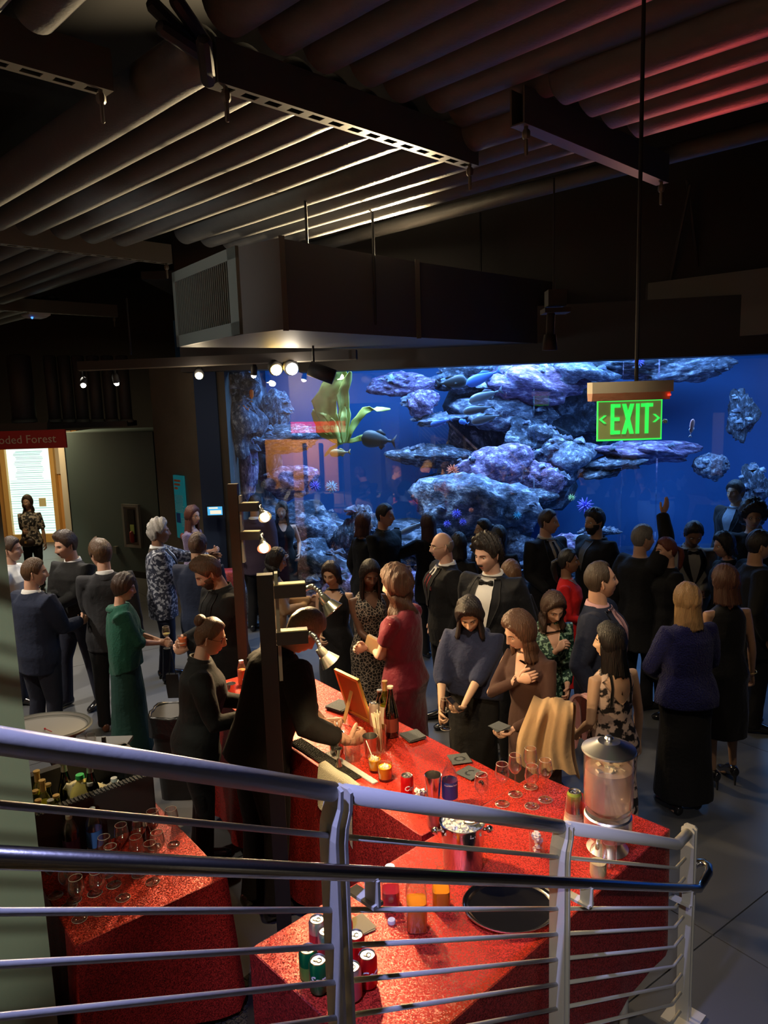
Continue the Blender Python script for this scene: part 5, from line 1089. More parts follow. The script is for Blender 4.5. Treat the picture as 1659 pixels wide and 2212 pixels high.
def shawl(m_, seed=1, front=True, drop=.86, knot=False):
    def f(A):
        g = Geo(); b_ = [(drop, .205, .150, .0), (1.0, .215, .155, .0), (1.15, .222, .158, .01), (1.28, .218, .150, .01), (1.38, .200, .13, .0), (1.44, .155, .11, -.005), (1.485, .10, .09, -.012)]
        rings = []
        for i, r_ in enumerate(torso_rings(b_, 26)):
            a = np.arange(26)*2*math.pi/26; r_[:, :2] *= (1+.025*np.sin(a*5+i*1.3)+.02*np.sin(a*9+i))[:, None]; r_[:, 2] += .05*np.sin(a+.6)*(1 if i == 0 else .3); rings.append(np.array([A.T1(p) for p in r_]))
        g.loft(rings); A.sleeves(g, .078, .62)
        A.finish('shawl', g, m_, wr=.007, seed=seed, it=2)
        N, Rm = A.neck; c = Geo(); pts = [N+Rm@np.array([.098*math.sin(t), .085*math.cos(t)-.01, -.015-.05*max(0, math.cos(t))]) for t in np.linspace(0, 2*math.pi, 25)]; c.tube(pts[:-1]+[pts[0]], [.026+.006*math.sin(i*2.3) for i in range(25)], 10, ends=False); A.obj('shawl_fold', c, m_)
    return f
# ================================================================= the guests
K_BLK = cloth('black_wool', (.009, .009, .010)); K_BLK2 = cloth('black_cotton', (.012, .012, .012), .8); K_NVY = cloth('navy_wool', (.014, .020, .045)); K_GRY = cloth('charcoal_wool', (.028, .028, .032)); K_WHT = cloth('white_cotton', (.72, .72, .70), .8, .1, .1)
K_VEL = cloth('black_velvet', (.007, .007, .008), .7, .12); K_SHOE = mat('black_leather', (.012, .012, .014), .18, spec=.7); K_BRN = mat('brown_leather', (.16, .06, .03), .3); K_NAVT = cloth('navy_trousers', (.018, .022, .04))
K_PINK = cloth('pink_cotton', (.62, .36, .38), .8, .1, .1); K_GREEN = cloth('dark_green_wool', (.012, .085, .055), .85, .08, .35, 60); K_GREEN2 = cloth('dark_green_jersey', (.010, .045, .036), .8); K_CAM = cloth('camel_wool', (.50, .33, .18), .85, .1, .2)
DOWN = dict(t=(.25, .02, .86), curl=.4); HOLD = dict(t=(.12, .34, 1.13), curl=.8, n=(-1, .2, 0)); REST = dict(t=(.06, .27, 1.06), curl=.5); HIP = dict(t=(.16, .20, .98), curl=.6); POCK = dict(t=(.20, .10, .88), curl=.5)
TB = ('trousers', K_BLK); TN = ('trousers', K_NAVT)
def hr_(k, c, **o): return (k, c, o)
BLKH = (.012, .010, .009); DKBR = (.045, .024, .014); BRN_ = (.10, .055, .028); GREYH = (.38, .36, .33); REDH = (.14, .035, .018); BLND = (.33, .20, .09); SAND = (.34, .25, .16)
PP = {}
# ---- left group
M_pat = pattern('cream_black_print', (.02, .018, .016), (.42, .36, .27), 22, .52)
PP['lobby'] = person(58, 1070, 1.62, 178, 'woman with long dark curls, glasses and a cream print blouse in the lobby doorway', 'f', skn='tan', hair=hr_('long', DKBR, L=.28, wave=1), glasses=True, near=False, R_=dict(t=(.02, .22, 1.12), curl=.7), L_=DOWN, top=shirt(M_pat, .018, .45, .84, False), bottom=('trousers', K_BLK), shoes=K_SHOE)
PP['white'] = person(20, 1160, 1.75, 85, 'man in a white shirt half hidden behind the grey-green pillar', 'm', hair=hr_('short', DKBR), top=shirt(K_WHT, .015), bottom=TN, shoes=K_SHOE)
PP['mous'] = person(135, 1150, 1.82, 202, 'man with a moustache in a black sweater over a white collar, holding red wine', 'm', hair=hr_('short', DKBR, t=.024, quiff=.015), beard='moustache', head=(18, 10, 0), R_=dict(t=(.03, .36, 1.13), curl=.8), L_=dict(t=(.00, .33, 1.08), curl=.5), top=sweater(K_BLK2, K_WHT), bottom=TN, shoes=K_SHOE, feet=((.16, .10), (-.16, -.04)))
PP['navy'] = person(70, 1205, 1.76, 28, 'man in a navy suit seen from behind at the far left, short brown hair', 'm', hair=hr_('short', BRN_, t=.010), head=(38, 2, 0), R_=dict(t=(.12, .36, 1.12), curl=.6), L_=DOWN, top=suit(K_NVY, K_WHT), bottom=TN, shoes=K_SHOE)
PP['grey'] = person(213, 1168, 1.8, 338, 'man in a charcoal suit with swept back brown hair, back to the stairs', 'm', hair=hr_('short', BRN_, t=.022, quiff=.02), head=(-32, 8, 0), L_=dict(t=(.08, .33, 1.08), curl=.6), R_=DOWN, top=suit(K_GRY, K_WHT), bottom=TB, shoes=K_BRN, feet=((.12, .0), (-.12, -.06)))
PP['green'] = person(268, 1241, 1.63, 70, 'woman with cropped brown hair in a long dark green dress and green shawl', 'f', hair=hr_('short', (.035, .018, .011), t=.028, fringe=.042), head=(8, 8, 0), R_=dict(t=(.02, .33, 1.07), curl=.6, pole=(.6, -1, -.2)), L_=dict(t=(.0, .34, 1.08), curl=.7, pole=(.6, -1, -.2)), top=[dress(K_GREEN2, .06, .012, 0, (.06, .20, 1), skinm=skin('light')[0], flare=.03), shawl(K_GREEN, 2)], shoes=K_SHOE)
M_broc = pattern('silver_brocade', (.03, .035, .06), (.42, .44, .50), 30, .53, .5, soft=.03)
PP['silver'] = person(340, 1123, 1.80, 72, 'man with curly grey hair in a silver and navy brocade jacket', 'm', skn='brown', hair=hr_('curly', GREYH, t=.026), head=(6, -2, 0), L_=dict(t=(.20, .52, 1.28), curl=.3, f=(-.1, 1, .1)), R_=dict(t=(.0, .32, 1.12), curl=.5), top=suit(M_broc, K_WHT, lap=cloth('brown_satin', (.06, .045, .035), .4), hem=.72), bottom=TN, shoes=K_SHOE)
M_lav = cloth('lavender_sequins', (.20, .15, .27), .35, .2, .8, 120)
PP['lav'] = person(415, 1093, 1.76, 105, 'woman with long auburn hair and glasses in a lavender sequin dress below the text panel', 'f', skn='light', hair=hr_('long', (.10, .035, .025), L=.24), glasses=True, near=False, head=(10, 4, 0), R_=REST, L_=dict(t=(.0, .3, 1.2), curl=.4), top=dress(M_lav, .1, .012, .4, (.13, .09, 1), skinm=skin('light')[0]), shoes=K_SHOE)
PP['navyb'] = person(425, 1150, 1.80, 8, 'man in a navy suit with short brown hair, back turned, behind the bearded man', 'm', skn='tan', hair=hr_('short', (.09, .05, .03), t=.010), R_=REST, L_=REST, top=suit(K_NVY, K_WHT), bottom=TN, shoes=K_SHOE)
PP['beard'] = person(430, 1208, 1.84, 232, 'bearded man in a black suit and black shirt looking down at an orange drink', 'm', skn='light', hair=hr_('short', (.10, .055, .03), t=.022, quiff=.012), beard='full', head=(12, 26, 0), R_=dict(t=(.02, .34, 1.12), curl=.8), L_=dict(t=(-.02, .32, 1.06), curl=.6), top=suit(K_BLK, K_BLK2, cuff=False, vw=.065), bottom=TB, shoes=K_SHOE, lean=4)
# ---- bar staff
PP['bun'] = person(462, 1335, 1.72, 78, 'bartender woman with a brown bun and glasses, in black, behind the bar', 'f', skn='light', hair=hr_('bun', (.13, .065, .035), at=(0, -.085, .095)), glasses=mat('tortoise_rim', (.05, .02, .01), .3), head=(6, 8, 0), lean=8, build=1.1, R_=dict(w=on_z(545, 1545, 1.13), curl=.6, pole=(.6, -.6, -1)), L_=dict(w=on_z(560, 1520, 1.15), curl=.6), top=shirt(K_BLK2, .03, 1.0, .78, True, sr=.070), bottom=TB, shoes=K_SHOE)
PP['tender'] = person(690, 1322, 1.93, 52, 'bartender man with short sandy hair in a black shirt bending over the bar', 'm', skn='light', hair=hr_('short', SAND, t=.011, quiff=.008), lean=20, head=(4, 34, 0), R_=dict(w=on_z(752, 1600, 1.17), curl=.75, pole=(.8, -.4, -.8), f=(0, 1, .05)), L_=dict(w=on_z(735, 1600, 1.20), curl=.6, pole=(.8, -.4, -.8)), top=shirt(K_BLK2, .026, .86, .86, True, sr=.068), bottom=TB, shoes=K_SHOE, hipshift=-.0)
# ---- middle
PP['purple'] = person(549, 1070, 1.82, 8, 'man in a plum blazer seen from behind beside the left end of the tank', 'm', skn='tan', hair=hr_('short', DKBR, t=.01), near=False, top=suit(cloth('plum_wool', (.05, .034, .058)), K_WHT), bottom=TB, shoes=K_SHOE)
PP['blkdress'] = person(608, 1085, 1.68, 168, 'smiling woman with glasses in a sleeveless black dress at the left tank window', 'f', skn='light', hair=hr_('long', BLKH, L=.20), glasses=True, near=False, head=(12, 0, 0), R_=REST, L_=dict(t=(.20, .10, 1.0), curl=.4), top=dress(K_BLK, .1, .012, 0, (.07, .12, .5), skinm=skin('light')[0], flare=.06), shoes=K_SHOE)
PP['camel'] = person(600, 1185, 1.66, 82, 'woman with dark wavy hair in a camel coat, at the far end of the bar', 'f', skn='tan', hair=hr_('long', BLKH, L=.14, wave=1), head=(4, 12, 0), R_=dict(t=(.02, .34, 1.14), curl=.6), L_=dict(t=(.0, .38, 1.20), curl=.5), top=coat(K_CAM, .45, .03, colr=K_CAM), shoes=K_SHOE)
PP['lace'] = person(712, 1215, 1.60, 190, 'woman with short dark hair in a black lace V-neck dress facing the bar', 'f', skn='asian', hair=hr_('bob', (.03, .02, .015), L=.10, open=75), head=(12, 14, 0), R_=dict(t=(.10, .22, 1.02), curl=.6), L_=DOWN, top=dress(K_VEL, .1, .014, 0, (.13, .23, 1.0), skinm=skin('asian')[0]), shoes=K_SHOE)
M_lace = pattern('black_cream_lattice', (.36, .31, .24), (.012, .011, .010), 34, .07, .7, 'vor', .02)
PP['braids'] = person(800, 1213, 1.70, 158, 'smiling woman with long dark braids in a black dress with cream lattice print', 'f', skn='dark', hair=hr_('long', (.012, .009, .008), L=.34, open=66), head=(4, 16, 0), R_=dict(t=(.04, .32, 1.04), curl=.4), L_=REST, top=[dress(M_lace, .3, .012, 0, (.10, .14, .9), skinm=skin('dark')[0]), ], shoes=K_SHOE)
M_burg = cloth('burgundy_velvet', (.13, .004, .016), .55, .2, .5, 18)
PP['burg'] = person(850, 1225, 1.82, 300, 'woman with wavy brown hair in a short burgundy velvet dress, arms folded at the bar', 'f', skn='fair', build=1.14, hair=hr_('long', (.085, .042, .026), L=.24, wave=1, w=1.15, t=.034), head=(-12, 10, 0), L_=dict(t=(-.04, .27, 1.10), curl=.5, pole=(1, -.5, -.6)), R_=dict(t=(-.02, .30, 1.14), curl=.5, pole=(1, -.3, -.6)), top=dress(M_burg, .42, .014, .30, flare=0, wr=.006, sr=.062), legs_bare=True, shoes=K_SHOE)
PP['bob'] = person(785, 1110, 1.72, 62, 'woman with a straight brown bob in a black coat, back turned, before the tank', 'f', skn='light', hair=hr_('bob', (.07, .025, .02), L=.14), near=False, head=(8, 0, 0), R_=HOLD, top=coat(K_BLK, .3, .03), bottom=TB, shoes=K_SHOE)
PP['blkshirt'] = person(830, 1088, 1.84, 135, 'man in a black shirt holding a wine glass in front of the tank', 'm', skn='light', hair=hr_('short', BLKH, t=.012), near=False, head=(-20, 0, 0), R_=dict(t=(.06, .30, 1.08), curl=.8), top=shirt(K_BLK2, .02, .75), bottom=TB, shoes=K_SHOE)
PP['photo'] = person(925, 1110, 1.70, 335, 'woman with long straight brown hair raising her hand to photograph the tank', 'f', skn='light', hair=hr_('long', (.055, .025, .02), L=.22), near=False, L_=dict(t=(.30, .34, 1.40), curl=.5, f=(0, .2, 1)), R_=REST, top=shirt(K_BLK2, .03, .45, .7, False, sr=.075), bottom=TB, shoes=K_SHOE)
K_DVEST = cloth('wine_waistcoat', (.20, .03, .035)); 
PP['bald'] = person(955, 1148, 1.82, 258, 'bald man with thin glasses in a black suit, wine red waistcoat and pocket square', 'm', skn='fair', hair=hr_('ring', (.30, .24, .18), t=.004), glasses=mat('gold_rim', (.7, .5, .2), .3, .8), head=(4, 2, 0), build=1.08, beard='moustache', top=suit(K_BLK, K_WHT, tie=cloth('black_tie', (.02, .015, .015), .4), vest=K_DVEST, square=K_DVEST, cuff=False), bottom=TB, shoes=K_SHOE)
PP['dark1'] = person(990, 1152, 1.62, 20, 'dark haired person between the bald man and the man in the tuxedo', 'f', skn='tan', hair=hr_('bob', BLKH, L=.16), near=False, top=shirt(K_BLK2, .02), bottom=TB, shoes=K_SHOE)
PP['prof'] = person(1045, 1120, 1.70, 262, 'dark haired woman seen in left profile before the large reef boulder', 'f', skn='tan', hair=hr_('bun', BLKH, at=(0, -.10, .02)), near=False, top=coat(K_BLK, .3, .025), bottom=TB, shoes=K_SHOE)
PP['dark2'] = person(1077, 1137, 1.66, 15, 'person with long black hair behind the tuxedo man, right of the profile', 'f', skn='tan', hair=hr_('long', BLKH, L=.28), near=False, top=coat(K_BLK, .3, .03), bottom=TB, shoes=K_SHOE)
K_TUX = cloth('tuxedo_black', (.010, .011, .014), .7)
PP['tux'] = person(1048, 1160, 1.93, 212, 'tall man with curly black hair and goatee in a tuxedo with a black bow tie', 'm', skn='fair', hair=hr_('curly', (.018, .014, .012), t=.030, quiff=.012), beard='moustache', head=(18, 12, 0), top=suit(K_TUX, K_WHT, bow=cloth('bow_satin', (.008, .008, .008), .4), vz=1.06, vw=.085, cuff=False), bottom=TB, shoes=K_SHOE)
PP['lbrown'] = person(1103, 1212, 1.64, 5, 'person with long light brown hair, back turned, behind the tuxedo shoulder', 'f', skn='light', hair=hr_('long', (.13, .065, .03), L=.30), top=coat(K_BLK, .3, .03), bottom=TB, shoes=K_SHOE)
PP['suitt'] = person(1183, 1100, 1.82, 150, 'man in a black suit and black tie with a white shirt, before the tank', 'm', skn='light', hair=hr_('short', (.05, .03, .02), t=.010), near=False, head=(-32, 0, 0), R_=HIP, L_=HIP, top=suit(K_BLK, cloth('ivory_cotton', (.42, .38, .32)), tie=K_BLK, cuff=False), bottom=TB, shoes=K_SHOE)
PP['dcoat'] = person(1285, 1100, 1.82, 245, 'bearded man with black hair in a long black overcoat facing left', 'm', skn='tan', hair=hr_('short', BLKH, t=.024), beard='full', near=False, head=(0, 0, 0), top=coat(K_BLK, .55, .05, colr=K_BLK, under=cloth('grey_knit', (.12, .12, .12))), bottom=TB, shoes=K_SHOE)
M_redd = cloth('bright_red_jersey', (.55, .012, .015), .8)
PP['redd'] = person(1225, 1185, 1.64, 112, 'dark haired woman in a bright red dress and black jacket in the crowd', 'f', skn='brown', hair=hr_('pony', BLKH), head=(-8, -4, 0), R_=REST, top=[dress(M_redd, .4, .014, .9, (.07, .07, .6), skinm=skin('brown')[0])], shoes=K_SHOE)
# ---- right of the bar
PP['pink'] = person(1290, 1213, 1.86, 118, 'man in a navy suit with pale pink shirt and patterned pink tie looking right', 'm', skn='light', hair=hr_('short', (.05, .035, .025), t=.009, recede=1), head=(-32, -8, 0), top=suit(K_NVY, K_PINK, tie=cloth('pink_tie', (.42, .25, .28), .5), cuff=False, vw=.085), bottom=TB, shoes=K_SHOE)
M_gfl = pattern('green_floral_print', (.006, .035, .025), (.25, .42, .30), 42, .54, .6, soft=.02)
PP['floral'] = person(1200, 1285, 1.66, 172, 'laughing woman with long dark wavy hair in a green floral wrap dress', 'f', skn='light', hair=hr_('long', (.045, .024, .016), L=.20, wave=1), lean=8, head=(-6, 22, 4), R_=dict(t=(.0, .26, 1.30), curl=.7), L_=dict(t=(.06, .30, 1.0), curl=.4), top=dress(M_gfl, .3, .016, .9, (.085, .20, 1.0), skinm=skin('light')[0], sr=.064), shoes=K_SHOE)
M_cami = pattern('black_blush_floral', (.015, .012, .012), (.62, .46, .38), 20, .50, .6)
PP['cami'] = person(1318, 1347, 1.62, 338, 'woman with long straight black hair in a black and blush cami dress, back turned', 'f', skn='asian', hair=hr_('long', (.010, .009, .009), L=.22, open=58), head=(-42, 2, 0), L_=dict(t=(.16, .16, .96), curl=.4), R_=DOWN, top=dress(M_cami, .1, .012, 0, (.16, .12, .6), (.17, .24, .7), skinm=skin('asian')[0], straps=(.065, .24, K_BLK)), shoes=K_SHOE)
K_BLUE = cloth('dusk_blue_wrap', (.022, .030, .075), .85, .1, .3, 40)
PP['shawl'] = person(1010, 1300, 1.70, 196, 'woman with black shoulder length hair in a dusk blue wrap looking at her phone', 'f', skn='asian', hair=hr_('bob', (.022, .017, .016), L=.17, open=58, w=1.15, t=.03), head=(-4, 30, 4), R_=dict(t=(.18, .30, .97), curl=.85, pole=(.8, -.6, -.6)), L_=dict(t=(-.02, .34, 1.02), curl=.45, n=(0, -.4, 1), f=(-.5, .8, .1)), top=[dress(K_BLK2, .1, .012, 0), shawl(K_BLUE, 4, drop=.98)], shoes=K_SHOE)
K_BRND = cloth('brown_jersey', (.065, .032, .026), .8, .05, .3, 14)
PP['brown'] = person(1110, 1328, 1.72, 226, 'long haired woman in a brown wrap dress with her hand at her neck', 'f', skn='fair', hair=hr_('long', (.10, .05, .03), L=.20, open=70, wave=.5, t=.028), head=(24, 18, -4), lean=7, R_=dict(t=(-.03, .20, 1.32), curl=.45, f=(-1, .3, .35), n=(0, -1, 0), pole=(.9, .4, -.9)), L_=dict(t=(.07, .34, 1.04), curl=.5, pole=(.9, -.5, -.8), n=(0, 0, 1)), top=dress(K_BRND, .1, .014, .98, (.065, .17, 1), skinm=skin('fair')[0], sr=.058, wr=.005), shoes=K_SHOE)
# ---- dark crowd at the right
PP['wave'] = person(1388, 1134, 1.78, 60, 'grey haired man in black raising one hand high before the tank', 'm', skn='light', hair=hr_('short', (.20, .19, .18), t=.014), head=(20, 0, 0), near=False, R_=dict(t=(.06, .22, 1.86), curl=.15, f=(.3, .4, 1), n=(-1, 0, .2), pole=(1, .2, 0)), top=coat(K_BLK, .6, .035), bottom=TB, shoes=K_SHOE)
PP['redhair'] = person(1440, 1160, 1.70, 268, 'woman with dark red pinned up hair in a black coat, in left profile', 'f', skn='light', hair=hr_('pony', REDH), near=True, head=(0, 2, 0), top=coat(K_BLK, .4, .04), bottom=TB, shoes=K_SHOE)
PP['waiter'] = person(1502, 1130, 1.76, 188, 'man in an ivory dinner jacket with black shawl lapels and bow tie, head bowed', 'm', skn='brown', hair=hr_('short', BLKH, t=.016), near=False, head=(0, 26, 0), R_=REST, L_=REST, top=suit(cloth('ivory_jacket', (.30, .28, .24)), cloth('ivory_shirt', (.28, .26, .23)), lap=K_BLK, bow=K_BLK, cuff=False), bottom=TB, shoes=K_SHOE)
PP['pony'] = person(1562, 1150, 1.70, 266, 'dark haired woman in a black top in left profile, facing the ivory dinner jacket', 'f', skn='light', hair=hr_('bob', BLKH, L=.08, open=85), near=False, head=(0, 8, 0), top=shirt(K_BLK2, .02), bottom=TB, shoes=K_SHOE)
PP['blur'] = person(1590, 1040, 1.88, 240, 'tall man in dark jacket and pale blue shirt at the tank right end', 'm', skn='tan', hair=hr_('short', BLKH, t=.022), near=False, top=suit(K_BLK, cloth('pale_blue_cotton', (.28, .36, .46)), cuff=False, vw=.09), bottom=TB, shoes=K_SHOE)
PP['curly'] = person(1628, 1090, 1.80, 195, 'man with a dark curly mop and glasses near the right edge', 'm', skn='tan', hair=hr_('curly', BLKH, t=.055), glasses=True, near=False, top=coat(K_BLK, .6, .03), bottom=TB, shoes=K_SHOE)
PP['right'] = person(1640, 1145, 1.80, 95, 'man with slicked black hair in a black jacket at the right edge, facing right', 'm', skn='tan', hair=hr_('short', BLKH, t=.012), top=coat(K_BLK, .7, .035), bottom=TB, shoes=K_SHOE)
K_FUZZ = cloth('fuzzy_blue_knit', (.008, .010, .10), .95, .15, 1.0, 90)
PP['fuzzy'] = person(1487, 1262, 1.68, 350, 'woman with straight ash blonde hair in a fuzzy royal blue sweater, back turned', 'f', skn='light', hair=hr_('long', BLND, L=.20), head=(-8, 0, 0), L_=dict(t=(.12, .24, 1.02), curl=.4, pole=(1, -.6, -.4)), R_=dict(t=(.12, .24, 1.0), curl=.4, pole=(1, -.6, -.4)), build=1.12, top=[dress(K_BLK, .12, .014, 0, flare=.03), lambda A: A.outer('sweater', K_FUZZ, hem=.86, fit=.038, sl=1.0, sr=.074, wr=.006)], shoes=K_SHOE)
PP['velvet'] = person(1568, 1222, 1.72, 352, 'woman with a brown bob in a sleeveless black velvet dress, bracelet on her hanging arm', 'f', skn='tan', hair=hr_('bob', (.085, .035, .022), L=.16), head=(-20, 2, 0), R_=dict(t=(.26, .03, .86), curl=.5), L_=REST, top=dress(K_VEL, .42, .012, 0, (.08, .16, 1), skinm=skin('tan')[0]), legs_bare=True, shoes=K_SHOE, heel=.06)
# ================================================================= glassware, bottles, cans
G_GL = glassy('clear_glass', (.97, .96, .95), 1., .05, .10, .85, 2.2); G_PET = glassy('clear_plastic', (.95, .95, .95), 1., .08, .11, .9, 1.8); G_BRN = glassy('dark_green_glass', (.05, .08, .03), 1., .08, .03, .8, 3); G_GRN = glassy('olive_glass', (.45, .5, .12), 1., .08, .03, .8, 3)
def liquid(name, c, e=0.): return mat(name, c, .15, spec=.5, emit=c if e else None, estr=e)
G_RIMHL = mat('glass_rim_highlight', (.80, .74, .62), .12, spec=1.); L_RED = liquid('red_wine', (.12, .004, .01)); L_WHT = liquid('white_wine', (.55, .45, .15)); L_ORG = liquid('orange_cocktail', (.85, .22, .08)); L_YEL = liquid('amber_cocktail', (.95, .42, .02)); L_OJ = liquid('orange_juice', (.95, .32, .01)); L_BERRY = liquid('berry_juice', (.42, .01, .03)); L_DARK = liquid('dark_wine', (.03, .006, .004))
M_cap = mat('white_cap', (.85, .85, .80), .4); M_gcap = mat('green_cap', (.02, .4, .10), .4); M_foil = mat('gold_foil', (.75, .52, .2), .35, .7); M_foils = mat('silver_foil', (.6, .62, .62), .3, .8); M_ss = mat('stainless', (.70, .68, .66), .17, 1.0); M_ssb = mat('brushed_stainless', (.78, .78, .76), .36, 1.0)
M_blk = mat('black_plastic', (.015, .015, .016), .45); M_paperl = mat('pale_label', (.75, .68, .5), .6); M_ice = mat('ice_cubes', (.80, .76, .62), .15, spec=.8); M_bluel = mat('blue_label', (.03, .09, .32), .45); M_wl = mat('white_print', (.8, .8, .8), .5); M_redl = mat('red_print', (.7, .03, .03), .45)
M_tin = mat('can_top', (.72, .70, .66), .28, 1.0)
def wineglass(loc, lab, H_=.21, r=.037, fill=None, lv=.35, grp='wine glasses', name='wine_glass', flute=0, seg=22):
    t = thing(name, lab, 'glass', loc, 0, grp); s = H_/.21; bh = .100*s; sh = H_-bh
    g = Geo(); g.lathe([(.003, .004), (.034*s, .0035), (.035*s, .001), (.0, .0)][::-1], seg); obj('foot', g, G_GL, t, True)
    g = Geo(); g.tube([(0, 0, .003), (0, 0, sh)], [.0034, .0034], 8); obj('stem', g, G_GL, t, True)
    pr = [(.004, sh), (r*.55, sh+bh*.10), (r*.92, sh+bh*.32), (r, sh+bh*.5), (r*.92, sh+bh*.75), (r*.80, H_)]
    g = Geo(); g.lathe(pr, seg); g.lathe([(r_-.0012, z) for r_, z in pr[1:]][::-1], seg); g.lathe([(r*.80+.0006, H_-.001), (r*.80+.0006, H_+.0012), (r*.80-.0018, H_+.0012), (r*.8-.0018, H_-.001)], seg); obj('bowl', g, G_GL, t, True)
    g = Geo(); a = np.arange(25)*2*math.pi/24; [g.tube([(q*math.cos(v_), q*math.sin(v_), z) for v_ in a], .0009, 5, ends=False) for q, z in ((r*.80, H_), (.0345*s, .002))]; obj('rim', g, G_RIMHL, t, True)  # pale rings paint the highlight along rim and foot edge
    if fill: g = Geo(); zl = sh+bh*lv; q = [(.002, sh+.002)]+[(r_*.95, z) for r_, z in pr[1:] if z < zl]+[(float(np.interp(zl, [p_[1] for p_ in pr], [p_[0] for p_ in pr]))*.95, zl), (0.001, zl)]; g.lathe(q, seg); obj('wine', g, fill, t, R(40))
    return t
def rocks(loc, lab, H_=.09, r=.038, fill=None, lv=.8, ice=0, straw=False, name='tumbler', grp='tumblers', rt=None):
    t = thing(name, lab, 'glass', loc, 0, grp); rt = rt or r*1.06; g = Geo(); g.lathe([(0.001, 0), (r*.96, 0), (r, .004), (rt, H_), (rt-.002, H_), (r-.002, .008), (.001, .008)], 22); obj('glass', g, G_GL, t, R(40))
    if fill: g = Geo(); z = H_*lv; rr = r+(rt-r)*lv-.003; g.lathe([(.001, .010), (r-.003, .010), (rr, z), (.001, z)], 20); obj('drink', g, fill, t, R(40))
    if ice:
        g = Geo(); rg = np.random.default_rng(int(abs(loc[0])*999)); z0 = H_*(lv if fill else .1)
        for k in range(ice): a = rg.uniform(0, 6.3); q = rg.uniform(0, r*.62); z = (z0-.004+rg.uniform(0, .010)) if fill else z0+rg.uniform(0, 1)*H_*.85; s_ = rg.uniform(.010, .018); g.box((q*math.cos(a), q*math.sin(a), z), (s_, s_, s_*.8), rot=rotz(rg.uniform(0, 3))@rotx(rg.uniform(0, 3)))
        o = obj('ice', g, M_ice, t, False); o['kind'] = 'stuff'
    if straw: g = Geo(); g.tube([(.01, 0, .01), (-r*1.2, .01, H_*1.9)], .0028, 7); obj('straw', g, M_cap, t, True)
    return t
def can(loc, lab, bodym, txt=None, ang=-90, tm=None, H_=.122, r=.033, band=None, rot90=False, tsz=.034, slant=.25, txt2=None):
    t = thing('drink_can', lab, 'can', loc, 0, 'drink cans'); g = Geo(); g.lathe([(r*.72, 0), (r*.80, .003), (r, .012), (r, H_-.014), (r*.86, H_-.003)], 26); g.lathe([(.001, .003), (r*.72, 0)], 26); obj('body', g, bodym, t, R(50))
    g = Geo(); g.lathe([(r*.86, H_-.003), (r*.84, H_), (r*.78, H_-.001), (r*.76, H_-.005), (.001, H_-.005)][::-1], 26); g.tube([(.004+.0085*math.cos(a), .010*math.sin(a), H_-.0035) for a in np.linspace(0, 6.28, 13)], .0014, 5, ends=False); g.tube([(-.004, 0, H_-.004), (-.012, 0, H_-.004)], [(.008, .0012), (.006, .001)], 8, side=(0, 1, 0)); obj('lid', g, M_tin, t, R(50))
    if band: g = Geo(); g.lathe([(r+.0004, band[0]*H_), (r+.0004, band[1]*H_)], 26); obj('band', g, band[2], t, True)
    if txt: o = obj('lettering', text_round(txt, tsz, r, H_*.52, R(ang), slant, rot90), tm or M_wl, t, False); o['kind'] = 'stuff'
    if txt2: o = obj('lettering', text_round(txt2, tsz*.5, r, H_*.22, R(ang), 0), tm or M_wl, t, False); o['kind'] = 'stuff'
    return t
def bottle(loc, lab, prof, gm, capm=None, cap=None, fill=None, label=None, liq=None, txt=None, tm=None, tang=-90, tz=0, tsz=.02, name='bottle', rz=0, sq=0, tilt=None, foil=None):
    t = thing(name, lab, 'bottle', loc, rz, 'bottles'); seg = 24
    def lt(p_, off=0):
        g = Geo(); a = np.arange(seg)*2*math.pi/seg+.13; rows = []
        for r_, z in p_[::-1]:
            k = (np.abs(np.cos(a))**sq+np.abs(np.sin(a))**sq)**(-1/sq) if sq and r_ > prof[0][0]*.62 else 1.; rows.append(np.stack([(r_+off)*k*np.cos(a), (r_+off)*k*np.sin(a), np.full(seg, z)], 1))
        g.loft(rows, 0, False); return g
    obj('glass', lt([(0.001, .0)]+prof), gm, t, R(60))
    H_ = prof[-1][1]; rn = prof[-1][0]
    if fill: zl = fill[1]*H_; p_ = [(0.001, .003)]+[(r_-.003, max(z, .004)) for r_, z in prof if z < zl]; p_ += [(float(np.interp(zl, [q[1] for q in prof], [q[0] for q in prof]))-.003, zl), (0.001, zl)]; obj('liquid', lt(p_), fill[0], t, R(50))
    if capm: g = Geo(); ch = cap or .018; g.lathe([(.001, H_+.002), (rn+.003, H_+.002), (rn+.0035, H_-ch+.004), (rn+.001, H_-ch)], 18); obj('cap', g, capm, t, R(50))
    if foil: obj('foil', lt([(r_+.0008, z) for r_, z in prof if z > foil[1]*H_]), foil[0], t, R(60))
    if label: obj('label', lt([(r_+.0010, z) for z in np.linspace(label[1], label[2], 4) for r_ in (float(np.interp(z, [q[1] for q in prof], [q[0] for q in prof])),)]), label[0], t, R(60))
    if txt:
        g = Geo(); rr = float(np.interp(tz, [q[1] for q in prof], [q[0] for q in prof]))+.0018
        for i, s_ in enumerate(txt.split('|')): g.join(text_round(s_, tsz*(1 if i == 0 else .75), rr, tz-i*tsz*1.1, R(tang)))
        o = obj('lettering', g, tm or M_wl, t, False); o['kind'] = 'stuff'
    if tilt: t.rotation_euler = tilt
    return t
WB = [(.034, 0), (.038, .004), (.038, .17), (.036, .195), (.022, .225), (.0145, .245), (.0135, .30), (.0145, .305)]; CH = [(.040, 0), (.0445, .006), (.0445, .13), (.040, .165), (.026, .215), (.0165, .26), (.0145, .30), (.016, .312)]
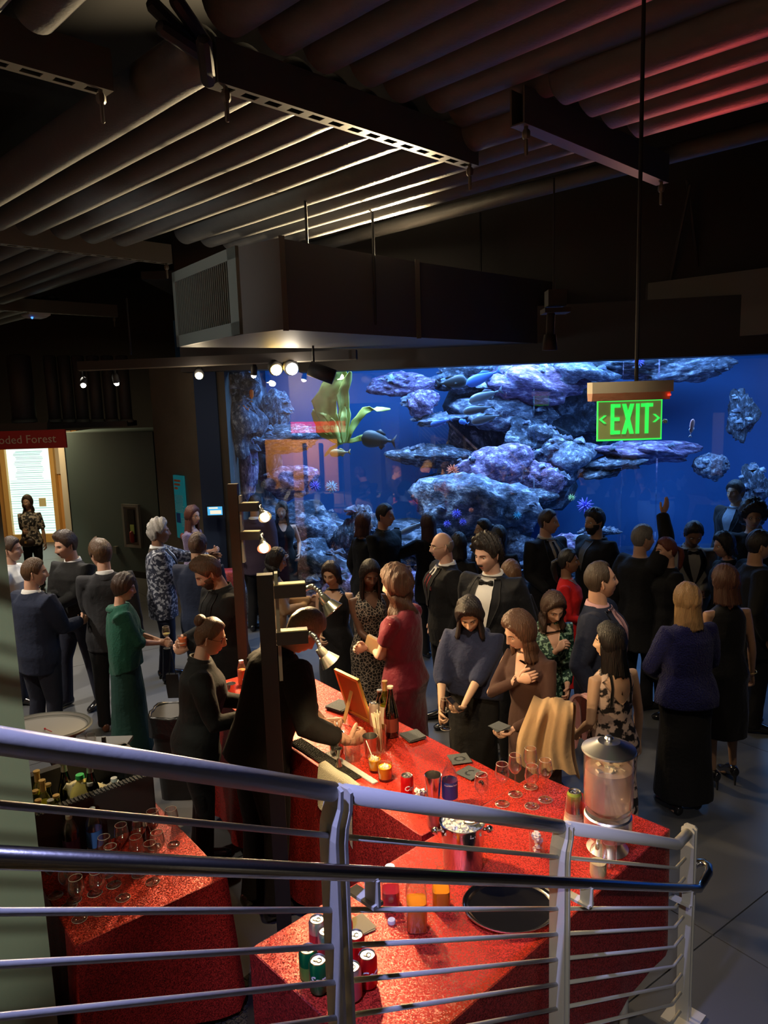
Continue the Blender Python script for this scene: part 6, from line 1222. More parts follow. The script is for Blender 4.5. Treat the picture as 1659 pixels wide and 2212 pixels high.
BB = [(.028, 0), (.0305, .004), (.0305, .13), (.022, .165), (.0135, .19), (.0125, .225), (.014, .23)]; SODA = [(.036, 0), (.043, .01), (.043, .045), (.0415, .05), (.0415, .14), (.043, .15), (.041, .18), (.030, .215), (.016, .24), (.0135, .255)]; JB = [(.030, 0), (.036, .004), (.037, .03), (.036, .115), (.030, .135), (.018, .150), (.0165, .17)]
def bz(x, y, z=None): return on_z(x, y, TOPZ if z is None else z)
def cyl(g, x, y, r, z0, z1): g.tube([(x, y, z0), (x, y, z1)], r, 16, ends=False)
# ---- cluster of wine glasses on the bar
for (x, y, lab) in ((1085, 1737, 'left front wine glass of the clear cluster on the bar'), (1113, 1716, 'wine glass left of the rear one in the clear cluster on the bar'), (1146, 1700, 'rearmost wine glass of the clear cluster on the bar'), (1149, 1742, 'central front wine glass with water in the clear cluster'), (1178, 1728, 'rightmost wine glass of the clear cluster on the bar'), (1041, 1762, 'single wine glass between the ice bucket and the cluster')):
    wineglass(bz(x, y), lab, .215, .036, L_WHT if 'water' in lab and 0 else None, grp='wine glasses on the bar')
# ---- dispenser
dsp = thing('drink_dispenser', 'large clear drink dispenser with steel lid and base at the bar right end', 'dispenser', bz(1312, 1832))
g = Geo(); g.lathe([(.088, 0), (.092, .004), (.070, .03), (.062, .05), (.060, .055)], 36); g.lathe([(.060, .055), (.098, .075), (.104, .10), (.104, .165), (.098, .172)], 36); obj('base', g, M_ssb, dsp, R(40))
g = Geo(); zt0 = .172; g.lathe([(.001, zt0+.004), (.075, zt0+.004), (.101, zt0+.022), (.107, zt0+.05), (.107, zt0+.30), (.104, zt0+.30), (.103, zt0+.05), (.07, zt0+.012), (.001, zt0+.012)], 40); obj('tank', g, glassy('dispenser_plastic', (.97, .95, .93), 1., .06, .12, .75, 2.5), dsp, R(50))
g = Geo(); g.lathe([(.001, zt0+.014), (.07, zt0+.014), (.101, zt0+.05), (.102, zt0+.215), (.001, zt0+.215)], 36); g2 = mat('pale_lemonade', (.95, .76, .68), .2, spec=.5, var=.15, vscale=14); nt = g2.node_tree; b = nt.nodes['Principled BSDF']; tr_n = nt.nodes.new('ShaderNodeBsdfTransparent'); tr_n.inputs[0].default_value = (1, .9, .86, 1); mxs = nt.nodes.new('ShaderNodeMixShader'); mxs.inputs[0].default_value = .5; nt.links.new(tr_n.outputs[0], mxs.inputs[1]); nt.links.new(b.outputs[0], mxs.inputs[2]); nt.links.new(mxs.outputs[0], nt.nodes['Material Output'].inputs[0]); obj('water', g, g2, dsp, R(50))
g = Geo(); zl = zt0+.302; g.lathe([(.001, zl+.062), (.014, zl+.060), (.020, zl+.050), (.010, zl+.042), (.012, zl+.036), (.048, zl+.038), (.060, zl+.030), (.116, zl+.004), (.118, zl-.004), (.110, zl-.004), (.001, zl)][::-1], 40); obj('lid', g, M_ssb, dsp, R(30))
g = Geo(); g.tube([(-.06, -.08, .10), (-.075, -.105, .10), (-.08, -.115, .075)], .009, 8); obj('tap', g, M_ss, dsp, True)
g = Geo(); rg = np.random.default_rng(3)
for k in range(22): g.box((rg.uniform(-.06, .06), rg.uniform(-.06, .06), zt0+.20+rg.uniform(-.03, .016)), (.03, .028, .024), rot=rotz(rg.uniform(0, 3))@rotx(rg.uniform(0, 3)))
o = obj('ice', g, M_ice, dsp, False); o['kind'] = 'stuff'
# ---- cups with a green can on top
cs = thing('cup_stack', 'stack of clear plastic cups with cream band left of the dispenser', 'cups', bz(1240, 1782)); 
for k in range(5): g = Geo(); z = k*.012; g.lathe([(.034, z+.11), (.0445, z), (.046, z), (.036, z+.112)], 24); obj('cup', g, G_PET, cs, R(50))
g = Geo(); g.lathe([(.0485, .0), (.0478, .03), (.042, .075)], 24); obj('band', g, mat('cream_band', (.75, .6, .38), .6), cs, True)
can(bz(1240, 1782)+[0, 0, .052], 'green and yellow drink can sticking out of the stack of plastic cups', mat('lime_can', (.38, .55, .08), .35, .4), None, band=(.02, .35, mat('yellow_can_band', (.75, .6, .1), .35, .4)), tsz=.02)
# ---- ice bucket
bk = thing('ice_bucket', 'polished steel ice bucket full of ice on the bar near the stairs', 'bucket', bz(1000, 1868)); g = Geo(); g.lathe([(.001, 0), (.082, 0), (.086, .004), (.090, .12), (.092, .125), (.094, .20), (.100, .205), (.100, .210), (.092, .208), (.090, .15), (.001, .15)], 40); obj('bucket', g, M_ss, bk, R(40))
for s in (-1, 1): g = Geo(); c = np.array([s*.100, 0, .165]); g.sphere(c+[s*.018, 0, 0], (.017, .017, .017), 8, 12); g.tube([c-[s*.008, 0, 0], c+[s*.01, 0, 0]], .008, 8); obj('knob', g, M_ss, bk, True)
g = Geo(); 
for k in range(230): a = rg.uniform(0, 6.3); q = .086*math.sqrt(rg.random()); g.box((q*math.cos(a), q*math.sin(a), .176+rg.uniform(0, .018)+.012*(1-(q/.086)**2)), (.017, .016, .014), rot=rotz(rg.uniform(0, 3))@rotx(rg.uniform(0, 3)))
o = obj('ice', g, mat('crushed_ice', (.80, .76, .50), .25, spec=.6), bk, False); o['kind'] = 'stuff'
sp_ = thing('ice_scoop', 'steel scoop lying in the ice of the bucket', 'scoop', bz(1000, 1868)+[.02, -.01, .205]); g = Geo(); g.tube([(.0, 0, .0), (.03, -.02, .012), (.05, -.04, .028)], [(.024, .012), (.022, .010), (.008, .006)], 12); obj('bowl', g, M_ss, sp_, True); g = Geo(); g.tube([(.045, -.035, .025), (.088, -.065, .055)], .005, 8); obj('handle', g, M_ss, sp_, True)
# ---- tray
tr_ = thing('serving_tray', 'round black serving tray with a bright metal rim on the bar by the stairs', 'tray', bz(1103, 1962)); g = Geo(); g.lathe([(.001, .006), (.135, .006), (.150, .012), (.158, .020)][::1], 48); g.xf(np.diag([1.16, 1.0, 1, 1.])); obj('plate', g, mat('black_cork', (.006, .006, .006), .9, spec=.05), tr_, R(50))
g = Geo(); g.lathe([(.137, .0065), (.152, .0135), (.160, .022), (.166, .023), (.166, .018), (.150, .003), (.135, .0)], 48); g.xf(np.diag([1.16, 1.0, 1, 1.])); obj('rim', g, M_ss, tr_, R(50)); tr_.rotation_euler[2] = R(4)
# ---- juice bottles
bottle(bz(845, 1955), 'clear bottle of berry red juice with a white cap on the bar', JB, G_PET, M_cap, .022, (L_BERRY, .42), sq=5)
bottle(bz(953, 1957), 'open clear bottle of orange juice behind the square carafe', JB, G_PET, None, None, (L_OJ, .45), sq=5)
bottle(bz(901, 2003), 'tall square clear carafe half full of orange juice', [(.036, 0), (.040, .004), (.040, .16), (.030, .19), (.02, .21), (.019, .225)], G_PET, M_cap, .02, (L_OJ, .52), sq=6)
g = Geo(); g.lathe([(.001, .014), (.014, .014), (.0155, .012), (.016, 0)], 18); o = obj('screw_top', g, M_cap, smooth=R(40)); o.location = bz(846, 1993); tag(o, 'loose white bottle cap lying on the red cloth', 'cap')
# ---- cans near the post
K_RED = mat('can_red', (.62, .008, .012), .3, .5); K_GRN = mat('can_green', (.0, .20, .07), .3, .5); K_SIL = mat('can_silver', (.6, .58, .56), .3, .8)
can(bz(796, 2128), 'red Coca-Cola can, rightmost of the cans by the railing post', K_RED, 'Coca-Cola', 8, tsz=.036)
can(bz(770, 2083), 'red can just behind the rightmost one by the railing post', K_RED, 'Coca-Cola', 60, tsz=.036)
can(bz(745, 2050), 'red can at the back, partly behind the railing post', K_RED, 'Coca-Cola', 50, tsz=.036)
can(bz(762, 2155), 'silver and pink diet can in front, right of the railing post', K_SIL, None, band=(.12, .72, mat('can_rose', (.55, .15, .2), .35, .5)))
can(bz(690, 2140), 'green Sprite can in front, left of the railing post', K_GRN, 'Sprite', -52, slant=.3, tsz=.042)
can(bz(668, 2115), 'green can turned sideways at the left of the can group', K_GRN, None, band=(.15, .55, mat('lime_band', (.20, .42, .08), .35, .4)))
can(bz(688, 2048), 'silver can at the back left of the can group', K_SIL, None, band=(.3, .6, mat('can_red_band', (.5, .05, .06), .35, .4)))
can(bz(708, 2074), 'silver can hidden behind the railing post', K_SIL, None, band=(.3, .6, mat('can_red_band', (.5, .05, .06), .35, .4)))
bottle(bz(742, 2020), 'small bottle of orange cordial behind the cans', BB, G_GL, None, None, (L_ORG, .8))
g = Geo(); g.box((0, 0, .002), (.10, .10, .003)); g.box((.004, .003, .0045), (.10, .10, .002), rz=.12); o = obj('napkin', g, mat('khaki_napkin', (.30, .26, .12), .8), smooth=False, rz=.5); o.location = bz(774, 2003); tag(o, 'folded khaki napkin behind the cans', 'napkin', 'napkins')
# ---- middle of the bar
can(bz(880, 1722), 'opened red Coca-Cola can beside the crushed ice glass', K_RED, 'Coca-Cola', 22, tsz=.036)
rocks(bz(908, 1735), 'short glass heaped with crushed ice beside the red can', .075, .04, None, .1, 40)
def tin(loc, lab, H_=.17, r0=.030, r1=.044, name='shaker_tin'):
    t = thing(name, lab, 'shaker', loc, 0, 'shaker tins'); g = Geo(); g.lathe([(.001, 0), (r0*.95, 0), (r0, .004), (r1, H_), (r1+.001, H_+.001), (r1-.002, H_), (r0-.002, .01), (.001, .01)], 32); obj('cup', g, M_ss, t, R(40)); return t
tin(bz(937, 1742), 'tall steel shaker tin standing upside up near the blue labelled bottle', .17, .028, .042)
bottle(bz(972, 1738), 'soda water bottle with a blue nutrition label and no cap', [(.036, 0), (.040, .01), (.040, .14), (.036, .175), (.022, .20), (.013, .215), (.0125, .235)], G_PET, None, None, None, (M_bluel, .045, .135), txt='Nutrition Facts', tz=.122, tsz=.0115, tang=-85)
rocks(bz(937, 1785), 'tall glass of pink drink half hidden by the rail', .12, .032, liquid('pink_drink', (.85, .25, .15)), .6, 0, name='highball')
rocks(bz(1160, 1842), 'tumbler full of ice near the centre of the bar', .10, .034, None, .1, 34)
bottle(bz(1292, 1893), 'clear bottle with ice water in front of the dispenser', JB, G_PET, None, None, (liquid('pale_tonic', (.7, .6, .3)), .40)); rocks(bz(1316, 1868), 'clear plastic cup with white lid behind the ice water bottle', .11, .030, None, .1, 0, name='plastic_cup')
rocks(bz(810, 1663), 'rear amber cocktail in a tumbler with a straw', .088, .036, L_YEL, .72, 10, True, grp='amber cocktails'); rocks(bz(832, 1682), 'front amber cocktail in a tumbler heaped with ice', .088, .038, L_YEL, .78, 14, grp='amber cocktails')
g_ = PP['tender'].grip[1]; tin(bz(801, 1634), 'steel shaker tin held by the bartender man', .125, .032, .044)
rocks(bz(762, 1640), 'faceted mixing glass with strainer next to the bartender hand', .14, .045, None, .1, 0, name='mixing_glass'); g = Geo(); g.lathe([(.001, .006), (.05, .004), (.053, 0)], 24); o = obj('strainer', g, M_ss, smooth=R(40)); o.location = bz(726, 1600)+[0, 0, .12]; tag(o, 'steel strainer lying on the steel pitcher', 'strainer')
tin(bz(728, 1625), 'steel pitcher under the strainer behind the bartender sleeve', .12, .04, .045, 'pitcher')
jg = thing('jigger', 'small double ended steel jigger on the rubber bar mat', 'jigger', bz(732, 1658)+[0, 0, .009]); g = Geo(); g.lathe([(.020, 0), (.0065, .045), (.0065, .05), (.024, .105)], 24); obj('cup', g, M_ss, jg, R(40))
# straws in a pint glass
rocks(bz(822, 1624), 'tall pint glass holding a bundle of straws', .16, .030, None, .1, 0, name='pint_glass', rt=.040)
st_ = thing('straw_bundle', 'bundle of cream paper straws standing in the pint glass', 'straws', bz(822, 1624)+[0, 0, .012]); M_straw = mat('cream_straw', (.85, .70, .50), .5)
for k in range(12): g = Geo(); a = k*2.4; q = .024*math.sqrt((k+.5)/12); g.tube([(q*.7*math.cos(a), q*.7*math.sin(a), .0), (q*1.3*math.cos(a)-.02, q*1.3*math.sin(a)+.01, .215+.006*(k % 3))], .0038, 8); obj('straw', g, M_straw, st_, True)
# bottles behind them
bottle(bz(846, 1588), 'dark wine bottle with a black neck in front of the other bottles', CH, G_BRN, mat('cream_foil', (.8, .75, .6), .4), .012, (L_DARK, .8), (mat('maroon_label', (.16, .03, .02), .5), .035, .12))
bottle(bz(834, 1572), 'wine bottle with golden neck foil and cream label', WB, G_GRN, M_foil, .012, (L_WHT, .5), (M_paperl, .04, .15), foil=(M_foil, .76))
bottle(bz(822, 1566), 'slim dark beer bottle left of the wine bottles', BB, G_BRN, M_foils, .008, (L_DARK, .8))
can(bz(810, 1568), 'tall white can left of the beer bottle', mat('white_can', (.75, .66, .55), .35, .3), None, H_=.157)
# picture frame seen from behind
fc = bz(778, 1549); fr = thing('picture_frame', 'golden picture frame on its easel leg, back turned, on the bar', 'frame', fc)
fa, fb = bz(757, 1528)-fc, bz(800, 1570)-fc; fdv = nrm(fb-fa); fup = nrm(at_y(727, 1466, (bz(757, 1528))[1]+.02)-bz(757, 1528)); fw, fh = .26, .33; fup = nrm([-.30*dA[0], -.30*dA[1], 1.]); fx0 = np.array([0, 0, 0.]); fdv = nrm(np.cross([0, 0, 1], dA)); fdv = fdv if fdv[0] > 0 else -fdv; fnn = nrm(np.cross(fdv, fup)); rotf = np.stack([fdv, fnn, fup], 1)
fup = nrm(dA*.26*-1*-1+[0, 0, 1]) if False else fup
g = Geo(); bwf = .022
for c, d in (((0, 0, bwf/2), (fw, .018, bwf)), ((0, 0, fh-bwf/2), (fw, .018, bwf)), ((-fw/2+bwf/2, 0, fh/2), (bwf, .018, fh)), ((fw/2-bwf/2, 0, fh/2), (bwf, .018, fh))): g.box(rotf@np.array(c), d, rot=rotf)
obj('frame', g, mat('gilt_wood', (.75, .48, .12), .35, .3), fr, False); g = Geo(); g.box(rotf@np.array([0, 0, fh/2]), (fw-.03, .006, fh-.03), rot=rotf); obj('backing', g, mat('brown_hardboard', (.42, .16, .045), .7), fr, False)
top_ = rotf@np.array([0, .0, fh*.62]); g = Geo(); lgd = -dA*.13; g.box((top_+(fup*0+lgd*1.0+[0, 0, .0]))/2*1., (.03, .006, np.linalg.norm(top_-lgd)), rot=np.stack([fdv, np.cross(nrm(top_-lgd), fdv), nrm(top_-lgd)], 1)); obj('easel_leg', g, mat('pale_wood', (.80, .55, .22), .5), fr, False)
# napkins
M_nap = mat('slate_napkin', (.085, .10, .115), .85, bump=.2, bscale=90); M_wet = mat('wet_slate', (.035, .042, .05), .3)
def napkins(x, y, rz, n, lab, ring=False, s=.115):
    t = thing('napkin_stack' if n > 1 else 'napkin', lab, 'napkin', bz(x, y), rz, 'slate napkins on the bar')
    for k in range(n): g = Geo(); g.box((.003*math.sin(k*2), .004*math.cos(k*3), .0016+k*.0026), (s, s, .0022), rz=.06*math.sin(k*2.7)); obj('napkin', g, M_nap, t, False)
    if ring: g = Geo(); a = np.linspace(0, 2*math.pi*(1 if ring == 1 else .6), 25); g.tube([(.028*math.cos(v_), .022*math.sin(v_), n*.0028) for v_ in a], [(.006, .0003)]*25, 8, side=(1, 0, 0)); obj('wet_ring', g, M_wet, t, True)
napkins(892, 1592, .5, 6, 'neat stack of slate grey napkins right of the wine bottles'); napkins(993, 1640, .2, 1, 'slate napkin with a full wet glass ring', 1); napkins(1016, 1670, .75, 1, 'slate napkin with a smeared wet ring', 2); napkins(735, 1528, .9, 7, 'stack of slate napkins behind the picture frame', s=.14)
g = Geo(); [g.sphere((.008*math.sin(k*2.3), .008*math.cos(k*1.7), .008+.004*(k % 3)), .008, 6, 8) for k in range(7)]; o = obj('cherry_stem_heap', g, M_blk, smooth=True); o.location = bz(1039, 1694); tag(o, 'small crumpled black scrap right of the wet napkins', 'scrap')
# bar mat and towels on the inner edge
eA_ = -aA; inn = dA*-1.
def on_A(along, deep, z=0): return dA*(2.075+deep)+aA*(sm@aA-.02+along)+np.array([0, 0, TOPZ-.006+z])
angA = math.atan2(aA[1], aA[0])
bm = thing('bar_mat', 'long black rubber bar mat on the inner edge of the bar', 'mat', on_A(.92, .055), angA); g = Geo(); g.box((0, 0, .004), (.62, .085, .007)); obj('base', g, M_mat, bm, False); g = Geo(); [g.box((-.30+.0125*i, -.034+.0115*j, .010), (.006, .006, .006)) for i in range(49) for j in range(7)]; o = obj('knob_pattern', g, M_mat, bm, False); o['kind'] = 'stuff'
M_tow = mat('cream_terry', (.72, .66, .46), .95, sheen=.4, bump=1., bscale=220); M_tow2 = mat('white_terry', (.78, .76, .72), .95, bump=.8, bscale=220)
g = Geo(); g.box((0, 0, .004), (.46, .035, .008)); o = obj('cloth_strip', g, M_tow2, smooth=False, rz=angA); o.location = on_A(.74, .118); tag(o, 'folded white cloth strip beside the bar mat', 'towel', 'bar towels')
def towel(al, w_, drop, over, lab, seed=0):
    g = Geo(); nu, nv = 14, 22; rows = []
    for i in range(nu):
        u = (i/(nu-1)-.5)*w_; row = []
        for j in range(nv):
            v_ = j/(nv-1)*(over+drop); y, z = (over-v_, .012) if v_ < over-.01 else (-.012-.012*min(1, (v_-over)*12), -(v_-over)); 
            if v_ > over: z -= drop*.35*(i/(nu-1)-.3)*((v_-over)/drop)**2; y -= .010*math.sin(u*40+seed)*((v_-over)/drop)
            row.append((u, y, z+.003*math.sin(u*30+v_*20)))
        rows.append(row)
    P = np.array(rows); g.grid(P); g.grid(P[:, ::-1]+np.array([0, .0, .006])); o = obj('bar_towel', g, M_tow, smooth=True, rz=angA+math.pi); o.location = on_A(al, .0, .0); tag(o, lab, 'towel', 'bar towels')
    for v2 in (o,): v2.scale = (1, -1 if 0 else 1, 1)
    o.rotation_euler[2] = math.atan2(-dA[0], dA[1])*0+math.atan2(dA[1], dA[0])-math.pi/2
towel(.70, .34, .26, .035, 'cream terry towel hanging over the inner bar edge by the man', 1); towel(1.62, .24, .22, .05, 'cream terry towel hanging over the inner bar edge by the woman bartender', 2)
# far end of the bar
bottle(bz(524, 1478), 'bottle of orange mixer with white cap at the far end of the bar', [(.030, 0), (.033, .01), (.033, .12), (.02, .16), (.014, .18)], G_PET, M_cap, .02, (L_ORG, .62)); tin(bz(541, 1512), 'wider shaker tin at the far end of the bar', .15, .030, .044); tin(bz(552, 1530), 'shaker tin in front of the wider one at the far end of the bar', .14, .028, .038)
tin(bz(500, 1500), 'small steel cup at the left of the far shaker tins', .08, .028, .034)
# yellow cloth crate under the bar
g = Geo(); g.box((0, 0, .06), (.26, .16, .12)); o = obj('yellow_sponge_box', g, mat('mustard_plastic', (.45, .30, .02), .5), smooth=False, rz=.7); p = on_z(572, 1790, .3); o.location = (p[0], p[1], .0); tag(o, 'mustard yellow box on the floor under the bar', 'box')
# ---- low service table: upturned wine glasses, bottles, black tub
ZC = .7545
def cz(x, y): return on_z(x, y, ZC)
k = 0
for (x, y) in ((160, 1945), (205, 1930), (246, 1912), (300, 1890), (345, 1880), (172, 1985), (150, 1958), (216, 1970), (266, 1940), (330, 1905), (375, 1825), (335, 1830), (305, 1848), (268, 1862), (120, 1935), (232, 1890)):
    lab_ = ['upturned' , 'clear'][k % 2]; wineglass(cz(x, y), ['wine glass on the low table, %s' % d for d in ('left of the first row behind the steel handrail', 'second from the left in the first row', 'third from the left in the first row', 'under the handrail near the table middle', 'nearest the low table right edge in the middle row', 'nearest the low table front corner', 'half behind the leftmost tall glass', 'in the front row, second from the corner', 'third in the front row', 'right end of the front row', 'farthest right at the back row', 'second from the right in the back row', 'third from the right in the back row', 'left end of the back row', 'lying closest to the pillar', 'in the middle of the crowded left rows')][k], .21, .037, grp='wine glasses on the low table', seg=18); k += 1
tub = thing('bottle_tub', 'long black ribbed tub of chilled bottles standing over the low service table', 'tub', (-1.80, 3.84, .76), R(40.5)); g = Geo(); tl, tw_, th_ = .78, .44, .29
for c, d in (((0, -tw_/2, th_/2), (tl, .015, th_)), ((0, tw_/2, th_/2), (tl, .015, th_)), ((-tl/2, 0, th_/2), (.015, tw_, th_)), ((tl/2, 0, th_/2), (.015, tw_, th_)), ((0, 0, .01), (tl, tw_, .02))): g.box(c, d)
obj('tub', g, M_blk, tub, False); g = Geo()
for s in (-1, 1):
    g.box((0, s*(tw_/2+.01), th_+.004), (tl+.06, .055, .012)); g.box((s*(tl/2+.01), 0, th_+.004), (.055, tw_+.03, .012))
obj('rim', g, M_blk, tub, False); g = Geo(); [g.box((-tl/2+.02+i*.02, -tw_/2-.01, th_+.012), (.009, .05, .006)) for i in range(37)]; o = obj('rim_ribs', g, M_blk, tub, False); o['kind'] = 'stuff'
g = Geo()
for q_ in range(260): g.box((rg.uniform(-tl/2+.05, tl/2-.05), rg.uniform(-tw_/2+.05, tw_/2-.05), .10+rg.uniform(0, .03)), (.03, .028, .024), rot=rotz(rg.uniform(0, 3))@rotx(rg.uniform(0, 3)))
o = obj('ice', g, M_ice, tub, False); o['kind'] = 'stuff'
TZ = .76+.11; Mt = np.array(Matrix.Rotation(R(40.5), 4, 'Z'))
def tubp(x, y): q = Mt[:3, :3]@np.array([x, y, 0]); return np.array([-1.80, 3.84, TZ])+q
def px2(x, y, z): return on_z(x, y, z)
for (x, y, kind, lab) in ((78, 1660, 'w', 'golden capped olive wine bottle nearest the pillar'), (90, 1680, 'w', 'golden capped olive wine bottle, second from the pillar'), (76, 1708, 'b', 'small gold capped bottle low by the pillar'), (82, 1728, 'b', 'gold capped bottle just above the second rail bar'), (121, 1718, 'b', 'gold capped bottle right of the two by the pillar'), (136, 1640, 'c', 'dark champagne bottle with silver neck and white seal'), (103, 1690, 'g', 'small dark bottle between the olive ones'), (192, 1642, 'c', 'dark bottle with pale neck behind the yellow jug')):
    H_ = {'w': .30, 'b': .23, 'c': .31, 'g': .22}[kind]; p = px2(x, y, TZ+H_); p[2] = TZ-.02 if kind != 'b' else TZ+.0
    bottle(p, lab, {'w': WB, 'b': BB, 'c': CH, 'g': BB}[kind], {'w': G_GRN, 'b': G_GRN, 'c': G_BRN, 'g': G_BRN}[kind], M_foil if kind in 'wb' else M_foils if kind == 'c' else M_foil, .012, ({'w': L_WHT, 'b': L_WHT}.get(kind, L_DARK), .6), foil=(M_foils if kind == 'c' else M_foil, .80) if kind in 'wc' else None)
def jug(loc, lab, capm, liq, tilt=None, H_=.25):
    t = thing('milk_jug', lab, 'jug', loc, .4, 'plastic jugs'); g = Geo(); rows = []; a = np.arange(24)*2*math.pi/24
    for w_, z in ((.055, 0), (.062, .01), (.062, .13), (.055, .17), (.035, .205), (.020, .22), (.019, H_-.01)): q = 5 if w_ > .05 else 2.2; kx = (np.abs(np.cos(a))**q+np.abs(np.sin(a))**q)**(-1/q); rows.append(np.stack([w_*kx*np.cos(a), w_*kx*np.sin(a), np.full(24, z)], 1))
    g.loft(rows[::-1]); obj('jug', g, liq, t, R(60)); g = Geo(); g.tube([(.03, .03, .205), (.058, .058, .18), (.062, .062, .11)], .012, 10); obj('handle', g, liq, t, True)
    if capm: g = Geo(); g.lathe([(.001, H_+.01), (.022, H_+.01), (.024, H_-.012), (.020, H_-.014)], 18); obj('cap', g, capm, t, R(50))
    if tilt: t.rotation_euler = tilt
    return t
M_lem = mat('lemon_juice_jug', (.62, .55, .16), .3, spec=.5); M_milk = mat('milky_jug', (.55, .52, .34), .3, spec=.5)
p = on_z(171, 1662, TZ+.26); p[2] = TZ-.03; jug(p, 'yellow juice jug with a bright green cap in the black tub', M_gcap, M_lem); p = on_z(222, 1700, TZ+.10); p[2] = TZ+.03; jug(p, 'milky jug without cap lying tilted on the ice', None, M_milk, (R(55), 0, R(-60)))
for (x, y, lab, pr, gm, cap_, liq_, lb, tx) in ((104, 1850, 'soda bottle with white cap nearest the pillar', SODA, G_PET, M_cap, None, (M_bluel, .05, .14), None), (158, 1858, 'soda bottle with white cap and plum label', SODA, G_PET, M_cap, None, (mat('plum_label', (.10, .03, .12), .5), .05, .13), None), (208, 1842, 'large soda bottle with white cap and blue and white label', SODA, G_PET, M_cap, None, (M_bluel, .05, .14), None), (122, 1846, 'dark bottle with silver foil behind the soda bottles', CH, G_BRN, M_foils, (L_DARK, .8), None, None), (205, 1800, 'dark bottle with cream cap beside the tub', WB, G_BRN, M_cap, (L_DARK, .8), None, None), (256, 1790, 'dark liquor bottle with cream cap and grey label', WB, G_BRN, M_cap, (L_DARK, .8), (mat('grey_label', (.18, .16, .15), .6), .05, .14), None), (318, 1828, 'corked dark bottle at the right of the low table', [(.02, 0), (.024, .004), (.024, .08), (.012, .12), (.010, .14)], G_BRN, M_paperl, (L_DARK, .8), None, None)):
    H_ = pr[-1][1]; bottle(cz(x, y), lab, pr, gm, cap_, .02, liq_, lb, txt=tx, tz=.10, tsz=.026, tang=-75)
# oval grey tray on a stand
ot = thing('oval_tray', 'large oval grey waiter tray on a folding stand left of the bar', 'tray', on_z(96, 1578, .93), 0); g = Geo(); g.lathe([(.001, .012), (.27, .012), (.285, .016), (.30, .034)], 48); g.xf(np.diag([1.0, .74, 1, 1.])); obj('plate', g, mat('grey_laminate', (.34, .34, .33), .55), ot, R(50)); g = Geo(); g.lathe([(.283, .014), (.299, .032), (.315, .036), (.322, .028), (.31, .02), (.29, .0), (.27, .0)], 48); g.xf(np.diag([1.0, .74, 1, 1.])); obj('rim', g, mat('grey_rim', (.13, .14, .13), .5), ot, R(50))
g = Geo(); zz = -.93
for s in (-1, 1):
    g.tube([(-.18, s*.17, 0), (.18, s*.17, zz)], .012, 8); g.tube([(.18, s*.15, 0), (-.18, s*.15, zz)], .012, 8)
obj('stand', g, M_blk, ot, True)
g = Geo(); q = on_z(112, 1582, .95); e_ = on_z(97, 1574, .95)-q; g.tube([(0, 0, .005), e_], .0025, 6); g.sphere(e_, .007, 6, 8); o = obj('cocktail_pick', g, mat('red_pick', (.5, .01, .02), .4), smooth=True); o.location = q; tag(o, 'thin red cocktail pick lying on the oval tray', 'pick')
sh = thing('side_cart', 'small dark side cart carrying empty glasses beside the oval tray', 'cart', on_z(200, 1612, .8)*[1, 1, 0]); g = Geo(); g.box((0, 0, .79), (.46, .3, .02)); obj('shelf', g, M_blk, sh, False)
for sx in (-1, 1):
    for sy in (-1, 1): g = Geo(); g.tube([(sx*.2, sy*.12, .01), (sx*.2, sy*.12, .785)], .012, 8); obj('leg', g, M_blk, sh, True)
for (x, y, lab) in ((178, 1606, 'empty stemless glass on the side cart, left'), (197, 1608, 'empty ribbed tumbler on the side cart, right')): rocks(on_z(x, y, .802), lab, .07, .034, None, .1, 0)
g = Geo(); g.lathe([(.001, .05), (.014, .05), (.016, .0), (.001, 0)], 14); o = obj('stopper', g, M_blk, smooth=R(40)); o.location = on_z(225, 1606, .802); tag(o, 'black bottle top on the side cart', 'cap')
# trash can
tc = thing('trash_can', 'black trash can with a black bag folded over its rim', 'trash can', np.append(on_z(381, 1530, .72)[:2], 0)); g = Geo(); rr = []
a = np.arange(28)*2*math.pi/28; kx = (np.abs(np.cos(a))**5+np.abs(np.sin(a))**5)**(-1/5)
g.loft([np.stack([w_*kx*np.cos(a), w_*.8*kx*np.sin(a), np.full(28, z)], 1) for w_, z in ((.15, .0), (.165, .4), (.185, .70))]); obj('bin', g, M_blk, tc, R(50))
g = Geo(); rows = [np.stack([(w_+.006*np.sin(a*9+z*30))*kx*np.cos(a), (w_+.006*np.sin(a*11))*.8*kx*np.sin(a), z+.006*np.sin(a*7+w_*50)], 1) for w_, z in ((.003, .30), (.13, .32), (.165, .60), (.182, .705), (.20, .715), (.205, .69), (.200, .58), (.203, .54))]; g.grid(np.array(rows), False, True); obj('bag', g, mat('black_bin_bag', (.008, .008, .009), .3, spec=.5, bump=.5, bscale=20), tc, True)
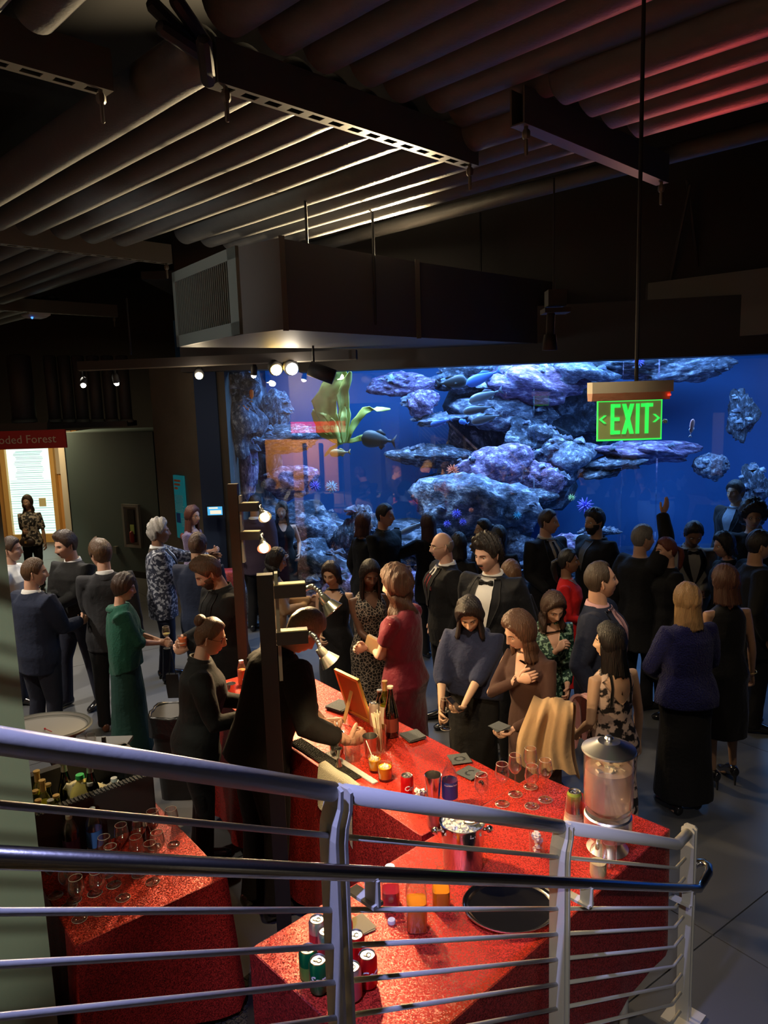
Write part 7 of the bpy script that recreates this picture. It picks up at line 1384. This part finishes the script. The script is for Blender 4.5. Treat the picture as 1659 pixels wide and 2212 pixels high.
# ================================================================= lamp stands at the bar
M_off = mat('reflector_chrome', (.7, .68, .6), .25, .9)
def stand(loc, zt, lamps, lab, lit, ang, wood=False):
    t = thing('lamp_stand', lab, 'lamp', (loc[0], loc[1], 0)); g = Geo(); m_ = M_pole if wood else M_blk
    g.box((0, 0, zt/2), (.075, .055, zt), rz=ang); obj('pole', g, m_, t, False); g = Geo(); g.box((0, 0, .012), (.42, .42, .024), rz=ang); obj('base', g, M_blk, t, False)
    d = np.array([math.cos(ang), math.sin(ang), 0]); rot = rotz(ang); g = Geo(); zs = [l_[0] for l_ in lamps]; zc_ = (max(zs)+min(zs))/2-.06
    g.box(d*.052+[0, 0, zc_], (.016, .05, max(zs)-min(zs)+.30), rz=ang); obj('mounting_rail', g, mat('grey_rail', (.32, .34, .30), .5) if 'grey_rail' not in bpy.data.materials else bpy.data.materials['grey_rail'], t, False)
    for z, tgt, Wt, goose in lamps:
        b = Geo(); c = d*.115+[0, 0, z]; b.box(c, (.15, .062, .062), rz=ang); o = obj('ballast_box', b, M_head, t, False); b = Geo(); b.box(c+[0, 0, .033], (.144, .05, .005), rz=ang); obj('lit_top_paint', b, M_littop if lit[1] else M_ssb, t, False)  # thin top plate carries light from above in its pale yellow colour
        P = [d*.19+[0, 0, z-.0], d*.205+[0, 0, z+.006]]+[d*.175+np.array(q)+[0, 0, z] for q in goose]
        for k_ in range(len(P)*3-2): u = k_/3; i = min(int(u), len(P)-2); q = P[i]*(1-(u-i))+P[i+1]*(u-i); s_ = Geo(); s_.sphere(q, .0125, 6, 10); obj('gooseneck_ball', s_, M_ssb, t, True)
        e = P[-1]; dr = nrm(np.array(tgt)-(np.array([loc[0], loc[1], 0])+e)); h_ = Geo(); h_.tube([e-dr*.012, e+dr*.02, e+dr*.03], [.020, .026, .024], 16, ends=False); h_.tube([e+dr*.03, e+dr*.08], [.030, .052], 24, ends=False); obj('reflector', h_, M_off, t, R(40))
        bb = Geo(); bb.sphere(e+dr*(.082 if wood else .055), .032 if wood else .026, 8, 12); obj('bulb', bb, M_bulb, t, True)
        lamp('SPOT', np.array([loc[0], loc[1], 0])+e+dr*(.13 if wood else .085), tgt, (1, .68, .34), Wt, .022, 155, .6)
M_pole = mat('dark_brown_pole', (.03, .018, .010), .6); M_littop = mat('warm_lit_top_paint', (.85, .72, .38), .5)
nb = at_y(572, 1250, 3.42); stand((nb[0]-.0, nb[1]), 2.30, [(2.215, (.70, 3.05, 1.0), 78, [(.05, -.01, .015), (.085, -.03, -.01), (.10, -.045, -.035)]), (1.985, (.30, 3.4, 1.07), 44, [(.05, -.01, -.005), (.07, -.03, -.04), (.075, -.035, -.065)])], 'black lamp stand with two gooseneck lamps between the bartenders', (1, 1), R(8))
ft = at_y(503, 1045, 5.6); stand((ft[0], ft[1]), ft[2]+.0, [(ft[2]-.18, (.1, 3.6, 1.0), 120, [(.02, -.01, -.0), (.03, -.02, -.01), (.04, -.03, -.03)]), (ft[2]-.40, (-.5, 3.9, 1.0), 100, [(.02, -.01, -.0), (.03, -.02, -.02), (.035, -.025, -.045)])], 'brown lamp stand with two lit clip lamps near the left end of the tank', (1, 1), R(-4), True)
rdp = at_y(485, 1200, 9.0); g = Geo(); a = np.arange(30)*2*math.pi/30
g.loft([np.stack([(w_+.012*np.sin(a*7))*np.cos(a), (w_+.012*np.sin(a*7))*np.sin(a), np.full(30, z)], 1) for w_, z in ((.20, 0.02), (.17, .6), (.16, 1.05))]); o = obj('draped_pedestal', g, M_seq_shade, smooth=True, loc=(rdp[0], rdp[1], 0)); tag(o, 'tall cocktail table draped in red cloth beside the brown lamp stand', 'table')
# ================================================================= things in the guests' hands
def held_wine(A, s, lab, fill, lv, H_=.2, dz=-.10): p = A.grip[s].copy(); p[2] += dz; return wineglass(p, lab, H_, .037, fill, lv, grp='glasses held by guests')
held_wine(PP['mous'], 1, 'glass of red wine held by the man with the moustache', L_RED, .5, dz=-.12)
held_wine(PP['green'], 1, 'glass of white wine held by the woman in the green shawl', L_WHT, .35, .2, -.06)
p = PP['navy'].grip[1].copy(); p[2] -= .03; rocks(p, 'short glass held by the man in the navy suit', .075, .032, None, .1)
p = PP['beard'].grip[1].copy(); p[2] -= .02; rocks(p, 'tumbler of orange drink held by the bearded man', .09, .036, L_ORG, .75)
held_wine(PP['blkshirt'], 1, 'empty wine glass held by the man in the black shirt by the tank', None, 0, dz=-.08); held_wine(PP['bob'], 1, 'empty wine glass held by the woman with the straight bob', None, 0, dz=-.08)
held_wine(PP['shawl'], 1, 'empty wine glass held low by the woman in the dusk blue wrap', None, 0, .215, -.06)
def phone(A, s, lab, rx=50, col=M_blk, up=.0):
    p = A.grip[s].copy(); p[2] += up; t = thing('phone', lab, 'phone', p, R(-20)); t.rotation_euler = (R(rx), R(10), R(55) if rx < 80 else 0); g = Geo(); g.box((0, 0, 0), (.068, .135, .008)); obj('body', g, col, t, False); g = Geo(); g.box((0, 0, .0045), (.062, .125, .001)); obj('screen', g, mat('phone_glass_%d' % int(p[0]*100), (.02, .02, .025), .1), t, False)
phone(PP['shawl'], -1, 'phone in a brown case held by the woman in the dusk blue wrap', 35, mat('brown_case', (.18, .09, .06), .5), .01)
phone(PP['photo'], -1, 'phone raised towards the tank by the long haired woman', 90, up=.04)
p = PP['brown'].grip[-1]; t = thing('napkin', 'folded slate napkins held by the woman in the brown dress', 'napkin', p+[0, 0, .02], .4); [obj('napkin', Geo().box((.0, .0, k_*.004), (.10, .10, .003), rz=.15*k_), M_nap, t, False) for k_ in range(3)]
# gold clutch under the arm of the woman in burgundy
A = PP['burg']; p = (A.grip[1]+A.grip[-1])/2; fy = np.array([math.sin(R(300)), math.cos(R(300)), 0]); cl = thing('clutch_bag', 'flat gold clutch bag pressed under the arm of the woman in burgundy', 'bag', p-fy*.05+[.05, -.05, .02], R(-35)); g = Geo(); g.box((0, 0, 0), (.25, .045, .12)); obj('body', g, mat('gold_leather', (.60, .50, .28), .3, .6), cl, False); g = Geo(); g.box((0, 0, .062), (.255, .03, .006)); obj('clasp', g, M_foil, cl, False); cl.rotation_euler = (0, R(18), R(-30))
A = PP['green']; p = A.grip[-1]; t = thing('wristlet_bag', 'small black wristlet bag hanging from the hand of the woman in green', 'bag', p+[.02, -.02, -.33]); g = Geo(); g.loft([np.array([(-w_, -.02, z), (w_, -.02, z), (w_, .02, z), (-w_, .02, z)]) for w_, z in ((.05, -.16), (.06, -.05), (.055, .06))]); obj('body', g, K_SHOE, t, R(30)); g = Geo(); g.tube([(-.03, 0, .05), (-.01, 0, .2), (0, 0, .32), (.01, 0, .2), (.03, 0, .05)], .004, 6); obj('strap', g, K_SHOE, t, True)
A = PP['lobby']; p = A.world((0, .19, .93)); t = thing('belt_bag', 'dark brown bag with a gold clasp worn by the woman in the lobby', 'bag', p); g = Geo(); g.sphere((0, 0, 0), (.14, .06, .085), 10, 18); obj('body', g, mat('dark_brown_leather', (.04, .025, .02), .45), t, True); g = Geo(); g.box((0, -.06, .01), (.035, .012, .04)); obj('clasp', g, M_foil, t, False)
A = PP['velvet']; S_, E_, W_, hd, nn, cu, tb = A.arms[1]; g = Geo(); c = A.world(W_); ax = nrm(A.world(W_)-A.world(E_)); u_ = nrm(np.cross(ax, [0, 1, 0])); v_ = np.cross(ax, u_)
g.tube([ (u_*math.cos(a_)+v_*math.sin(a_))*.034+ax*.002*math.sin(a_*9) for a_ in np.linspace(0, 6.28, 33)], [.0035+.0015*math.sin(i*2.2) for i in range(33)], 6, ends=False); o = obj('bracelet', g, M_foil, smooth=True); o.location = c-ax*.02; tag(o, 'gold chain bracelet on the hanging arm of the woman in velvet', 'bracelet')
# coats carried over forearms: draped folded cloth
def drapecoat(c, w_, drop, m_, lab, rz, seed=0, bulge=.07):
    g = Geo(); nu, nv = 40, 34; rows = []
    for i in range(nu):
        u = i/(nu-1); x = (u-.5)*w_; row = []
        for j in range(nv):
            t_ = j/(nv-1)*2-1; s_ = abs(t_); sg = 1 if t_ > 0 else -1; Ld = drop*(1 if sg > 0 else .75)*(1-.10*math.sin(u*9+seed))
            y = sg*(bulge*math.sin(min(1, s_*3)*math.pi/2)+.05*s_); z = (bulge*math.cos(min(1, s_*3)*math.pi/2)) if s_ < .333 else -(s_-.333)/.667*Ld
            f = (.022*math.sin(x*38+seed+1.5*s_)+.014*math.sin(x*71+seed*2))*(.45+s_); row.append((x*(.72+.38*s_)+.02*math.sin(s_*5+seed), y-sg*f, z+abs(f)*.4+.012*math.sin(x*30+seed)))
        rows.append(row)
    P = np.array(rows); g.grid(P); Q = P.copy(); Q[..., 1] *= .82; Q[..., 2] -= .012; g.grid(Q[:, ::-1])
    g.faces([tuple(P[i, j]) for i in (0, nu-1) for j in range(nv)]+[tuple(Q[i, j]) for i in (0, nu-1) for j in range(nv)], [(j, j+1, 2*nv+j+1, 2*nv+j) for j in range(nv-1)]+[(nv+j+1, nv+j, 3*nv+j, 3*nv+j+1) for j in range(nv-1)])
    o = obj('folded_coat', g, m_, smooth=True, rz=rz); o.location = c; tag(o, lab, 'coat', 'coats carried over arms'); return o
A = PP['brown']; c = (A.world(A.arms[-1][1])*.35+A.world(A.arms[-1][2])*.65); drapecoat(at_y(1188, 1540, c[1]-.12), .32, .42, K_CAM, 'camel coat draped over the forearm of the woman in brown', R(-22), 1, .085)
K_PNKC = cloth('dusty_pink_coat', (.50, .22, .22), .75, .6, .3, 8); A = PP['floral']; drapecoat(at_y(1288, 1528, PP['cami'].base[1]+.28), .26, .30, K_PNKC, 'dusty pink coat bundled between the floral green and the cami dress', R(25), 4, .10)
